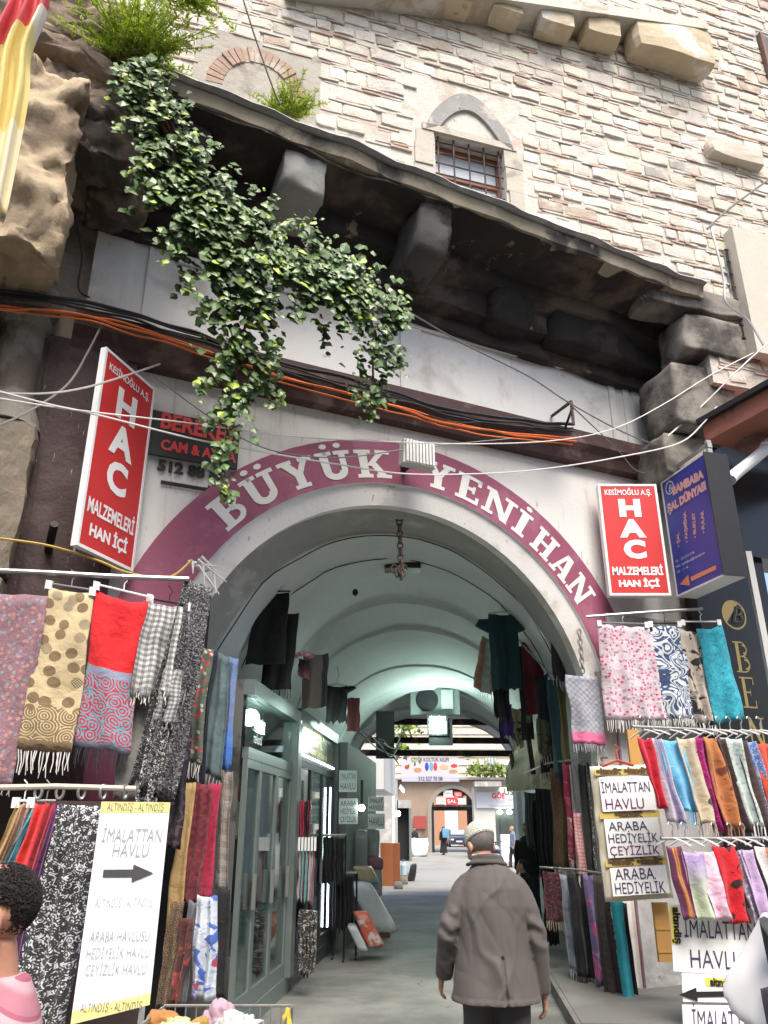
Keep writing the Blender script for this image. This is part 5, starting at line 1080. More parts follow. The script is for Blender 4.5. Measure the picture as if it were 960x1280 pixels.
scarf('black long skirt hanging below the teal blouse', GS, yy(10.7), 616, 852, 636, 855, 900, cloth('plain', (.012, .014, .016)), name='skirt', cat='garment', folds=1.5, amp=.05, ragged=.2)
scarf('small square black top on a hanger under the left of the vault', GS, yy(8.9), 320, 740, 361, 740, 830, cloth('plain', (.008, .008, .008)), name='top', cat='garment', folds=1.2, amp=.03, taper=1.15, skew=-.04)
scarf('long black fringed dress left of the vault', GS, yy(9.05), 336, 768, 374, 766, 862, cloth('plain', (.009, .007, .007)), name='dress', cat='garment', folds=2, amp=.04, fr=fb, skew=-.06)
q = MB(); a, b_ = pd(318, 739, 8.9), pd(363, 739, 8.9); q.tube([a, b_], .01, 6); c = (a + b_) / 2; q.tube([c, c + UP * .16, c + UP * .2 + Vector((.03, 0, 0)), c + UP * .3], .007, 5); tag(obj('wire_hanger', q, M_black), 'black wire hanger holding the square black top', 'hanger')
scarf('pink and white bikini piece hung in the vault', GS, yy(9.6), 369, 812, 393, 812, 822, cloth('floral', (.5, .3, .28), (.5, .05, .07), (.6, .6, .55)), name='bikini_top', cat='garment', folds=1, amp=.05, tent=.06)
scarf('small pink and black strip below the bikini piece', GS, yy(9.7), 373, 822, 387, 826, 847, cloth('grad', (.03, .02, .02), (.5, .15, .2), (.5, .2, .22)), name='garment', cat='garment', folds=1, amp=.03)
scarf('grey brown dress next to the bikini piece', GS, yy(10.0), 379, 820, 410, 816, 885, cloth('stripes', (.05, .05, .06), (.08, .08, .09), (.16, .14, .12), .25), name='dress', cat='garment', folds=1.2, amp=.04)
shirt('black blouse with pale trim near the far left of the vault', 11.6, 408, 858, 435, 903, cloth('plain', (.01, .01, .01)), .05, GS)
scarf('dark red dress at the end of the hanging clothes', GS, yy(12.0), 434, 872, 450, 872, 914, cloth('plain', (.09, .02, .02)), name='dress', cat='garment', folds=1.2, amp=.04)

for lab, Y, x0, y0, x1, yb, m in (('dark grey coat hung deep in the right row', 12.6, 668, 985, 688, 1085, (.05, .055, .055)), ('black coat hung beside the dark grey coat deep at right', 13.4, 664, 1000, 680, 1088, (.02, .02, .022)), ('grey green shirts hung behind the black coat deep at right', 14.6, 655, 990, 672, 1060, (.13, .15, .14)), ('black trousers hung under the coats deep at right', 12.2, 676, 1080, 692, 1180, (.018, .018, .02))):
    scarf(lab, 'clothes hung deep along the right side', yy(Y), x0, y0, x1, y0 + 1, yb, cloth('stripes', m, tuple(v * .5 for v in m), tuple(v * .75 for v in m), 1.0), name='garment', cat='garment', folds=4, amp=.04, ragged=.08)
# ------------------------------------------------------------------ shopfronts along the left of the passage
S0 = -1.95
def shop(label, d0, d1, leafs, ztop, zt1, zt0, m_frame, post):
    t = thing('shopfront', label, 'shopfront', TL(S0, (d0 + d1) / 2, 0))
    q = MB(); q.tbox(S0 - .04, S0 + .02, d0 + .05, d1 - post, zt0, zt1); obj('transom', q, m_frame, t); q = MB(); q.tbox(S0 - .12, S0 + .06, d0, d1, ztop - .14, ztop); obj('lintel', q, m_frame, t); q = MB(); q.tbox(S0 - .06, S0 + .03, d0, d1, .0, .16); obj('sill', q, m_frame, t)
    q = MB(); q.tbox(S0 - .14, S0 + .08, d1 - post, d1, .162, ztop - .142); obj('post', q, m_frame, t)
    q = MB(); q.tbox(S0 - .02, S0 - .012, d0 + .02, d1 - post - .02, zt1, ztop - .14); obj('transom_glass', q, M_glass, t)
    n_ = len(leafs) - 1
    for i in range(n_):
        a, b_ = leafs[i], leafs[i + 1]; q = MB(); q.tbox(S0 - .03, S0 + .015, a, a + .05, .162, zt0 - .002); q.tbox(S0 - .03, S0 + .015, b_ - .05, b_ - .004, .162, zt0 - .002); q.tbox(S0 - .03, S0 + .015, a + .05, b_ - .05, .162, .3); q.tbox(S0 - .03, S0 + .015, a + .05, b_ - .05, zt0 - .08, zt0 - .002)
        dr = obj('door', q, m_frame, t); q = MB(); q.tbox(S0 - .012, S0 - .004, a + .05, b_ - .05, .3, zt0 - .08); obj('pane', q, M_glass, dr)
        q = MB(); q.tbox(S0 + .016, S0 + .05, b_ - .11, b_ - .085, .95, 1.25); obj('handle', q, M_steel, dr)
    q = MB(); q.tbox(S0 - .54, S0 - .5, d0, d1, 0.0, ztop); q.tbox(S0 - .5, S0 - .05, d0, d0 + .03, 0, ztop); obj('back_panel', q, mat('shop_back', (.12, .12, .115), .6, .3, 2, 0, patch=(.04, .04, .04), pscale=2), t)
    return t
s1 = shop('glazed shopfront nearest the street with a lamp reflected in its transom', 7.4, 9.72, (7.45, 8.0, 8.75, 9.5), 2.95, 2.34, 2.24, M_alu, .2)
text('ent', TL(S0 + .0, 7.85, 2.52), TT, UP, .26, s1, M_white, fit=.34, shear=.1); text('tekstil', TL(S0 + .0, 7.85, 2.4), TT, UP, .14, s1, M_white, fit=.34)
s2 = shop('second shopfront with gold script and light strips', 9.74, 12.85, (9.85, 10.8, 11.75, 12.7), 3.0, 2.5, 2.42, mat('dark_frame', (.06, .065, .065), .4, .1, 5, .05, metal=.4), .1)
q = MB(); q.tbox(S0 + .0, S0 + .012, 9.82, 12.7, 2.52, 2.98); obj('sign_panel', q, mat('olive_panel', (.2, .21, .15), .2, .3, 1.5, 0), s2)
for i, (s_, z, f_) in enumerate((('PINAR ÇANTA', 2.78, 1.7), ('TEKSTİL', 2.66, 1.0), ('toptan perakende', 2.55, 1.4))): text(s_, TL(S0 + .016, 10.9 + .2 * i, z), TT, UP, .13, s2, M_gold, fit=f_, bold=.004)
M_led = emit('led_strip', (.85, .93, 1.0), 3)
for a in ((9.83, 9.85, 2.5, 2.96), (9.85, 12.6, 2.47, 2.495), (12.3, 12.33, .35, 2.2)):
    q = MB(); q.tbox(S0 + .02, S0 + .04, *a); obj('light_strip', q, M_led, s2)
# goods behind the panes
rnd = random.Random(3)
GG = 'folded goods behind the shop panes'
labs = ('red folded goods behind the first shop pane', 'cream folded goods behind the first shop pane', 'crimson garment behind the second shop pane', 'pink garment behind the second shop pane', 'black garment behind the second shop pane', 'dark bag on the floor behind the first shop pane')
for lab, d, w_, z0, z1, m in ((labs[0], 7.95, .16, 1.75, 2.1, (.4, .06, .03)), (labs[1], 8.2, .2, 1.55, 1.9, (.5, .45, .33)), (labs[2], 10.6, .14, 1.3, 2.0, (.4, .02, .06)), (labs[3], 10.4, .12, 1.3, 2.0, (.4, .15, .18)), (labs[4], 10.2, .16, 1.2, 2.0, (.02, .02, .02)), (labs[5], 8.1, .25, .2, .9, (.06, .05, .05))):
    a = TL(S0 - .25, d - w_, z1); b_ = TL(S0 - .25, d + w_, z1); mb, _, _ = drape(a, b_, z1 - z0, folds=2, amp=.02, nu=10, nv=8); tag(obj('shop_goods', mb, cloth('plain', m), smooth=True), lab, 'garment')
# lamps: glow added as the first transom's reflection and lit lamps further in
def lamp(label, c, w_, h_, x, n_, colr, st, name='floodlight', energy=0, body=M_black):
    t = thing(name, label, 'lamp', c - UP * h_)
    q = MB(); q.box(c - n_ * .05, x * (w_ / 2 + .05), UP * (h_ / 2 + .05), n_ * .05); obj('housing', q, body, t)
    q = MB(); q.box(c + n_ * .003, x * w_ / 2, UP * h_ / 2, n_ * .004); obj('lit_glass', q, emit('lamp_%s_%s' % (colr, st), colr, st), t)
    return t
lamp('added glowing panel for a lamp reflection in the first shop transom', TL(S0 - .1, 8.35, 2.62), .3, .12, TT, TS, (.8, 1, .92), 16)  # added glow in place of a lamp mirrored in the transom glass
# far-end lamp on its dark plate, hanging below the air conditioner
lamp('lit floodlight hanging below the air conditioner at the passage end', pd(547, 906, 18.4), .36, .36, Vector((1, 0, 0)), Vector((0, -1, -.1)).normalized(), (.75, 1, .88), 32)
q = MB(); a, b_ = pd(536, 915, 18.5), pd(566, 932, 18.5); q.wbox(a.x, b_.x, 18.46, 18.5, b_.z, a.z + .3); tag(obj('lamp_plate', q, M_black), 'dark plate under the lit floodlight at the passage end', 'plate')
t = thing('air_conditioner', 'grey air conditioner unit hung at the far end of the vault', 'air conditioner', pd(543, 893, 18.6))
a, b_ = pd(513, 857, 18.6), pd(575, 893, 18.6); q = MB(); q.wbox(a.x, b_.x, 18.6, 18.95, b_.z, a.z); obj('case', q, M_greyplastic if False else mat('ac_case', (.22, .24, .23), .5, .1, 4, .05), t)
q = MB(); c = Vector((a.x + .38, 18.59, (a.z + b_.z) / 2))
q.ell(c, .26, .03, .26, 24, 8); obj('fan_grille', q, M_black, t)
q = MB(); q.wbox(b_.x - .42, b_.x - .15, 18.57, 18.598, b_.z + .12, a.z - .1); obj('side_vent', q, M_greyplastic, t)
# tube lamps: one inside right, one at the yard's left
def tubelamp(label, a, b_, r_, st, c=(.85, 1, .95)):
    t = thing('tube_lamp', label, 'lamp', (Vector(a) + Vector(b_)) / 2); q = MB(); q.tube([a, b_], r_, 8); obj('tube', q, emit('tube_%s' % st, c, st), t)
    q = MB(); q.tube([Vector(a) + UP * (r_ + .03), Vector(b_) + UP * (r_ + .03)], .03, 6); obj('holder', q, M_whiteplastic, t); return t
tubelamp('short tube lamp shining between the hung scarves on the right', pd(646, 903, 14), pd(653, 913, 14), .06, 14)
tubelamp('tube lamp lit under the awning past the passage end at left', pd(500, 984, 24), pd(505, 990, 24), .03, 6)
for lab, x, y, d, r_ in (('round white bulb glowing by the paper signs', 452, 1010, 12.8, .05), ('small round bulb in the shop past the passage end', 497, 1017, 30, .1)):
    t = thing('bulb', lab, 'lamp', pd(x, y, d)); q = MB(); q.ell(pd(x, y, d), r_, r_, r_); obj('globe', q, emit('bulb_glow', (.95, 1, .9), 12), t); q = MB(); q.tube([pd(x, y, d) + UP * r_, pd(x, y, d) + UP * (r_ + .35)], .02, 6); obj('cord', q, M_black, t)
# real light of the passage fluorescents (point lights beside the glowing parts above)
for nm, p, e, c, sz in (('lamp_light', pd(547, 906, 18.2), 40, (.7, 1, .9), .4), ('shop_light', TL(S0 + .25, 8.6, 2.75), 3, (.72, 1, .92), .3), ('shop_light', TL(S0 + .3, 11.3, 2.75), 9, (.75, 1, .95), .5)):
    ld = bpy.data.lights.new(nm, 'POINT'); ld.energy = e; ld.color = c; ld.shadow_soft_size = sz * .3; lo = bpy.data.objects.new(nm, ld); COL.objects.link(lo); lo.location = p
# goods on stands in front of the second shop
GB = 'clothes hung along the second shopfront'
for lab, d, x0, y0, x1, yb, m in (
 ('string of small coloured scarves hanging on the shop post', 9.6, 373, 1062, 393, 1128, cloth('stripes', (.2, .05, .08), (.1, .3, .3), (.35, .3, .32), 1.6)),
 ('black and white leggings hanging low by the shop post', 9.5, 374, 1136, 396, 1218, cloth('lace', (.03, .03, .03), (.4, .38, .36), None, .8)),
 ('crimson scarf pair hung high behind the shop post', 10.0, 374, 1000, 388, 1048, cloth('stripes', (.25, .02, .05), (.02, .02, .02), (.4, .03, .08), 1.0)),
 ('dark jackets hung on a stand by the light strip', 12.0, 404, 1046, 430, 1104, cloth('stripes', (.02, .02, .022), (.05, .05, .05), (.03, .03, .03), 1.0)),
 ('black trousers hung low on a stand by the packages', 12.2, 420, 1094, 443, 1162, cloth('stripes', (.012, .012, .014), (.04, .04, .045), (.02, .02, .02), 1.2))):
    scarf(lab, GB, yy(d), x0, y0, x1, y0 + 1, yb, m, name='garment', cat='garment', folds=5, amp=.04, ragged=.1)
for lab, pts in (('dark clothes stand beside the light strip', ((402, 1044, 12.0), (432, 1044, 12.0))), ('low chrome clothes stand by the packages', ((418, 1091, 12.2), (446, 1091, 12.2)))):
    t = thing('clothes_stand', lab, 'stand', Vector((pd(pts[0][0], pts[0][1], pts[0][2]).x, pts[0][2], 0))); a, b_ = [pd(*p) for p in pts]; q = MB(); q.tube([a, b_], .016, 6); obj('rail', q, M_steel, t)
    for p in (a, b_): q = MB(); q.tube([p, Vector((p.x, p.y, 0.02))], .014, 6); q.tube([Vector((p.x, p.y - .2, .02)), Vector((p.x, p.y + .2, .02))], .014, 6); obj('leg', q, M_black, t)
q = MB(); 
for i in range(6):
    c = pd(374 + i * 4, 1055, 9.55); q.box(c, (.012, 0, 0), (0, .01, 0), (0, 0, .07))
tag(obj('clip_strip', q, M_whiteplastic), 'white plastic clips over the coloured scarf string', 'clips', kind='stuff')
# hand lettered paper signs on the wall past the second shop
GP = 'hand lettered paper signs'
for lab, d, x0, y0, x1, y1, lines in (
 ('upper left paper sign with three lines past the shop', 12.82, 424, 963, 446, 990, ('İMALATTAN', 'HAVLU')),
 ('lower left paper sign under the first paper sign', 12.82, 424, 998, 447, 1030, ('ARABA', 'HEDİYELİK', 'ÇEYİZLİK')),
 ('upper right paper sign hung near the bulb', 12.75, 460, 996, 480, 1014, ('İMALAT', 'HAVLU')),
 ('lower right paper sign reading over the stacked quilts', 12.75, 460, 1017, 481, 1036, ('HAVLU',))):
    a, b_ = pd(x0, y0, d), pd(x1, y1, d); q = MB(); q.wbox(a.x, b_.x, d, d + .015, b_.z, a.z); o = tag(obj('paper_sign', q, mat('green_paper', (.5, .56, .5), .6, .04, 4, 0)), lab, 'sign', GP)
    h_ = (a.z - b_.z) / (len(lines) + .2)
    for i, s_ in enumerate(lines): text(s_, Vector(((a.x + b_.x) / 2, d - .003, a.z - h_ * (i + .95))), (1, 0, 0), UP, h_ * .95, o, M_ink, fit=(b_.x - a.x) * .84)
q = MB(); q.tbox(-2.3, -1.75, 12.9, 17.4, 0, 2.9); tag(obj('partition', q, mat('grey_partition', (.17, .175, .16), .7, .1, 2, .1)), 'grey partition wall behind the paper signs', 'wall')
# wrapped quilt packages, stacked and leaning
M_wrap = mat('wrapped_quilt', (.42, .47, .47), .25, .12, 3, .5, 14, patch=(.55, .58, .58), pscale=3); M_wrapc = mat('printed_wrap', (.3, .25, .15), .3, .4, 5, .2, 14, patch=(.1, .25, .3), pscale=4); M_wrapr = mat('red_wrap', (.45, .1, .06), .35, .3, 6, .2, 14, patch=(.5, .5, .5), pscale=6)
GQ = 'wrapped quilts beside the passage'
def pack(label, x0, y0, x1, y1, d, dep, m, lean=0.0):
    a, b_ = pd(x0, y0, d), pd(x1, y1, d); c = (a + b_) / 2 + Vector((0, dep / 2, 0)); q = MB(); hx_, hz_ = (b_.x - a.x) / 2, (a.z - b_.z) / 2
    q.rock(c, Vector((hx_, 0, 0)), Vector((0, dep / 2, 0)), UP * hz_ + Vector((-lean, 0, 0)), .02, 5); return tag(obj('quilt_package', q, m, smooth=True), label, 'package', GQ)
pack('pale upright quilt package against the partition', 442, 1036, 459, 1092, 14.1, .3, M_wrap)
pack('white quilt package standing highest in the stack', 455, 1035, 474, 1075, 14.6, .5, M_wrap)
pack('pink edged quilt package in the middle of the stack', 456, 1072, 479, 1087, 14.4, .6, mat('pink_wrap', (.4, .2, .27), .35, .2, 4, .3))
pack('grey quilt package at the base of the stack', 457, 1086, 478, 1122, 14.4, .6, M_wrap)
pack('printed quilt package leaning on top of the long one', 445, 1082, 469, 1106, 12.9, .28, M_wrapc, .06)
pack('long silver quilt package leaning on the clothes stand', 450, 1103, 481, 1166, 12.6, .3, M_wrap, .2)
pack('small grey package with a red end lying at the front', 450, 1140, 470, 1186, 11.9, .35, M_wrapr, .12)
pack('narrow grey package leaning at the front left', 441, 1155, 453, 1190, 11.8, .3, M_wrap, .08)
q = MB(); a = pg(476, 1172); q.wbox(a.x - .18, a.x + .15, a.y, a.y + .3, 0, .22); tag(obj('brown_box', q, M_wood), 'small brown box under the long silver package', 'box')
# orange cabinet, water bottle, concrete blocks at the end
a = pg(487, 1108); t = thing('cabinet', 'orange wooden cabinet at the left of the passage end', 'cabinet', a); q = MB(); z1 = pd(487, 1054, a.y).z; q.wbox(a.x - .28, a.x + .12, a.y, a.y + .6, 0, z1); obj('body', q, mat('orange_wood', (.26, .085, .03), .5, .15, 3, .1, 20), t); q = MB(); q.wbox(a.x + .125, a.x + .32, a.y, a.y + .6, 0, z1); obj('side_door', q, mat('orange_wood2', (.2, .065, .025), .5, .15, 3, .1, 20), t)
for i, (lab, x, y, w_, h_) in enumerate((('grey concrete block nearest on the passage floor', 498, 1112, .26, .2), ('grey concrete block carrying the water bottle', 505, 1106, .26, .26), ('grey concrete block behind the other two', 511, 1101, .22, .24))):
    p = pg(x, y); q = MB(); q.rock(p + UP * h_ / 2 + Vector((0, .15, 0)), (w_ / 2, 0, 0), (0, .15, 0), UP * h_ / 2, .01, 3); tag(obj('concrete_block', q, M_block), lab, 'block')
p = pg(505, 1106) + UP * .27 + Vector((0, .12, 0)); t = thing('water_bottle', 'clear blue water bottle standing on a concrete block', 'bottle', p); q = MB(); q.loft([(p, (.1, 0, 0), (0, .1, 0)), (p + UP * .28, (.1, 0, 0), (0, .1, 0)), (p + UP * .36, (.04, 0, 0), (0, .04, 0)), (p + UP * .4, (.04, 0, 0), (0, .04, 0))], 14); obj('body', q, mat('blue_bottle', (.35, .5, .58), .15, .1, 4, 0), t); q = MB(); q.loft([(p + UP * .4, (.045, 0, 0), (0, .045, 0)), (p + UP * .44, (.045, 0, 0), (0, .045, 0))], 12); obj('cap', q, mat('blue_cap', (.05, .12, .4), .4, .1, 4, 0), t)
p = pg(516, 1102); q = MB(); q.rock(p + UP * .25 + Vector((0, .1, 0)), (.12, 0, 0), (0, .14, 0), (.05, 0, .25), .05, 4); tag(obj('dark_sack', q, M_black), 'dark sack slumped behind the concrete blocks', 'sack')
# iron beams across the open end
for lab, y, d in (('upper dark iron beam across the passage end', 902, 21.2), ('middle dark iron beam across the passage end', 925, 21.3), ('lower dark iron beam across the passage end', 941, 21.4)):
    a, b_ = pd(448, y, d), pd(640, y + 1, d); q = MB(); q.box((a + b_) / 2, (b_ - a) / 2, (0, .05, 0), UP * .075); tag(obj('iron_beam', q, M_iron), lab, 'beam')
# tangle of wires and dark panel at the left end
q = MB(); a, b_ = pd(470, 900, 19), pd(493, 948, 19); q.wbox(a.x, b_.x, 19, 19.1, b_.z, a.z + .2); tag(obj('junction_board', q, M_black), 'black junction board with tangled wires at the left end', 'board')
for i in range(6):
    q = MB(); P = [pd(440 + i * 8, 908 + i * 4, 18), pd(462 + i * 5, 925 + (i * 7) % 13, 18.5), pd(480 + i * 3, 930 + (i * 11) % 17, 18.8), pd(498 + i, 955 - i * 9, 19)]; q.tube(smoothcurve(P, 6), .014, 5)
    tag(obj('loose_wire', q, M_cg if i % 2 else M_cb), ('thin dark wire', 'pale wire')[i % 2] + ' in the tangle by the black junction board', 'cable', 'tangled %s wires by the junction board' % ('dark', 'pale')[i % 2])
# right side of the passage end: awning, posts, small signs, inner stall wall
q = MB(); q.tbox(1.75, 1.9, 11.8, 21, .12, 3.0); tag(obj('stall_wall', q, mat('stall_wall', (.12, .125, .12), .7, .15, 2, .1)), 'grey stall wall behind the scarves on the right', 'wall')
t = thing('awning', 'stained beige cloth awning at the right of the passage end', 'awning', pd(650, 1000, 15)); q = MB(); A_ = [pd(662, 918, 15.4), pd(642, 940, 15.6), pd(632, 965, 15.6), pd(634, 990, 15.5)]; B_2 = [pd(694, 918, 13.6), pd(690, 940, 13.6), pd(690, 965, 13.6), pd(690, 985, 13.6)]
vs = []; n = 12
for c_ in (smoothcurve(A_, 5), smoothcurve(B_2, 5)): vs.append(c_)
for i in range(n): strip(q, [vs[0][j].lerp(vs[1][j], i / n) + noise.noise_vector(vs[0][j].lerp(vs[1][j], i / n) * 1.2) * .06 for j in range(16)], [vs[0][j].lerp(vs[1][j], (i + 1) / n) + noise.noise_vector(vs[0][j].lerp(vs[1][j], (i + 1) / n) * 1.2) * .06 for j in range(16)])
obj('cloth', q, mat('awning_cloth', (.43, .37, .27), .9, .2, 2, .3, 8, patch=(.25, .2, .14), pscale=1.5), t, smooth=True)
for lab, P in (('dark iron post carrying the beige awning', ((658, 905, 13.2), (667, 968, 13.2))), ('thin dark post at the edge of the beige awning', ((639, 942, 15.3), (645, 988, 15.3)))):
    q = MB(); a, b_ = pd(*P[0]), pd(*P[1]); q.tube([a, b_], .04, 6); tag(obj('awning_post', q, M_iron), lab, 'post')
q = MB(); a = pd(648, 985, 16); q.tube([Vector((a.x, a.y, .1)), a], .05, 8); tag(obj('white_post', q, M_whiteplastic), 'white post at the right of the passage end', 'post')
a, b_ = pd(630, 984, 26), pd(650, 1003, 26); q = MB(); q.wbox(a.x, b_.x, 26, 26.05, b_.z, a.z); o = tag(obj('small_sign', q, M_paper), 'small cream sign hanging beside the white post', 'sign'); text('US', Vector(((a.x + b_.x) / 2 - .1, 25.99, (a.z + b_.z) / 2)), (1, 0, 0), UP, .25, o, M_signblack); text('mağazası', Vector(((a.x + b_.x) / 2, 25.99, b_.z + .06)), (1, 0, 0), UP, .1, o, M_greytext, fit=.4)

# ------------------------------------------------------------------ the court and its far buildings
D = 60
fb_ = thing('court_building', 'old brick court building with a dark arched gateway', 'building', (-.3, D, 0))
def X(x, d=D): return pd(x, 1000, d).x
def Z(y, d=D): return pd(560, y, d).z
gx0, gx1, gzt = X(539), X(593), Z(986); gc, gr_ = (gx0 + gx1) / 2, (gx1 - gx0) / 2
q = MB(); zsp = gzt - gr_; n = 20
q.wbox(X(470), gx0, D, D + 1.2, 0, Z(975)); q.wbox(gx1, X(600), D, D + 1.2, 0, Z(975))
for i in range(n):
    a0, a1 = pi - pi * i / n, pi - pi * (i + 1) / n; p0, p1 = (gc + gr_ * cos(a0), zsp + gr_ * sin(a0)), (gc + gr_ * cos(a1), zsp + gr_ * sin(a1))
    q.prism([(p0[0], D, p0[1]), (p1[0], D, p1[1]), (p1[0], D, Z(975)), (p0[0], D, Z(975))], (0, 1.2, 0))
obj('wall', q, mat('court_brick', (.27, .2, .15), .9, .25, 1.2, .5, 5, patch=(.18, .13, .1), pscale=.5, streak=(.3, .24, .18)), fb_)
q = MB(); rings_ = []
for i in range(n): 
    a0, a1 = pi - pi * i / n, pi - pi * (i + 1) / n
    q.prism([(gc + rr * cos(a), D - .08, zsp + rr * sin(a)) for rr, a in ((gr_ + .02, a0), (gr_ + .3, a0), (gr_ + .3, a1), (gr_ + .02, a1))], (0, .2, 0))
q.wbox(gx0 - .3, gx0 - .02, D - .08, D + .1, 0, zsp); q.wbox(gx1 + .02, gx1 + .3, D - .08, D + .1, 0, zsp)
obj('gate_surround', q, mat('gate_stone', (.25, .22, .19), .9, .2, 2, .4, 6), fb_)
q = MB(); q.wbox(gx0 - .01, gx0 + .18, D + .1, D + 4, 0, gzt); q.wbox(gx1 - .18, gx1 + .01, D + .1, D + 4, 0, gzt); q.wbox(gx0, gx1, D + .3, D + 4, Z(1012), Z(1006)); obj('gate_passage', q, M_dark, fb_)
# sunny upper wall behind, coursed
q = MB(); random.seed(11); z = Z(975) + .0; MO2 = MB(); MO2.wbox(X(440), X(700), D + 1.3, D + 2, Z(975) - 1, Z(870) + 2)
obj('upper_wall', MO2, mat('court_mortar', (.5, .44, .36), .9, .2, 1, .4, 6), fb_)
while z < Z(872):
    x = X(440)
    while x < X(700):
        L = random.uniform(.5, 1.0); q.cc = (random.uniform(.85, 1.1),) * 3; q.wbox(x + .03, x + L - .03, D + 1.22, D + 1.4, z + .03, z + .34); x += L
    z += .55
obj('stone_courses', q, mat('court_stone', (.68, .63, .53), .9, .1, 2, .3, 8, attr=True), fb_)
q = MB(); q.wbox(X(612), X(624), D + 1.1, D + 1.3, Z(960), Z(946)); w3 = obj('window', q, mat('court_window', (.3, .34, .38), .3, .1, 2, 0), fb_)
q = MB(); 
for i in range(4): x = X(612) + (X(624) - X(612)) * i / 3; q.wbox(x - .03, x + .03, D + 1.04, D + 1.1, Z(960), Z(946))
obj('grille', q, M_whiteplastic, w3)
q = MB(); q.wbox(X(470), X(660), D - .5, D + 1.2, Z(975) + .01, Z(972)); obj('eave', q, M_grayplaster, fb_)
# weeds on the eave
def leaf_cluster(name, label, cat, centre_fn, n, size, m, group=None, parent=None, up=.3):
    q = MB(); rr = random.Random(hash(name) % 1000 + n)
    for i in range(n):
        c = centre_fn(rr); d1 = Vector((rr.gauss(0, 1), rr.gauss(0, 1), rr.gauss(0, 1) + up)).normalized(); d2 = d1.cross(Vector((rr.gauss(0, 1), rr.gauss(0, 1), rr.gauss(0, 1)))).normalized(); s = size * rr.uniform(.6, 1.3)
        k_ = rr.uniform(.6, 1.3); q.cc = (k_, k_ * rr.uniform(.95, 1.05), k_ * .9)
        q.add([c, c + d1 * s * .5 + d2 * s * .28, c + d1 * s, c + d1 * s * .5 - d2 * s * .28], [(0, 1, 2), (0, 2, 3)])
    o = obj(name, q, m, parent, recalc=False)
    return tag(o, label, cat, group) if parent is None else o
M_weed = mat('weed_leaf', (.16, .26, .035), .5, .2, 6, 0, attr=True, spec=.3); M_court = mat('court_weed', (.2, .26, .08), .6, .2, 6, 0, attr=True)
leaf_cluster('wall_weeds', 'green weeds growing along the eave over the right shop', 'weeds', lambda r: Vector((r.uniform(X(586), X(632)), D - .4 + r.gauss(0, .2), Z(969) + abs(r.gauss(0, .35)))), 500, .35, M_court)
cpl = thing('climbing_plant', 'light green climbing plant at the upper left of the court', 'plant', pd(505, 935, 26))
q = MB(); q.tube([pd(496, 950, 26), pd(502, 930, 26), pd(506, 905, 26), pd(512, 890, 26)], .03, 5); obj('stem', q, M_wood, cpl)
leaf_cluster('leaves', '', '', lambda r: Vector((pd(505, 910, 26).x + r.gauss(0, .3), 26 + r.gauss(0, .3), pd(505, 912, 26).z + r.gauss(0, .4))), 260, .2, M_weed, None, cpl)
# through the gate: street, car, white facade
q = MB(); q.wbox(-8, 8, 84, 85, 0, 9); b2 = thing('street_building', 'white building seen through the far gateway', 'building', (0, 84, 0)); obj('wall', q, mat('white_facade', (.62, .6, .56), .8, .08, .8, .1, 4), b2)
q = MB(); q.wbox(pd(551, 1030, 83.9).x - .6, pd(551, 1030, 83.9).x + .4, 83.8, 84, 0, 5); obj('column', q, mat('orange_facade', (.4, .2, .12), .8, .1, 1, .1, 4), b2)
q = MB(); q.wbox(pd(585, 1030, 83.9).x - .9, pd(585, 1030, 83.9).x + .9, 83.8, 84, 0, 5); obj('column', q, _mats['orange_facade'], b2)
q = MB(); q.wbox(pd(556, 1030, 83.9).x, pd(580, 1030, 83.9).x, 83.8, 84, 4.2, 4.9); obj('awning', q, M_grayplaster, b2)
ca = thing('parked_car', 'dark blue car parked beyond the far gateway', 'car', (.75, 76, 0)); cx, cy = pd(574, 1045, 76).x, 76
q = MB()
def csec(y, hw, z0, z1, z2): return [(cx + sx_ * hw * f_, y, z) for sx_, f_, z in ((-1, .95, z0), (-1, 1, z1), (-1, .8, z2), (1, .8, z2), (1, 1, z1), (1, .95, z0))]
secs_ = [csec(cy, .8, .25, .6, .75), csec(cy + .25, .86, .2, .75, .85), csec(cy + 1.1, .88, .2, .85, .98), csec(cy + 1.9, .88, .2, .88, 1.42), csec(cy + 3.1, .88, .2, .88, 1.46), csec(cy + 4.0, .86, .2, .85, 1.0), csec(cy + 4.3, .8, .3, .6, .8)]
vs = [p for s_ in secs_ for p in s_]; q.add(vs, [(i * 6 + j, i * 6 + (j + 1) % 6, (i + 1) * 6 + (j + 1) % 6, (i + 1) * 6 + j) for i in range(6) for j in range(6)] + [(5, 4, 3, 2, 1, 0), tuple(range(36, 42))])
obj('body', q, mat('car_paint', (.05, .06, .1), .25, .1, 4, 0, metal=.3), ca)
q = MB(); q.prism([(cx - .66, cy + 1.12, 1.0), (cx + .66, cy + 1.12, 1.0), (cx + .62, cy + 1.84, 1.4), (cx - .62, cy + 1.84, 1.4)], (0, -.04, .03)); obj('windscreen', q, mat('car_glass', (.3, .36, .42), .1, .1, 4, 0), ca)
for sx_ in (-1, 1):
    q = MB(); q.ell((cx + sx_ * .62, cy + .02, .62), .16, .05, .08); obj('headlight', q, M_whiteplastic, ca)
    for yy_ in (cy + .85, cy + 3.4): q = MB(); q.tube([(cx + sx_ * .9, yy_, .31), (cx + sx_ * .7, yy_, .31)], .31, 16); obj('wheel', q, M_black, ca)
q = MB(); q.wbox(cx - .26, cx + .26, cy - .03, cy + .0, .42, .53); obj('number_plate', q, M_white, ca)
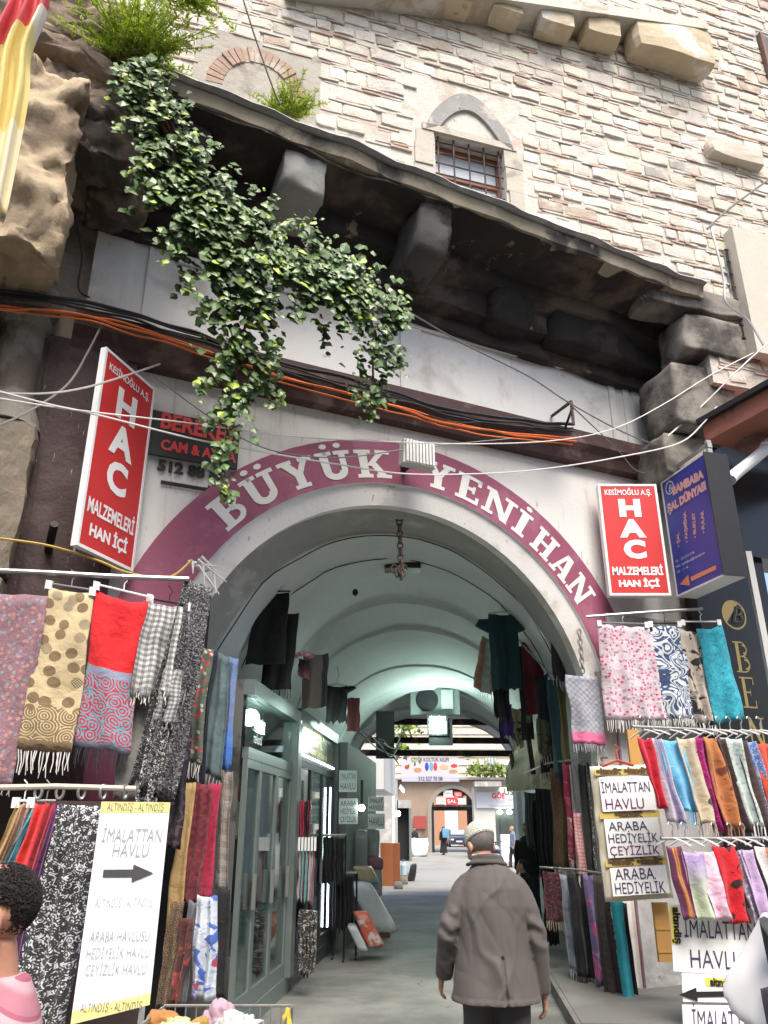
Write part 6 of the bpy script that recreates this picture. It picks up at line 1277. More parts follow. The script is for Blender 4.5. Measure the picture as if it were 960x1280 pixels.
# signs over the gate
GW = 'signs fixed in the head of the far gateway'
for lab, x0, y0, x1, y1, m, tx_, tm in (('white sign at the upper left in the gateway arch', 554.5, 987.5, 566, 996, M_white, 'HAN', M_ink), ('red sign at the upper right in the gateway arch', 567.5, 989.5, 578, 996.5, M_redtext, 'TEKSTİL', M_white), ('oval white sign at the lower left in the gateway arch', 545.5, 997, 557, 1004.5, M_paper, 'Moda', M_blue), ('red and white sign at the lower middle in the gateway arch', 557.5, 997, 572, 1006, M_redtext, 'ŞAL', M_white), ('white sign at the lower right in the gateway arch', 573, 997.5, 582.5, 1005, M_paper, 'KAT 1', M_ink)):
    a, b_ = pd(x0, y0, D - .1), pd(x1, y1, D - .1); q = MB(); q.wbox(a.x, b_.x, D + .05, D + .1, b_.z, a.z); o = tag(obj('gate_sign', q, m), lab, 'sign', GW); text(tx_, Vector(((a.x + b_.x) / 2, D + .045, (a.z + b_.z) / 2 - .1)), (1, 0, 0), UP, .3, o, tm, fit=(b_.x - a.x) * .8)
q = MB(); q.wbox(gx0, gx1, D - .02, D + .12, Z(1008.5), Z(1006.5)); tag(obj('gate_lintel', q, M_iron), 'dark iron bar across the far gateway under its signs', 'beam')
q = MB(); a, b_ = pd(517, 1020, 59.7), pd(533, 1036, 59.7); q.wbox(a.x, b_.x, 59.8, 59.9, b_.z, a.z); tag(obj('wall_picture', q, cloth('floral', (.3, .06, .05), (.5, .3, .25), (.2, .04, .04))), 'red patterned panel on the brown wall left of the gateway', 'panel')
# white shop building on the right of the court
rb = thing('court_shop', 'white shop at the right of the court with red lettered fascia', 'shop', (X(622, 50), 50, 0))
q = MB(); x0, x1 = X(592, 50), X(680, 50); q.wbox(x0, X(618, 50), 50, 51, 0, Z(984, 50)); q.wbox(X(618, 50) + .002, x1, 50, 51, Z(1010, 50), Z(984, 50)); q.wbox(X(648, 50), x1, 50, 51, 0, Z(1010, 50) - .002); obj('wall', q, mat('court_shop_wall', (.55, .53, .48), .8, .1, 1, .2, 6), rb)
q = MB(); q.wbox(X(595, 50), X(650, 50), 49.85, 49.95, Z(1010, 50), Z(990, 50)); fas = obj('fascia', q, mat('lilac_board', (.5, .5, .55), .5, .05, 2, 0), rb)
text('GÖBEL', Vector((X(627, 50), 49.84, Z(998, 50))), (1, 0, 0), UP, .42, fas, M_redtext, bold=.015, fit=1.2); text('ESARP', Vector((X(627, 50), 49.84, Z(1004, 50))), (1, 0, 0), UP, .3, fas, M_greytext, fit=.7); text('toptan perakende', Vector((X(627, 50), 49.84, Z(1008, 50))), (1, 0, 0), UP, .18, fas, M_greytext, fit=1.6)
q = MB(); q.wbox(X(618, 50), X(648, 50), 50.9, 51, 0, Z(1010, 50)); obj('shop_window', q, mat('shop_dark_green', (.09, .11, .1), .4, .2, 2, 0), rb)
q = MB(); q.wbox(X(626, 50), X(636, 50), 50.8, 50.9, 0, Z(1022, 50)); obj('door', q, mat('court_door', (.06, .07, .07), .4, .2, 2, 0), rb)
for x in (626, 638):
    q = MB(); p = pd(x, 1015, 49.9); q.ell((p.x, 50.3, p.z), .16, .16, .12); obj('lamp_globe', q, emit('bulb_glow', (1, 1, .95), 12), rb)
q = MB(); q.wbox(X(592, 50), X(625, 50), 49.0, 50, Z(984, 50), Z(978, 50)); obj('roof', q, M_slate, rb)
# shop at the left of the court
lb = thing('court_shop', 'narrow shop at the left of the court with dark doorway', 'shop', (X(500, 45), 45, 0)); q = MB(); q.wbox(X(430, 45), X(497, 45), 45, 46, 0, Z(975, 45)); q.wbox(X(497, 45), X(514, 45), 45, 46, Z(1010, 45), Z(1000, 45)); obj('wall', q, M_grayplaster, lb); q = MB(); q.wbox(X(497, 45), X(511, 45), 45.6, 45.7, 0, Z(1010, 45)); obj('doorway', q, M_dark, lb); q = MB(); q.wbox(X(511, 45), X(514, 45), 45, 46, 0, Z(1010, 45)); obj('door_frame', q, M_alu, lb)
q = MB(); q.box(pd(484, 960, 24) + Vector((-.5, 2, 0)), (.6, 0, 0), (.2, 2.5, 0), (0, 0, .6)); tag(obj('bay', q, mat('white_bay', (.6, .6, .58), .7, .08, 2, .1)), 'white projecting bay past the left end of the passage', 'wall')
q = MB(); a = pg(492, 1092); q.tube([Vector((a.x, a.y, 0)), Vector((a.x, a.y, 3.0))], .06, 8); tag(obj('white_post', q, M_whiteplastic), 'white scaffold post at the left end of the passage', 'post')
for lab, x, y, w_ in (('white sack left of the standing figure', 503, 1057, .55), ('white sack right of the standing figure', 524, 1057, .5)):
    p = pg(x, y); p = Vector((pd(x, y, 52).x, 52, 0)); q = MB(); q.rock(p + UP * .5, (w_, 0, 0), (0, .4, 0), (0, 0, .5), .15, 5); tag(obj('white_sack', q, M_paper, smooth=True), lab, 'sack')
# white boxes beside the right shop and the scooter
p = Vector((pd(634, 1050, 44).x, 44, 0)); q = MB(); q.wbox(p.x - .3, p.x + .3, 44, 44.5, 0, 1.3); tag(obj('white_crate', q, M_paper), 'tall white crate in front of the right court shop', 'crate')
sx, sy = pd(618, 1052, 40).x, 40
sc = thing('scooter', 'dark motor scooter parked by the right court shop', 'scooter', (sx, sy, 0))
q = MB(); q.tube([(sx - .1, sy - .55, .28), (sx - .1, sy - .55, .281)], .01); 
for d_ in (-.55, .55): q = MB(); q.tube([(sx - .06, sy + d_, .27), (sx + .06, sy + d_, .27)], .27, 16); obj('wheel', q, M_black, sc)
q = MB(); q.loft([((sx, sy - .5, .75), (.2, 0, 0), (0, .08, .1)), ((sx, sy - .35, .5), (.22, 0, 0), (0, .1, .1)), ((sx, sy - .1, .35), (.18, 0, 0), (0, .1, .08)), ((sx, sy + .3, .55), (.18, 0, 0), (0, .05, .2)), ((sx, sy + .75, .6), (.12, 0, 0), (0, .05, .12))], 12); obj('body', q, mat('scooter_paint', (.05, .06, .09), .3, .1, 4, 0), sc)
q = MB(); q.loft([((sx, sy + .05, .78), (.13, 0, 0), (0, 0, .05)), ((sx, sy + .4, .82), (.15, 0, 0), (0, 0, .06)), ((sx, sy + .75, .84), (.1, 0, 0), (0, 0, .05))], 12); obj('saddle', q, M_black, sc)
q = MB(); q.tube([(sx, sy - .5, .8), (sx, sy - .42, 1.02)], .03); q.tube([(sx - .3, sy - .36, 1.05), (sx, sy - .42, 1.0), (sx + .3, sy - .36, 1.05)], .02); obj('handlebar', q, M_black, sc)
q = MB(); q.ell((sx, sy - .58, .78), .1, .05, .09); obj('headlight', q, M_whiteplastic, sc)
# hanging banner across the court
bt = thing('hanging_banner', 'printed banner with a telephone number hung across the court', 'banner', pd(538, 978, 34)); bd = 34
a, b_ = pd(502, 947, bd), pd(574, 977, bd); q = MB(); q.wbox(a.x, b_.x, bd, bd + .04, b_.z, a.z); obj('sheet', q, mat('banner_lilac', (.47, .45, .47), .6, .05, 2, .05), bt)
bw, bh = b_.x - a.x, a.z - b_.z; F = lambda u, v_: Vector((a.x + bw * u, bd - .006, a.z - bh * v_))
q = MB(); q.prism([F(0, .8), F(1, .8), F(1, 1), F(0, 1)], (0, .004, 0)); obj('lower_strip', q, mat('banner_strip', (.4, .4, .5), .6, .05, 2, 0), bt)
text('312 527 70 08', F(.5, .96) + Vector((0, -.003, 0)), (1, 0, 0), UP, .22, bt, M_ink, fit=bw * .42, bold=.006); text('ÇEVİR KOLTUK KILIFI', F(.5, .16), (1, 0, 0), UP, .2, bt, M_ink, fit=bw * .66, bold=.004)
for u, v_, ru, rv, m in ((.09, .4, .04, .09, M_redtext), (.28, .52, .07, .1, mat('food_brown', (.4, .22, .1), .6, .2, 4, 0)), (.44, .38, .035, .18, M_blue), (.52, .38, .035, .18, mat('print_cyan', (.1, .3, .5), .6, .1, 4, 0)), (.59, .38, .035, .18, M_redtext), (.74, .4, .08, .1, mat('food_tan', (.5, .33, .2), .6, .2, 4, 0)), (.92, .35, .06, .08, M_redtext), (.9, .58, .08, .08, _mats['food_brown'])):
    q = MB(); q.prism([F(u + ru * cos(2 * pi * i / 12), v_ + rv * sin(2 * pi * i / 12)) for i in range(12)], (0, .003, 0)); obj('printed_picture', q, m, bt)
q = MB(); q.tube([a + Vector((-1.2, 0, .1)), a, ], .015); obj('cord', q, M_black, bt); q = MB(); q.tube([Vector((b_.x, bd, a.z)), Vector((b_.x + 1.2, bd, a.z + .1))], .015); obj('cord', q, M_black, bt)

rnd = random.Random(9)
shelf_cols = ((.3, .05, .05), (.42, .38, .3), (.1, .12, .16), (.35, .3, .22), (.05, .05, .06), (.25, .08, .12), (.4, .4, .38), (.12, .2, .18))
names_ = ('red', 'cream', 'slate', 'sand', 'black', 'wine', 'pale grey', 'dark green')
for i in range(8):
    d = 7.62 + .235 * i; z0 = rnd.uniform(.85, 1.15); a, b_ = TL(S0 - .34, d - .1, 2.05), TL(S0 - .34, d + .1, 2.05); mb, _, _ = drape(a, b_, 2.05 - z0, folds=2, amp=.03, nu=10, nv=8); tag(obj('shop_garment', mb, cloth('plain', shelf_cols[i]), smooth=True), names_[i] + ' garment hanging inside the first shop', 'garment', 'garments inside the first shop')
    q = MB(); h_ = rnd.uniform(.25, .5); q.rock(TL(S0 - .3, d, .17 + h_ / 2), TS * .13, TT * .1, UP * h_ / 2, .015, 4); tag(obj('folded_stack', q, cloth('bands', shelf_cols[(i * 3 + 2) % 8], shelf_cols[(i + 4) % 8], shelf_cols[(i + 1) % 8], 2.5)), 'stack of folded cloth topped in %s on the floor of the first shop' % names_[(i * 3 + 2) % 8], 'cloth stack', 'folded stacks inside the first shop')
# ------------------------------------------------------------------ ivy, weeds
random.seed(21)
M_ivy = NT('ivy_leaf'); a_ = M_ivy.n('Attribute', attribute_name='Col'); M_ivy.fin(M_ivy.mix(1.0, (.092, .155, .058), a_.outputs['Color'], 'MULTIPLY'), .4, 0, None, .45); M_ivy = M_ivy.m
def ivy_leaf(q, c, out, s, rr):
    tip = (Vector((rr.gauss(0, .35), 0, -1)) + out * rr.uniform(.1, .8) + FU * rr.gauss(0, .45)).normalized()
    nrm = (out + UP * rr.uniform(.2, 1.2) + Vector((rr.gauss(0, .35), rr.gauss(0, .35), rr.gauss(0, .3)))).normalized()
    sd_ = tip.cross(nrm).normalized(); nrm = sd_.cross(tip)
    f_ = nrm * s * .14
    P = [c, c + tip * s * .15 + sd_ * s * .34 - f_, c + tip * s * .5 + sd_ * s * .42 - f_ * .8, c + tip * s * 1.0 - f_ * .6, c + tip * s * .5 - sd_ * s * .42 - f_ * .8, c + tip * s * .15 - sd_ * s * .34 - f_, c + tip * s * .45 + f_ * .3]
    k_ = rr.uniform(.55, 1.25)
    q.cc = (k_ * 1.0, k_, k_ * .8) if rr.random() > .07 else (3.2, 2.6, .8)
    q.add(P, [(0, 1, 6), (1, 2, 6), (2, 3, 6), (3, 4, 6), (4, 5, 6), (5, 0, 6)])
iv = thing('ivy', 'dark green ivy trailing over the ledge and hanging down to the purple arch', 'ivy', pf(285, 620, .9))
q = MB(); rr = random.Random(5)
def run(path, n, dens=.75):
    Ls = [math.hypot(path[i + 1][0] - path[i][0], path[i + 1][1] - path[i][1]) * (path[i][2] + path[i + 1][2]) for i in range(len(path) - 1)]; T_ = sum(Ls)
    for i in range(len(path) - 1):
        for _ in range(int(n * Ls[i] / T_)):
            t_ = rr.random(); x, y, w_, o = [path[i][k_] * (1 - t_) + path[i + 1][k_] * t_ for k_ in range(4)]
            dx, dy = path[i + 1][0] - path[i][0], path[i + 1][1] - path[i][1]; L = math.hypot(dx, dy); nx, ny = -dy / L, dx / L
            l_ = max(-1.5, min(1.5, rr.gauss(0, .62))) * w_
            px, py = x + nx * l_, y + ny * l_
            cl = noise.noise(Vector((px * .035, py * .035, 3)))
            if rr.random() > .80 + cl * 1.5 - .25 * (abs(l_) / w_) ** 2: continue
            ivy_leaf(q, pf(px, py, o + rr.uniform(-.25, .10) * (1 - abs(l_) / w_ * .4)), FN, rr.choice((.05, .07, .085, .1, .125)) * rr.uniform(.85, 1.15) * (1 if w_ > 20 else .85), rr)
run([(172, 70, 26, 1.55), (186, 120, 32, 1.55), (205, 175, 38, 1.55), (235, 240, 46, 1.5), (270, 290, 52, 1.45), (315, 315, 52, 1.45), (360, 325, 46, 1.45), (405, 342, 40, 1.45), (450, 368, 36, 1.4), (490, 392, 26, 1.35), (508, 405, 12, 1.3)], 6600)
run([(300, 340, 44, 1.4), (302, 400, 44, 1.3), (300, 450, 40, 1.2), (292, 495, 27, 1.15), (278, 540, 15, 1.1), (274, 580, 9, 1.1), (283, 606, 12, 1.05), (290, 622, 8, 1.0)], 1250)
run([(338, 420, 16, 1.3), (335, 470, 14, 1.2), (336, 505, 6, 1.2)], 110)
run([(465, 385, 36, 1.35), (472, 425, 30, 1.25), (468, 470, 28, 1.15), (458, 505, 18, 1.1), (470, 522, 10, 1.1)], 400)
run([(405, 390, 9, 1.25), (408, 445, 8, 1.2)], 50)
run([(232, 300, 26, 1.3), (240, 345, 14, 1.2)], 70)
for x0, y0, x1, y1 in ((250, 300, 222, 372), (265, 360, 238, 420), (330, 350, 352, 512), (372, 345, 365, 400), (425, 360, 420, 430), (440, 380, 446, 470), (492, 400, 505, 470), (300, 500, 322, 560), (255, 470, 246, 520), (150, 90, 128, 132), (180, 230, 160, 262), (345, 330, 352, 300), (270, 235, 292, 215)):
    run([(x0, y0, 9, 1.35), ((x0 + x1) / 2 + 4, (y0 + y1) / 2, 6, 1.3), (x1, y1, 4, 1.25)], int(math.hypot(x1 - x0, y1 - y0) * .45))
obj('ivy_leaves', q, M_ivy, iv, recalc=False)
q = MB()
for pts in ([(168, 60, 1.4), (210, 180, 1.4), (280, 300, 1.3), (400, 345, 1.3), (505, 400, 1.25)], [(175, 70, 1.3), (240, 230, 1.35), (300, 340, 1.3), (300, 450, 1.1), (276, 570, 1.0), (288, 618, 1.0)], [(455, 365, 1.3), (470, 440, 1.2), (462, 512, 1.1)], [(190, 90, 1.4), (260, 260, 1.4), (350, 330, 1.35), (470, 385, 1.3)]):
    P = smoothcurve([pf(*p) for p in pts], 8); q.tube([p + noise.noise_vector(p * 4) * .06 for p in P], [.022 * (1 - .8 * i / len(P)) for i in range(len(P))], 5)
obj('stem', q, M_wood, iv)
def ferny(name, label, base, n, hgt, spread, size, m):
    q = MB(); rr = random.Random(n); t = thing(name, label, 'plant', base); st = MB()
    for i in range(n):
        d_ = Vector((rr.gauss(0, spread), rr.gauss(0, spread * .7), rr.uniform(.25, 1))).normalized(); L = hgt * rr.uniform(.4, 1.1); b0 = Vector(base) + Vector((rr.gauss(0, spread * .5), rr.gauss(0, spread * .3), 0)) * hgt * .6
        P = [b0 + d_ * L * k_ / 6 - UP * (L * .25 * (k_ / 6) ** 2) * (1 - d_.z * .5) for k_ in range(7)]; st.tube(P, [.007, .006, .005, .004, .003, .003, .002], 3)
        for k_ in range(1, 7):
            for w_ in range(11):
                c = P[k_ - 1].lerp(P[k_], rr.random()); e = (d_ * .6 + Vector((rr.gauss(0, .7), rr.gauss(0, .7), rr.gauss(0, .5)))).normalized(); f_ = e.cross(Vector((rr.gauss(0, 1), rr.gauss(0, 1), rr.gauss(0, 1)))).normalized(); s = size * rr.uniform(.6, 1.4)
                v_ = rr.uniform(.65, 1.3); q.cc = (v_ * 1.0, v_, v_ * .8); q.add([c, c + e * s * .5 + f_ * s * .13, c + e * s, c + e * s * .5 - f_ * s * .13], [(0, 1, 2), (0, 2, 3)])
    obj('leaves', q, M_lime, t, recalc=False); obj('stem', st, M_weedstem, t); return t
M_lime = NT('lime_weed'); a_ = M_lime.n('Attribute', attribute_name='Col'); lc = M_lime.mix(1.0, (.33, .44, .04), a_.outputs['Color'], 'MULTIPLY'); tr_ = M_lime.n('BsdfTranslucent'); M_lime.set(tr_.inputs['Color'], lc); M_lime.fin(lc, .5, 0, None, .3); ms_ = M_lime.n('MixShader'); ms_.inputs[0].default_value = .4; M_lime.t.links.new(M_lime.b.outputs[0], ms_.inputs[1]); M_lime.t.links.new(tr_.outputs[0], ms_.inputs[2]); M_lime.t.links.new(ms_.outputs[0], M_lime.out.inputs[0]); M_lime = M_lime.m
M_weedstem = mat('weed_stem', (.2, .2, .06), .6, .2, 6, 0)
ferny('weed_bush', 'feathery lime green weed bush on the upper left ledge', pf(165, 78, 1.3), 260, .85, .45, .05, M_lime)
ferny('weed_tuft', 'small lime green weed tuft beside the brick lunette', pf(360, 143, 1.05), 60, .5, .5, .042, M_lime)
ferny('weed_tuft', 'tiny lime green weed sprig left of the lunette tuft', pf(338, 140, 1.05), 14, .22, .7, .04, M_lime)
ferny('weed_sprig', 'overhanging lime green sprig at the top beside the weed bush', pf(252, -6, 1.9), 30, -.35, .9, .06, M_lime)

# ------------------------------------------------------------------ red and yellow flag at the upper left corner
def fp(x, y): return pf(x, y, 2.6)
A_ = [fp(*p) for p in ((8, -40), (12, 0), (-12, 60), (-22, 130), (-40, 260))]; B_2 = [fp(*p) for p in ((66, -40), (60, 8), (40, 60), (36, 120), (8, 270))]
fa, fb2 = smoothcurve(A_, 6), smoothcurve(B_2, 6); q = MB(); nu = 14; N = len(fa); rows = []
for s_ in (0, .015):
    rows += [[fa[j].lerp(fb2[j], i / nu) + FN * (.07 * sin(i * 1.15 + j * .12) - s_) for i in range(nu + 1)] for j in range(N)]
vs = [p for r_ in rows for p in r_]; m_ = N * (nu + 1)
fs = [(k_ * m_ + j * (nu + 1) + i, k_ * m_ + j * (nu + 1) + i + 1, k_ * m_ + (j + 1) * (nu + 1) + i + 1, k_ * m_ + (j + 1) * (nu + 1) + i) for k_ in (0, 1) for j in range(N - 1) for i in range(nu)]
for j in range(N - 1):
    for i in (0, nu): fs.append((j * (nu + 1) + i, (j + 1) * (nu + 1) + i, m_ + (j + 1) * (nu + 1) + i, m_ + j * (nu + 1) + i))
for i in range(nu):
    for j in (0, N - 1): fs.append((j * (nu + 1) + i, j * (nu + 1) + i + 1, m_ + j * (nu + 1) + i + 1, m_ + j * (nu + 1) + i))
q.add(vs, fs, [(i / nu, 1 - j / N) for k_ in (0, 1) for j in range(N) for i in range(nu + 1)])
fm = NT('flag_cloth'); uv = fm.coord('UV'); sp = fm.n('SeparateXYZ'); fm.set(sp.inputs[0], uv); nn1 = fm.noise(uv, 3, 2)
d_ = fm.math('ADD', fm.math('MULTIPLY', sp.outputs[0], .35), fm.math('ADD', sp.outputs[1], fm.math('MULTIPLY', nn1, .12)))
cc = fm.mix(fm.math('GREATER_THAN', d_, .98), (.62, .5, .17), (.62, .57, .47)); cc = fm.mix(fm.math('GREATER_THAN', fm.math('SUBTRACT', sp.outputs[1], fm.math('MULTIPLY', sp.outputs[0], .25)), .52), cc, (.5, .04, .05)); cc = fm.mix(fm.math('LESS_THAN', sp.outputs[1], .22), cc, (.68, .6, .4))
fm.fin(cc, .7, 0, fm.bump(fm.noise(uv, 14, 4), .3, .02)); tag(obj('flag', q, fm.m, smooth=True), 'red and yellow flag hanging in folds at the upper left corner', 'flag')
# ------------------------------------------------------------------ people
def remesh(mb, vox, smooth_it=4):
    me = bpy.data.meshes.new('t'); me.from_pydata(mb.v, [], mb.f); bm = bmesh.new(); bm.from_mesh(me); bmesh.ops.recalc_face_normals(bm, faces=bm.faces); bm.to_mesh(me); bm.free()
    o = bpy.data.objects.new('t', me); COL.objects.link(o); r_ = o.modifiers.new('r', 'REMESH'); r_.mode = 'VOXEL'; r_.voxel_size = vox
    s_ = o.modifiers.new('s', 'SMOOTH'); s_.iterations = smooth_it; s_.factor = .5
    dg = bpy.context.evaluated_depsgraph_get(); m2 = bpy.data.meshes.new_from_object(o.evaluated_get(dg)); out = MB(); out.v = [v.co.copy() for v in m2.vertices]; out.c = [(1, 1, 1)] * len(out.v); out.f = [tuple(p.vertices) for p in m2.polygons]
    bpy.data.objects.remove(o); bpy.data.meshes.remove(me); bpy.data.meshes.remove(m2); return out
def place(mb, M): mb.v = [M @ v for v in mb.v]; return mb
def hand(q, w, dirv, side, s=1.0):
    """palm and five curled fingers from wrist w along dirv (local space); side +1 thumb forward"""
    d_ = Vector(dirv).normalized(); fwd_ = Vector((0, 1, 0)); ac = d_.cross(fwd_).normalized()
    q.loft([(w, ac * .022 * s, fwd_ * .028 * s), (w + d_ * .04 * s, ac * .017 * s, fwd_ * .04 * s), (w + d_ * .085 * s, ac * .015 * s, fwd_ * .042 * s)], 10)
    for i, (o, L) in enumerate(((.032, .066), (.011, .076), (-.011, .07), (-.032, .055))):
        b0 = w + d_ * .075 * s + fwd_ * o * s; cv = ac * (-side) ; p1 = b0 + d_ * L * .5 * s + cv * .006 * s; p2 = p1 + (d_ * .8 + cv * .6).normalized() * L * .32 * s; p3 = p2 + (d_ * .35 + cv * .9).normalized() * L * .28 * s
        q.tube([b0, p1, p2, p3], [.0105 * s, .0098 * s, .0088 * s, .0070 * s], 8)
    b0 = w + d_ * .02 * s + fwd_ * .03 * s; q.tube([b0, b0 + (d_ * .7 + fwd_ * .7).normalized() * .04 * s, b0 + (d_ * .95 + fwd_ * .4).normalized() * .075 * s], [.013 * s, .0115 * s, .0085 * s], 8)
def head(q, c, s, M, ears=True):
    """skull, jaw, nose, brow, ears; face towards +y of M"""
    def E_(off, rx, ry, rz): q.ell(Vector(c) + M @ (Vector(off) * s), rx * s, ry * s, rz * s, 18, 12, M)
    E_((0, -.012, .03), .076, .096, .095); E_((0, .022, -.045), .058, .068, .07); E_((0, .06, -.085), .03, .028, .024); E_((0, .088, .01), .05, .014, .02)
    E_((0, .102, -.02), .013, .022, .024); E_((0, .112, -.03), .016, .014, .011); E_((0, .085, -.062), .027, .012, .012); E_((-.04, .066, -.025), .022, .022, .02); E_((.04, .066, -.025), .022, .022, .02)
    if ears:
        for sx_ in (-1, 1): E_((sx_ * .078, -.012, -.012), .011, .022, .034)
def eyes(t, c, s, M, off):
    for sx_ in (-1, 1):
        q = MB(); q.ell(Vector(c) + M @ (Vector((sx_ * .032, .086, .0)) * s), .011 * s, .007 * s, .007 * s, 10, 8, M); place(q, off); obj('eye', q, M_signblack, t)
def skin(nm, c): return mat(nm, c, .5, .1, 12, .06, 60, patch=tuple(min(1, x * f) for x, f in zip(c, (1.05, .85, .82))), pscale=9, spec=.35)
M_skin = skin('skin', (.42, .24, .17)); M_skin2 = skin('skin_warm', (.45, .23, .15)); M_skin3 = skin('skin_dark', (.36, .2, .14))
def fabric(nm, c, sc=1.0, rough=.85):
    m = NT(nm); v = m.coord(); n1 = m.noise(v, 6, 5); b = m.mix(n1, tuple(x * .86 for x in c), tuple(x * 1.14 for x in c)); mp = m.n('Mapping'); m.set(mp.inputs[0], v); mp.inputs['Scale'].default_value = (7, 7, 2.2)
    nr = m.bump(m.noise(mp.outputs[0], 1.0, 2, .4, .4), .35 * sc, .05); w_ = m.n('TexWave'); m.set(w_.inputs[0], v); w_.inputs['Scale'].default_value = 160; nr = m.bump(w_.outputs[1], .06, .002, nr); m.fin(b, rough, 0, nr, .25); m.b.inputs['Sheen Weight'].default_value = .06; return m.m
def RX(a): return Matrix.Rotation(R(a), 3, 'X')
def RZ(a): return Matrix.Rotation(R(a), 3, 'Z')
# ---- the old man walking in
mp_ = pd(613, 1100, 5.0); H0 = Vector((mp_.x, 5.0, 0)); MM = Matrix.Translation(H0) @ Matrix.Rotation(R(-4), 4, 'Z')
man = thing('person', 'old man seen from behind in a grey brown suit jacket and white knitted cap', 'person', H0)
hc = Vector((-.045, .155, 1.545)); HM = RZ(28) @ RX(-34)
q = MB(); head(q, hc, 1.02, HM)
q.loft([((0, .05, 1.36), (.085, 0, 0), (0, .07, 0)), ((-.01, .08, 1.43), (.062, 0, 0), (0, .062, 0)), ((-.025, .12, 1.50), (.056, 0, 0), (0, .06, 0))], 14)
q.loft([((0, 0, .86), (.16, 0, 0), (0, .11, 0)), ((0, .01, 1.1), (.155, 0, 0), (0, .1, 0)), ((0, .03, 1.28), (.145, 0, 0), (0, .1, 0)), ((0, .05, 1.38), (.08, 0, 0), (0, .06, 0))], 18)
wl, wr = Vector((-.292, .10, .865)), Vector((.268, .045, .80))
for sx_, el, w_ in ((-1, Vector((-.262, -.01, 1.12)), wl), (1, Vector((.255, -.0, 1.1)), wr)):
    q.tube([(sx_ * .14, .04, 1.34), el, w_], [.045, .04, .03], 10); hand(q, w_, (w_ - el) + Vector((0, .05, 0)), sx_, .98)
for sx_, kn, an in ((-1, (-.1, .10, .47), (-.1, -.02, .09)), (1, (.095, -.01, .46), (.095, -.12, .1))):
    q.tube([(sx_ * .09, 0, .9), kn, an], [.085, .058, .042], 10); q.tube([an, (an[0], an[1] + .1, .04)], [.042, .03], 8)
body = remesh(q, .0075, 3); place(body, MM); obj('body', body, M_skin, man, smooth=True); eyes(man, hc, 1.02, HM, MM)
# jacket: back, sleeves, collar in one garment with pulled folds
q = MB()
def jr(z, cx, cy, rx, ry): return ((cx, cy, z), (rx, 0, 0), (0, ry, 0))
q.loft([jr(.775, 0, -.03, .252, .165), jr(.85, 0, -.02, .24, .155), jr(1.0, 0, 0, .222, .148), jr(1.12, 0, .01, .214, .145), jr(1.24, 0, .02, .215, .145), jr(1.33, 0, .03, .198, .13), jr(1.385, 0, .04, .168, .11), jr(1.425, 0, .05, .125, .092), jr(1.455, -.005, .065, .095, .08), jr(1.475, -.01, .075, .082, .075)], 36)
for sx_, el, w_ in ((-1, Vector((-.268, -.03, 1.10)), wl + Vector((0, 0, .01))), (1, Vector((.258, -.02, 1.08)), wr + Vector((0, 0, .005)))):
    q.tube(smoothcurve([(sx_ * .07, .045, 1.37), (sx_ * .14, .035, 1.345), (sx_ * .19, .02, 1.28), (sx_ * .222, .0, 1.2), el, el.lerp(w_, .5), w_], 3), [.056, .058, .06, .061, .062, .063, .063, .063, .062, .061, .06, .059, .058, .057, .056, .056, .055, .054, .053], 18)
jk = remesh(q, .008, 3)
for i, v_ in enumerate(jk.v):
    back = max(0, min(1, (-v_.y + .02) / .1)); ctr = max(0, 1 - abs(v_.x) / .24)
    f_ = 0
    z_ = v_.z
    f_ += .010 * sin(v_.x * 30 + 2.0 * (z_ - 1.0) + .6) * max(0, 1.25 - z_) * 2 * ctr                         # skirt flare folds
    d2 = (v_.x + .16) * .8 + (z_ - 1.2) * .55; d2 += .05 * noise.noise(v_ * 6); f_ += .012 * math.exp(-(d2 / .022) ** 2) * ctr                       # diagonal pull from the left shoulder
    d3 = (v_.x - .15) * .9 - (z_ - 1.15) * .35; d3 += .05 * noise.noise(v_ * 6 + Vector((3, 1, 0))); f_ += .011 * math.exp(-(d3 / .02) ** 2) * ctr
    d5 = (v_.x + .02) * .9 - (z_ - 1.3) * .7; d5 += .06 * noise.noise(v_ * 6 + Vector((0, 5, 2))); f_ += .008 * math.exp(-(d5 / .018) ** 2) * ctr * max(0, min(1, (z_ - 1.0) * 8))
    d6 = (v_.x - .11) + (z_ - 1.0) * .18; f_ += .014 * math.exp(-(d6 / .016) ** 2) * ctr * max(0, min(1, (1.25 - z_) * 4))
    d4 = v_.x - .035 - (1.1 - z_) * .06; f_ -= (.030 if z_ < 1.0 else .007) * math.exp(-(d4 / (.007 if z_ < 1.0 else .005)) ** 2) * ctr  # centre seam and vent
    f_ += .012 * noise.noise(Vector((v_.x * 9, v_.y * 9, z_ * 3.2))) + .011 * (abs(noise.noise(Vector((v_.x * 8 + z_ * 3, v_.y * 8, z_ * 4)))) ** .6 - .4)
    if abs(v_.x) > .2: f_ += .011 * sin(z_ * 62 + v_.x * 25 + 4 * v_.y + 2.5 * noise.noise(v_ * 12)) * max(0, 1 - abs(z_ - 1.12) / .14)          # sleeve creases at the elbow
    if z_ < .80: f_ += .004
    jk.v[i] = v_ + Vector((v_.x * .3, -1 * back + (1 - back) * .3, 0)).normalized() * f_
jk.v = [Vector((v.x * .95, v.y, v.z)) for v in jk.v]
place(jk, MM); jacket = obj('jacket', jk, fabric('suit_cloth', (.088, .078, .072), .6, .75), man, smooth=True)
q = MB(); P = [Vector((-.012 + .088 * cos(a), .075 + .082 * sin(a), 1.475 + .018 * max(0, -sin(a)))) for a in [pi * .95 + pi * 1.1 * i / 16 for i in range(17)]]
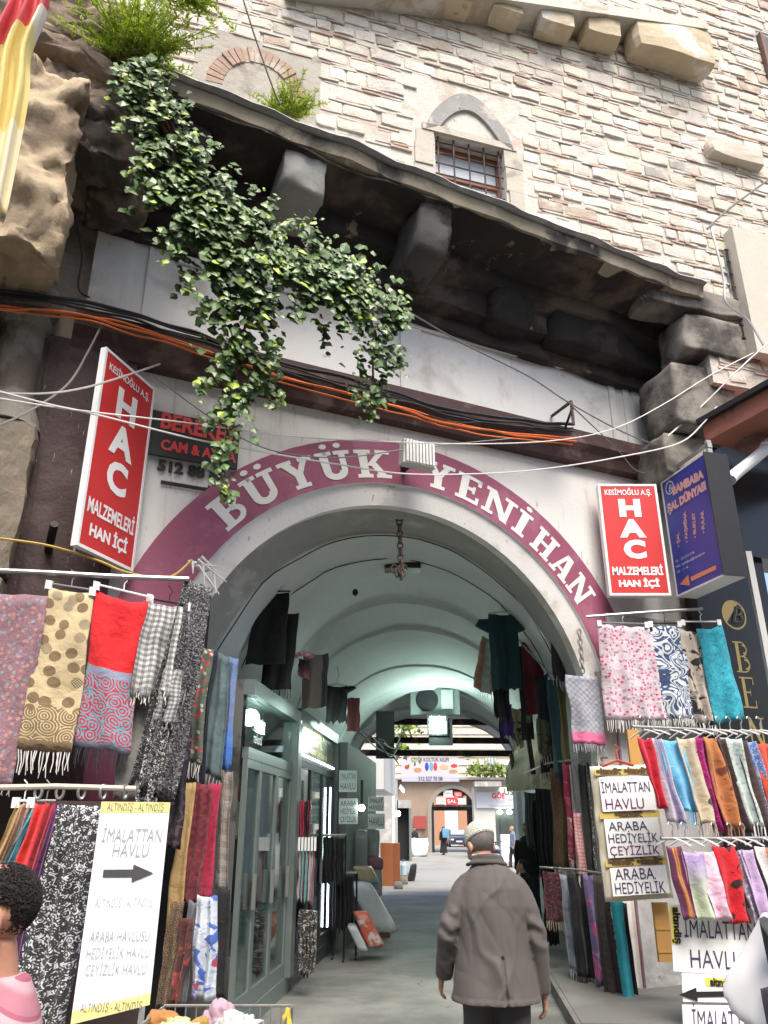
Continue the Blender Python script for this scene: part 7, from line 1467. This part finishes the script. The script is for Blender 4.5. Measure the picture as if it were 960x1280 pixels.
q.tube(P, [.012 + .006 * sin(pi * i / 16) for i in range(17)], 8); P2 = [p + Vector((0, -.012 if p.y < .08 else 0, -.03)) + Vector((p.x * .25, 0, 0)) for p in P]; q.tube(P2, .013, 8); place(remesh(q, .008, 3), MM)
cb_ = remesh(q, .008, 3); place(cb_, MM); obj('collar', cb_, fabric('suit_collar', (.08, .071, .065), .3), jacket, smooth=True)
q = MB(); P = [Vector((-.016 + .074 * cos(a), .085 + .07 * sin(a), 1.492)) for a in [2 * pi * i / 20 for i in range(21)]]; q.tube(P, .012, 8); place(q, MM); obj('shirt_collar', q, fabric('shirt_cloth', (.42, .43, .45), .2), man, smooth=True)
q = MB()
q.loft([jr(.95, 0, 0, .17, .125), jr(.84, 0, 0, .18, .135), jr(.78, 0, 0, .175, .13)], 24)
for sx_, kn, an in ((-1, (-.105, .1, .47), (-.105, -.02, .07)), (1, (.1, -.01, .46), (.1, -.12, .09))):
    q.loft([((sx_ * .088, 0, .86), (.098, 0, 0), (0, .12, 0)), ((sx_ * .096, .04 if sx_ < 0 else 0, .68), (.092, 0, 0), (0, .105, 0)), (kn, (.08, 0, 0), (0, .088, 0)), (an, (.078, 0, 0), (0, .09, 0))], 18)
tq_ = remesh(q, .012, 4)
for i, v_ in enumerate(tq_.v): tq_.v[i] = v_ + Vector((v_.x, v_.y, 0)).normalized() * (.012 * noise.noise(Vector((v_.x * 10, v_.y * 10, v_.z * 5))))
place(tq_, MM); obj('trousers', tq_, fabric('trouser_cloth', (.062, .058, .06), .7), man, smooth=True)
for an in ((-.105, -.02), (.1, -.12)):
    q = MB(); q.loft([((an[0], an[1] - .08, .05), (.03, 0, 0), (0, .01, .04)), ((an[0], an[1] - .03, .05), (.042, 0, 0), (0, .01, .05)), ((an[0], an[1] + .08, .045), (.048, 0, 0), (0, .0, .045)), ((an[0], an[1] + .19, .03), (.03, 0, 0), (0, 0, .025))], 14); place(q, MM); obj('shoe', q, M_black, man, smooth=True)
# hair ring and knitted cap
q = MB(); q.ell(hc + HM @ Vector((0, -.02, .018)), .081, .097, .082, 20, 14, HM); hq = MB(); hq.v = q.v; hq.c = q.c; hq.f = []
for f_ in q.f:
    c = sum((q.v[i] for i in f_), Vector()) / len(f_); l_ = HM.transposed() @ (c - hc)
    if l_.y < .02 and l_.z > -.06: hq.f.append(f_)
place(hq, MM); obj('hair', hq, mat('grey_hair', (.13, .12, .11), .8, .35, 30, .5, 90), man, smooth=True)
q = MB(); k_ = 28; rings_ = []
for i, (z, s_) in enumerate(((.022, 1.0), (.035, 1.03), (.06, 1.02), (.085, .95), (.105, .83), (.12, .62), (.128, .35), (.131, .05))): rings_.append((hc + HM @ Vector((0, -.022, z)), HM @ Vector((.086 * s_, 0, 0)), HM @ Vector((0, .104 * s_, 0))))
q.loft(rings_, k_); place(q, MM)
km = NT('knit_cap'); v = km.coord(); w1 = km.n('TexVoronoi'); km.set(w1.inputs['Vector'], v); w1.inputs['Scale'].default_value = 130; km.fin(km.mix(w1.outputs['Distance'], (.68, .66, .58), (.5, .48, .41)), .9, 0, km.bump(w1.outputs['Distance'], .8, .01), .2); obj('cap', q, km.m, man, smooth=True)
# ---- generic figure (full standing body, clothes as children)
def figure(label, base, face, H, top, legs, skinm, hairc, hairlong=False, lod=.016, arms=((-.22, .05, .86), (.22, .05, .86)), stride=.12, skirt=False, lean=0.0, bald=False, vest=None):
    k_ = H / 1.7; M = Matrix.Translation(base) @ Matrix.Rotation(R(face), 4, 'Z') @ Matrix.Scale(k_, 4); t = thing('person', label, 'person', base)
    hc_ = Vector((0, .02 + lean * .3, 1.555)); I = Matrix.Identity(3); q = MB(); head(q, hc_, 1.0, I)
    q.loft([((0, lean * .2, 1.36), (.075, 0, 0), (0, .06, 0)), ((0, lean * .25, 1.42), (.055, 0, 0), (0, .056, 0)), ((0, .01 + lean * .3, 1.5), (.052, 0, 0), (0, .056, 0))], 12)
    q.loft([((0, 0, .88), (.15, 0, 0), (0, .1, 0)), ((0, lean * .1, 1.1), (.14, 0, 0), (0, .095, 0)), ((0, lean * .2, 1.3), (.165, 0, 0), (0, .1, 0)), ((0, lean * .2, 1.4), (.1, 0, 0), (0, .07, 0))], 14)
    for sx_, w_ in ((-1, Vector(arms[0])), (1, Vector(arms[1]))):
        s0 = Vector((sx_ * .17, lean * .2, 1.36)); el = s0.lerp(w_, .52) + Vector((sx_ * .04, -.04, 0)); q.tube([s0, el, w_], [.046, .038, .028], 8); hand(q, w_, w_ - el, sx_, .95)
    for sx_ in (-1, 1): q.tube([(sx_ * .085, 0, .9), (sx_ * .09, sx_ * stride * .5 + .03, .48), (sx_ * .09, sx_ * stride, .08)], [.08, .055, .04], 8); q.tube([(sx_ * .09, sx_ * stride, .06), (sx_ * .09, sx_ * stride + .14, .035)], [.045, .035], 8)
    b_ = remesh(q, min(lod, .009) if lod < .013 else lod * .8, 2); place(b_, M); obj('body', b_, skinm, t, smooth=True); eyes(t, hc_, 1.0, I, M)
    q = MB(); q.loft([jr(.80, 0, 0, .185, .13), jr(1.0, 0, lean * .1, .175, .125), jr(1.2, 0, lean * .15, .185, .13), jr(1.33, 0, lean * .2, .195, .125), jr(1.4, 0, lean * .2, .15, .095), jr(1.445, 0, lean * .25, .075, .072)], 24)
    for sx_, w_ in ((-1, Vector(arms[0])), (1, Vector(arms[1]))):
        s0 = Vector((sx_ * .17, lean * .2, 1.36)); el = s0.lerp(w_, .52) + Vector((sx_ * .04, -.04, 0)); q.tube([s0, el, el.lerp(w_, .92)], [.068, .058, .048], 12)
    g_ = remesh(q, lod, 3)
    for i, v_ in enumerate(g_.v): g_.v[i] = v_ + Vector((v_.x, v_.y, 0)).normalized() * .012 * noise.noise(v_ * 7)
    place(g_, M); obj('jacket', g_, top, t, smooth=True)
    q = MB()
    if skirt: q.loft([jr(.95, 0, 0, .15, .11), jr(.6, 0, 0, .2, .17), jr(.12, 0, 0, .25, .22)], 20)
    else:
        q.loft([jr(.95, 0, 0, .155, .115), jr(.84, 0, 0, .165, .12)], 18)
        for sx_ in (-1, 1): q.loft([((sx_ * .085, 0, .86), (.09, 0, 0), (0, .11, 0)), ((sx_ * .09, sx_ * stride * .5 + .03, .48), (.072, 0, 0), (0, .08, 0)), ((sx_ * .09, sx_ * stride, .08), (.066, 0, 0), (0, .075, 0))], 14)
    g_ = remesh(q, lod, 3); place(g_, M); obj('skirt' if skirt else 'trousers', g_, legs, t, smooth=True)
    q = MB(); q.ell(hc_ + Vector((0, -.016, .036)), .082, .102, .1, 18, 14); hq = MB(); hq.v = q.v; hq.c = q.c
    for f_ in q.f:
        l_ = sum((q.v[i] for i in f_), Vector()) / len(f_) - hc_
        if (l_.z > .062 or (l_.y < .0 and l_.z > -.055)): hq.f.append(f_)
    if bald: hq.f = [f_ for f_ in hq.f if (sum((q.v[i] for i in f_), Vector()) / len(f_) - hc_).z < .05]
    hq.v = [v_ + (v_ - hc_) * .06 * noise.noise(v_ * 40) for v_ in hq.v]
    if hairlong: 
        q2 = MB(); q2.loft([(hc_ + Vector((0, -.03, .12)), (.03, 0, 0), (0, .04, 0)), (hc_ + Vector((0, -.03, .06)), (.092, 0, 0), (0, .105, 0)), (hc_ + Vector((0, -.045, -.08)), (.1, 0, 0), (0, .085, 0)), (hc_ + Vector((0, -.07, -.2)), (.12, 0, 0), (0, .07, 0))], 16); hq = q2
    place(hq, M); obj('headscarf' if hairlong else 'hair', hq, hairc, t, smooth=True)
    for sx_ in (-1, 1):
        q = MB(); y_ = sx_ * stride; q.loft([((sx_ * .09, y_ - .08, .05), (.03, 0, 0), (0, 0, .04)), ((sx_ * .09, y_ + .03, .05), (.045, 0, 0), (0, 0, .05)), ((sx_ * .09, y_ + .18, .03), (.035, 0, 0), (0, 0, .025))], 12); place(q, M); obj('shoe', q, M_black, t, smooth=True)
    return t
M_darkhair = mat('dark_hair', (.018, .014, .013), .6, .3, 40, .6, 70)
M_greyhair = mat('grey_hair2', (.2, .19, .18), .7, .3, 40, .5, 80)
# young man standing inside at right, looking out
p = pd(658, 1040, 15.0); figure('young dark haired man in a black jacket standing among the scarves at right', Vector((p.x + .02, 15.0, .12)), 150, 1.64, fabric('black_jacket', (.022, .022, .025)), fabric('dark_jeans', (.03, .032, .045)), M_skin, M_darkhair, lod=.012, stride=.02)
# dark figure bending in front of him
p = pd(656, 1080, 12.8); figure('person in black crouching low in front of the young man', Vector((p.x, 12.6, .0)), 80, 1.22, fabric('black_coat', (.015, .015, .017)), fabric('black_trousers', (.014, .014, .016)), M_skin3, M_darkhair, lod=.014, stride=.05, lean=.3)
p = pd(641, 1050, 38); figure('grey haired man in a blue grey jacket walking by the right court shop', Vector((p.x, 38, 0)), 100, 1.72, fabric('bluegrey_jacket', (.16, .19, .25)), fabric('dark_trousers', (.03, .032, .04)), M_skin2, M_greyhair, lod=.018, stride=.14, bald=True)
p = pd(554, 1040, 55); figure('person in a long black coat with a blue bag before the far gateway', Vector((p.x, 55, 0)), 20, 1.72, fabric('black_coat2', (.02, .02, .025)), fabric('black_skirt', (.02, .02, .022)), M_skin, fabric('dark_scarf', (.03, .03, .04)), hairlong=True, lod=.022, skirt=True)
q = MB(); c = Vector((pd(557, 1040, 54.6).x, 54.7, 1.3)); q.rock(c, (.22, 0, 0), (0, .12, 0), (0, 0, .3), .04, 4); tag(obj('shoulder_bag', q, mat('blue_bag', (.12, .28, .42), .6, .1, 4, .1)), 'light blue bag carried by the person before the gateway', 'bag')
p = pd(518, 1046, 53); figure('dark clothed person standing between the white sacks', Vector((p.x, 53, 0)), 200, 1.68, fabric('dark_coat', (.025, .022, .025)), fabric('dark_trousers2', (.03, .028, .03)), M_skin3, M_darkhair, lod=.022, stride=.03)
# boy at the lower left, seen from behind with his ear showing
bh = pd(-9, 1145, 2.3); BM = Matrix.Translation((bh.x, bh.y, 0)) @ Matrix.Rotation(R(108), 4, 'Z'); zb = bh.z
boy = thing('person', 'boy with short dark hair and a pink striped shirt at the lower left corner', 'person', (bh.x, bh.y, 0)); hcb = Vector((0, .0, zb + .0)); I = Matrix.Identity(3)
q = MB(); head(q, hcb, 1.0, I); q.loft([((0, -.045, zb - .2), (.08, 0, 0), (0, .06, 0)), ((0, -.03, zb - .14), (.052, 0, 0), (0, .055, 0)), ((0, -.015, zb - .06), (.05, 0, 0), (0, .055, 0))], 14)
q.loft([((0, -.03, zb - .72), (.14, 0, 0), (0, .1, 0)), ((0, -.03, zb - .4), (.14, 0, 0), (0, .1, 0)), ((0, -.04, zb - .22), (.09, 0, 0), (0, .06, 0))], 14)
for sx_ in (-1, 1):
    w_ = Vector((sx_ * .24, .05, zb - .76)); q.tube([(sx_ * .15, -.04, zb - .27), (sx_ * .22, -.05, zb - .53), w_], [.043, .037, .027], 10); hand(q, w_, (0, .1, -1), sx_, .92)
    q.tube([(sx_ * .08, -.03, zb - .68), (sx_ * .085, 0, zb * .3), (sx_ * .085, -.02, .07)], [.075, .052, .038], 8); q.tube([(sx_ * .085, -.02, .05), (sx_ * .085, .12, .035)], [.045, .03], 8)
b_ = remesh(q, .006, 3); place(b_, BM); obj('body', b_, M_skin2, boy, smooth=True); eyes(boy, hcb, 1.0, I, BM)
q = MB(); rr = random.Random(4); q.ell(hcb + Vector((0, -.02, .033)), .077, .090, .089, 40, 28); hq = MB(); hq.v = q.v; hq.c = q.c
for f_ in q.f:
    l_ = sum((q.v[i] for i in f_), Vector()) / len(f_) - hcb
    ear = (abs(l_.x) > .06 and -.05 < l_.y < .03 and l_.z < .03)
    if (l_.z > .07 or (l_.y < .02 and l_.z > -.085)) and not ear: hq.f.append(f_)
hq.v = [v_ + (v_ - hcb).normalized() * (.006 * noise.noise(v_ * 34) + .004 * noise.noise(v_ * 80)) for v_ in hq.v]
used_ = [v_ for v_ in hq.v]
for _ in range(5200):       # short wavy strands
    d_ = Vector((rr.gauss(0, 1), rr.gauss(-.4, 1), rr.gauss(.3, 1))).normalized(); p_ = hcb + Vector((0, -.02, .035)) + Vector((d_.x * .078, d_.y * .0915, d_.z * .0905)); l_ = p_ - hcb
    if not ((l_.z > .065 or (l_.y < .0 and l_.z > -.08))) or (abs(l_.x) > .06 and -.05 < l_.y < .03 and l_.z < .03): continue
    e_ = (d_ * .12 + Vector((0, -.15, -.7)) + Vector((rr.gauss(0, .5), rr.gauss(-.2, .5), rr.gauss(0, .5)))).normalized(); e_ = (e_ - d_ * max(0, e_.dot(d_)) * .9) * rr.uniform(.010, .019); hq.tube([p_ - d_ * .003, p_ + e_ * .35 + d_ * .002, p_ + e_ * .7 + d_ * .0015, p_ + e_ * .95 - d_ * .002], [.0014, .0013, .0011, .0004], 3, False)
place(hq, BM); obj('hair', hq, M_darkhair, boy, smooth=True)
q = MB(); q.loft([jr(zb - .78, 0, -.03, .175, .13), jr(zb - .5, 0, -.05, .175, .13), jr(zb - .3, 0, -.06, .185, .12), jr(zb - .23, 0, -.06, .15, .09), jr(zb - .165, 0, -.055, .085, .072), jr(zb - .135, 0, -.05, .066, .066)], 28)
for sx_ in (-1, 1): q.tube([(sx_ * .14, -.04, zb - .275), (sx_ * .2, -.05, zb - .42), (sx_ * .225, -.05, zb - .52)], [.07, .065, .062], 14)
g_ = remesh(q, .009, 4)
for i, v_ in enumerate(g_.v): g_.v[i] = v_ + Vector((v_.x, v_.y, 0)).normalized() * .012 * noise.noise(v_ * 8)
place(g_, BM); sm = NT('striped_shirt'); v = sm.coord(); sp = sm.n('SeparateXYZ'); sm.set(sp.inputs[0], v); wz_ = sm.math('ADD', sp.outputs[2], sm.math('MULTIPLY', sp.outputs[0], .5))
f1 = sm.math('FRACT', sm.math('MULTIPLY', wz_, 17)); c_ = sm.mix(sm.ramp(f1, .45, .7), (.4, .17, .21), (.5, .32, .35)); c_ = sm.mix(sm.math('GREATER_THAN', f1, .85), c_, (.33, .11, .15)); sm.fin(c_, .85, 0, sm.bump(sm.noise(v, 12, 4), .3, .02), .2); obj('shirt', g_, sm.m, boy, smooth=True)
q = MB()
for sx_ in (-1, 1): q.loft([((sx_ * .08, -.03, zb - .7), (.09, 0, 0), (0, .11, 0)), ((sx_ * .085, 0, zb * .3), (.075, 0, 0), (0, .08, 0)), ((sx_ * .085, -.02, .06), (.07, 0, 0), (0, .075, 0))], 14)
g_ = remesh(q, .014, 3); place(g_, BM); obj('trousers', g_, fabric('boy_jeans', (.05, .06, .1)), boy, smooth=True)
for sx_ in (-1, 1):
    q = MB(); q.loft([((sx_ * .085, -.1, .05), (.03, 0, 0), (0, 0, .04)), ((sx_ * .085, .0, .05), (.045, 0, 0), (0, 0, .05)), ((sx_ * .085, .16, .03), (.035, 0, 0), (0, 0, .025))], 12); place(q, BM); obj('shoe', q, M_black, boy, smooth=True)
# woman in white at the right edge, forearm raised
wp = pd(985, 1200, 1.9); wz = wp.z; wo = Vector((wp.x + .30, 1.95, 0)); WM = Matrix.Translation(wo) @ Matrix.Rotation(R(70), 4, 'Z')
wom = thing('person', 'woman in a loose white coat with a raised hand at the right edge', 'person', wo)
hcw = Vector((0, .02, 1.5)); q = MB(); head(q, hcw, 1.0, I); q.loft([((0, 0, 1.28), (.08, 0, 0), (0, .06, 0)), ((0, .005, 1.36), (.05, 0, 0), (0, .052, 0)), ((0, .01, 1.43), (.05, 0, 0), (0, .055, 0))], 12)
q.loft([((0, 0, .82), (.15, 0, 0), (0, .11, 0)), ((0, 0, 1.05), (.14, 0, 0), (0, .1, 0)), ((0, 0, 1.24), (.15, 0, 0), (0, .1, 0)), ((0, 0, 1.31), (.09, 0, 0), (0, .06, 0))], 14)
iw = WM.inverted(); hwp = iw @ pd(996, 1150, 1.8); elw = iw @ pd(948, 1235, 1.8)
q.tube([(.15, 0, 1.28), elw, hwp], [.043, .036, .027], 10); hand(q, hwp, (hwp - elw).normalized() + Vector((0, .2, .0)), 1, .9)
w_ = Vector((-.2, .05, .8)); q.tube([(-.15, 0, 1.28), (-.2, -.03, 1.05), w_], [.043, .036, .027], 10); hand(q, w_, (0, .1, -1), -1, .9)
for sx_ in (-1, 1): q.tube([(sx_ * .08, 0, .86), (sx_ * .085, .02, .45), (sx_ * .085, 0, .07)], [.08, .055, .038], 8); q.tube([(sx_ * .085, 0, .05), (sx_ * .085, .14, .035)], [.045, .03], 8)
b_ = remesh(q, .0075, 3); place(b_, WM); obj('body', b_, M_skin, wom, smooth=True); eyes(wom, hcw, 1.0, I, WM)
q = MB(); q.loft([jr(.3, 0, 0, .27, .22), jr(.7, 0, 0, .22, .17), jr(1.0, 0, 0, .19, .14), jr(1.2, 0, 0, .185, .13), jr(1.29, 0, 0, .15, .095), jr(1.345, 0, 0, .065, .065)], 26); q.tube([(.13, 0, 1.27), elw, elw.lerp(hwp, .85)], [.075, .075, .062], 14); q.tube([(-.13, 0, 1.27), (-.2, -.03, 1.05), (-.2, .04, .84)], [.07, .06, .055], 12)
g_ = remesh(q, .011, 4)
for i, v_ in enumerate(g_.v): g_.v[i] = v_ + Vector((v_.x, v_.y, 0)).normalized() * .014 * noise.noise(v_ * 7)
place(g_, WM); obj('coat', g_, fabric('white_coat', (.72, .7, .68), .7), wom, smooth=True)
q = MB(); q.loft([(hcw + Vector((0, -.02, .12)), (.03, 0, 0), (0, .04, 0)), (hcw + Vector((0, -.02, .06)), (.09, 0, 0), (0, .105, 0)), (hcw + Vector((0, -.03, -.06)), (.095, 0, 0), (0, .1, 0)), (hcw + Vector((0, -.03, -.19)), (.13, 0, 0), (0, .1, 0))], 18); place(q, WM); obj('headscarf', q, fabric('pale_scarf', (.55, .5, .48)), wom, smooth=True)
bp = pd(1003, 1306, 1.72); q = MB(); q.rock(bp, (.04, 0, 0), (0, .09, 0), (0, 0, .09), .01, 6); q.tube([bp + Vector((-.03, -.06, .07)), bp + Vector((-.035, -.03, .17)), bp + Vector((-.02, .03, .2)), bp + Vector((0, .06, .07))], .012, 6); tag(obj('handbag', q, fabric('bag_grey', (.06, .06, .065)), smooth=True), 'dark grey handbag of the woman in white', 'bag')

# ------------------------------------------------------------------ wire basket with cloths at the bottom left
bz = .785; tb = thing('wire_basket', 'chrome wire basket on legs holding crumpled cloths at the bottom left', 'basket', Vector((pd(275, 1275, 4.7).x, 4.7, 0)))
cb0 = Vector((pd(272, 1275, 4.6).x, 4.6, 0)); bw2, bd2 = .34, .3
q = MB()
for z in (bz - .22, bz - .02): q.tube([cb0 + Vector((sx_ * bw2, sy_ * bd2, z)) for sx_, sy_ in ((-1, -1), (1, -1), (1, 1), (-1, 1), (-1, -1))], .007, 6)
for i in range(13):
    x = -bw2 + 2 * bw2 * i / 12
    for sy_ in (-1, 1): q.tube([cb0 + Vector((x, sy_ * bd2, bz - .22)), cb0 + Vector((x, sy_ * bd2, bz - .02))], .004, 5)
    q.tube([cb0 + Vector((x, -bd2, bz - .22)), cb0 + Vector((x, bd2, bz - .22))], .004, 5)
for i in range(9):
    y = -bd2 + 2 * bd2 * i / 8
    for sx_ in (-1, 1): q.tube([cb0 + Vector((sx_ * bw2, y, bz - .22)), cb0 + Vector((sx_ * bw2, y, bz - .02))], .004, 5)
obj('wire_mesh', q, M_steel, tb)
for sx_ in (-1, 1):
    for sy_ in (-1, 1): q = MB(); q.tube([cb0 + Vector((sx_ * bw2, sy_ * bd2, bz - .2)), cb0 + Vector((sx_ * bw2, sy_ * bd2, 0))], .011, 8); obj('leg', q, M_steel, tb)
for lab, dx, dy, sx_, sz_, m in (('pale yellow green crumpled cloth in the wire basket', -.2, -.12, .12, .10, cloth('plain', (.38, .42, .19))), ('pink crumpled cloth at the back of the wire basket', -.03, .12, .1, .12, cloth('plain', (.42, .27, .33))), ('white crumpled cloth with grey marks in the wire basket', .12, -.08, .15, .10, cloth('bigfloral', (.5, .5, .49), (.25, .28, .3), (.5, .48, .46), .9)), ('orange brown crumpled cloth at the left of the basket', -.29, .08, .1, .08, cloth('plain', (.36, .16, .05))), ('ochre cloth between the green and white ones', -.06, -.1, .07, .09, cloth('plain', (.32, .2, .05))), ('small yellow cloth hanging over the basket rim', .34, .05, .03, .1, cloth('plain', (.55, .42, .04))), ('cream crumpled cloth at the front of the basket', -.12, -.24, .14, .08, cloth('plain', (.45, .42, .3)))):
    sx_ *= .8; sz_ *= .75; c = cb0 + Vector((dx, dy, bz - .06)); q = MB(); q.ell(c, sx_, sx_ * .9, sz_, 44, 30); sd_ = Vector((dx * 50, dy * 50, 1))
    q.v = [v_ + (v_ - c) * (.45 * noise.noise(v_ * 11 + sd_) - .6 * abs(noise.noise(v_ * 16 + sd_)) - .4 * abs(noise.noise(v_ * 34 + sd_)) + .25) for v_ in q.v]; tag(obj('crumpled_cloth', q, m, smooth=True), lab, 'cloth', 'cloths in the wire basket')
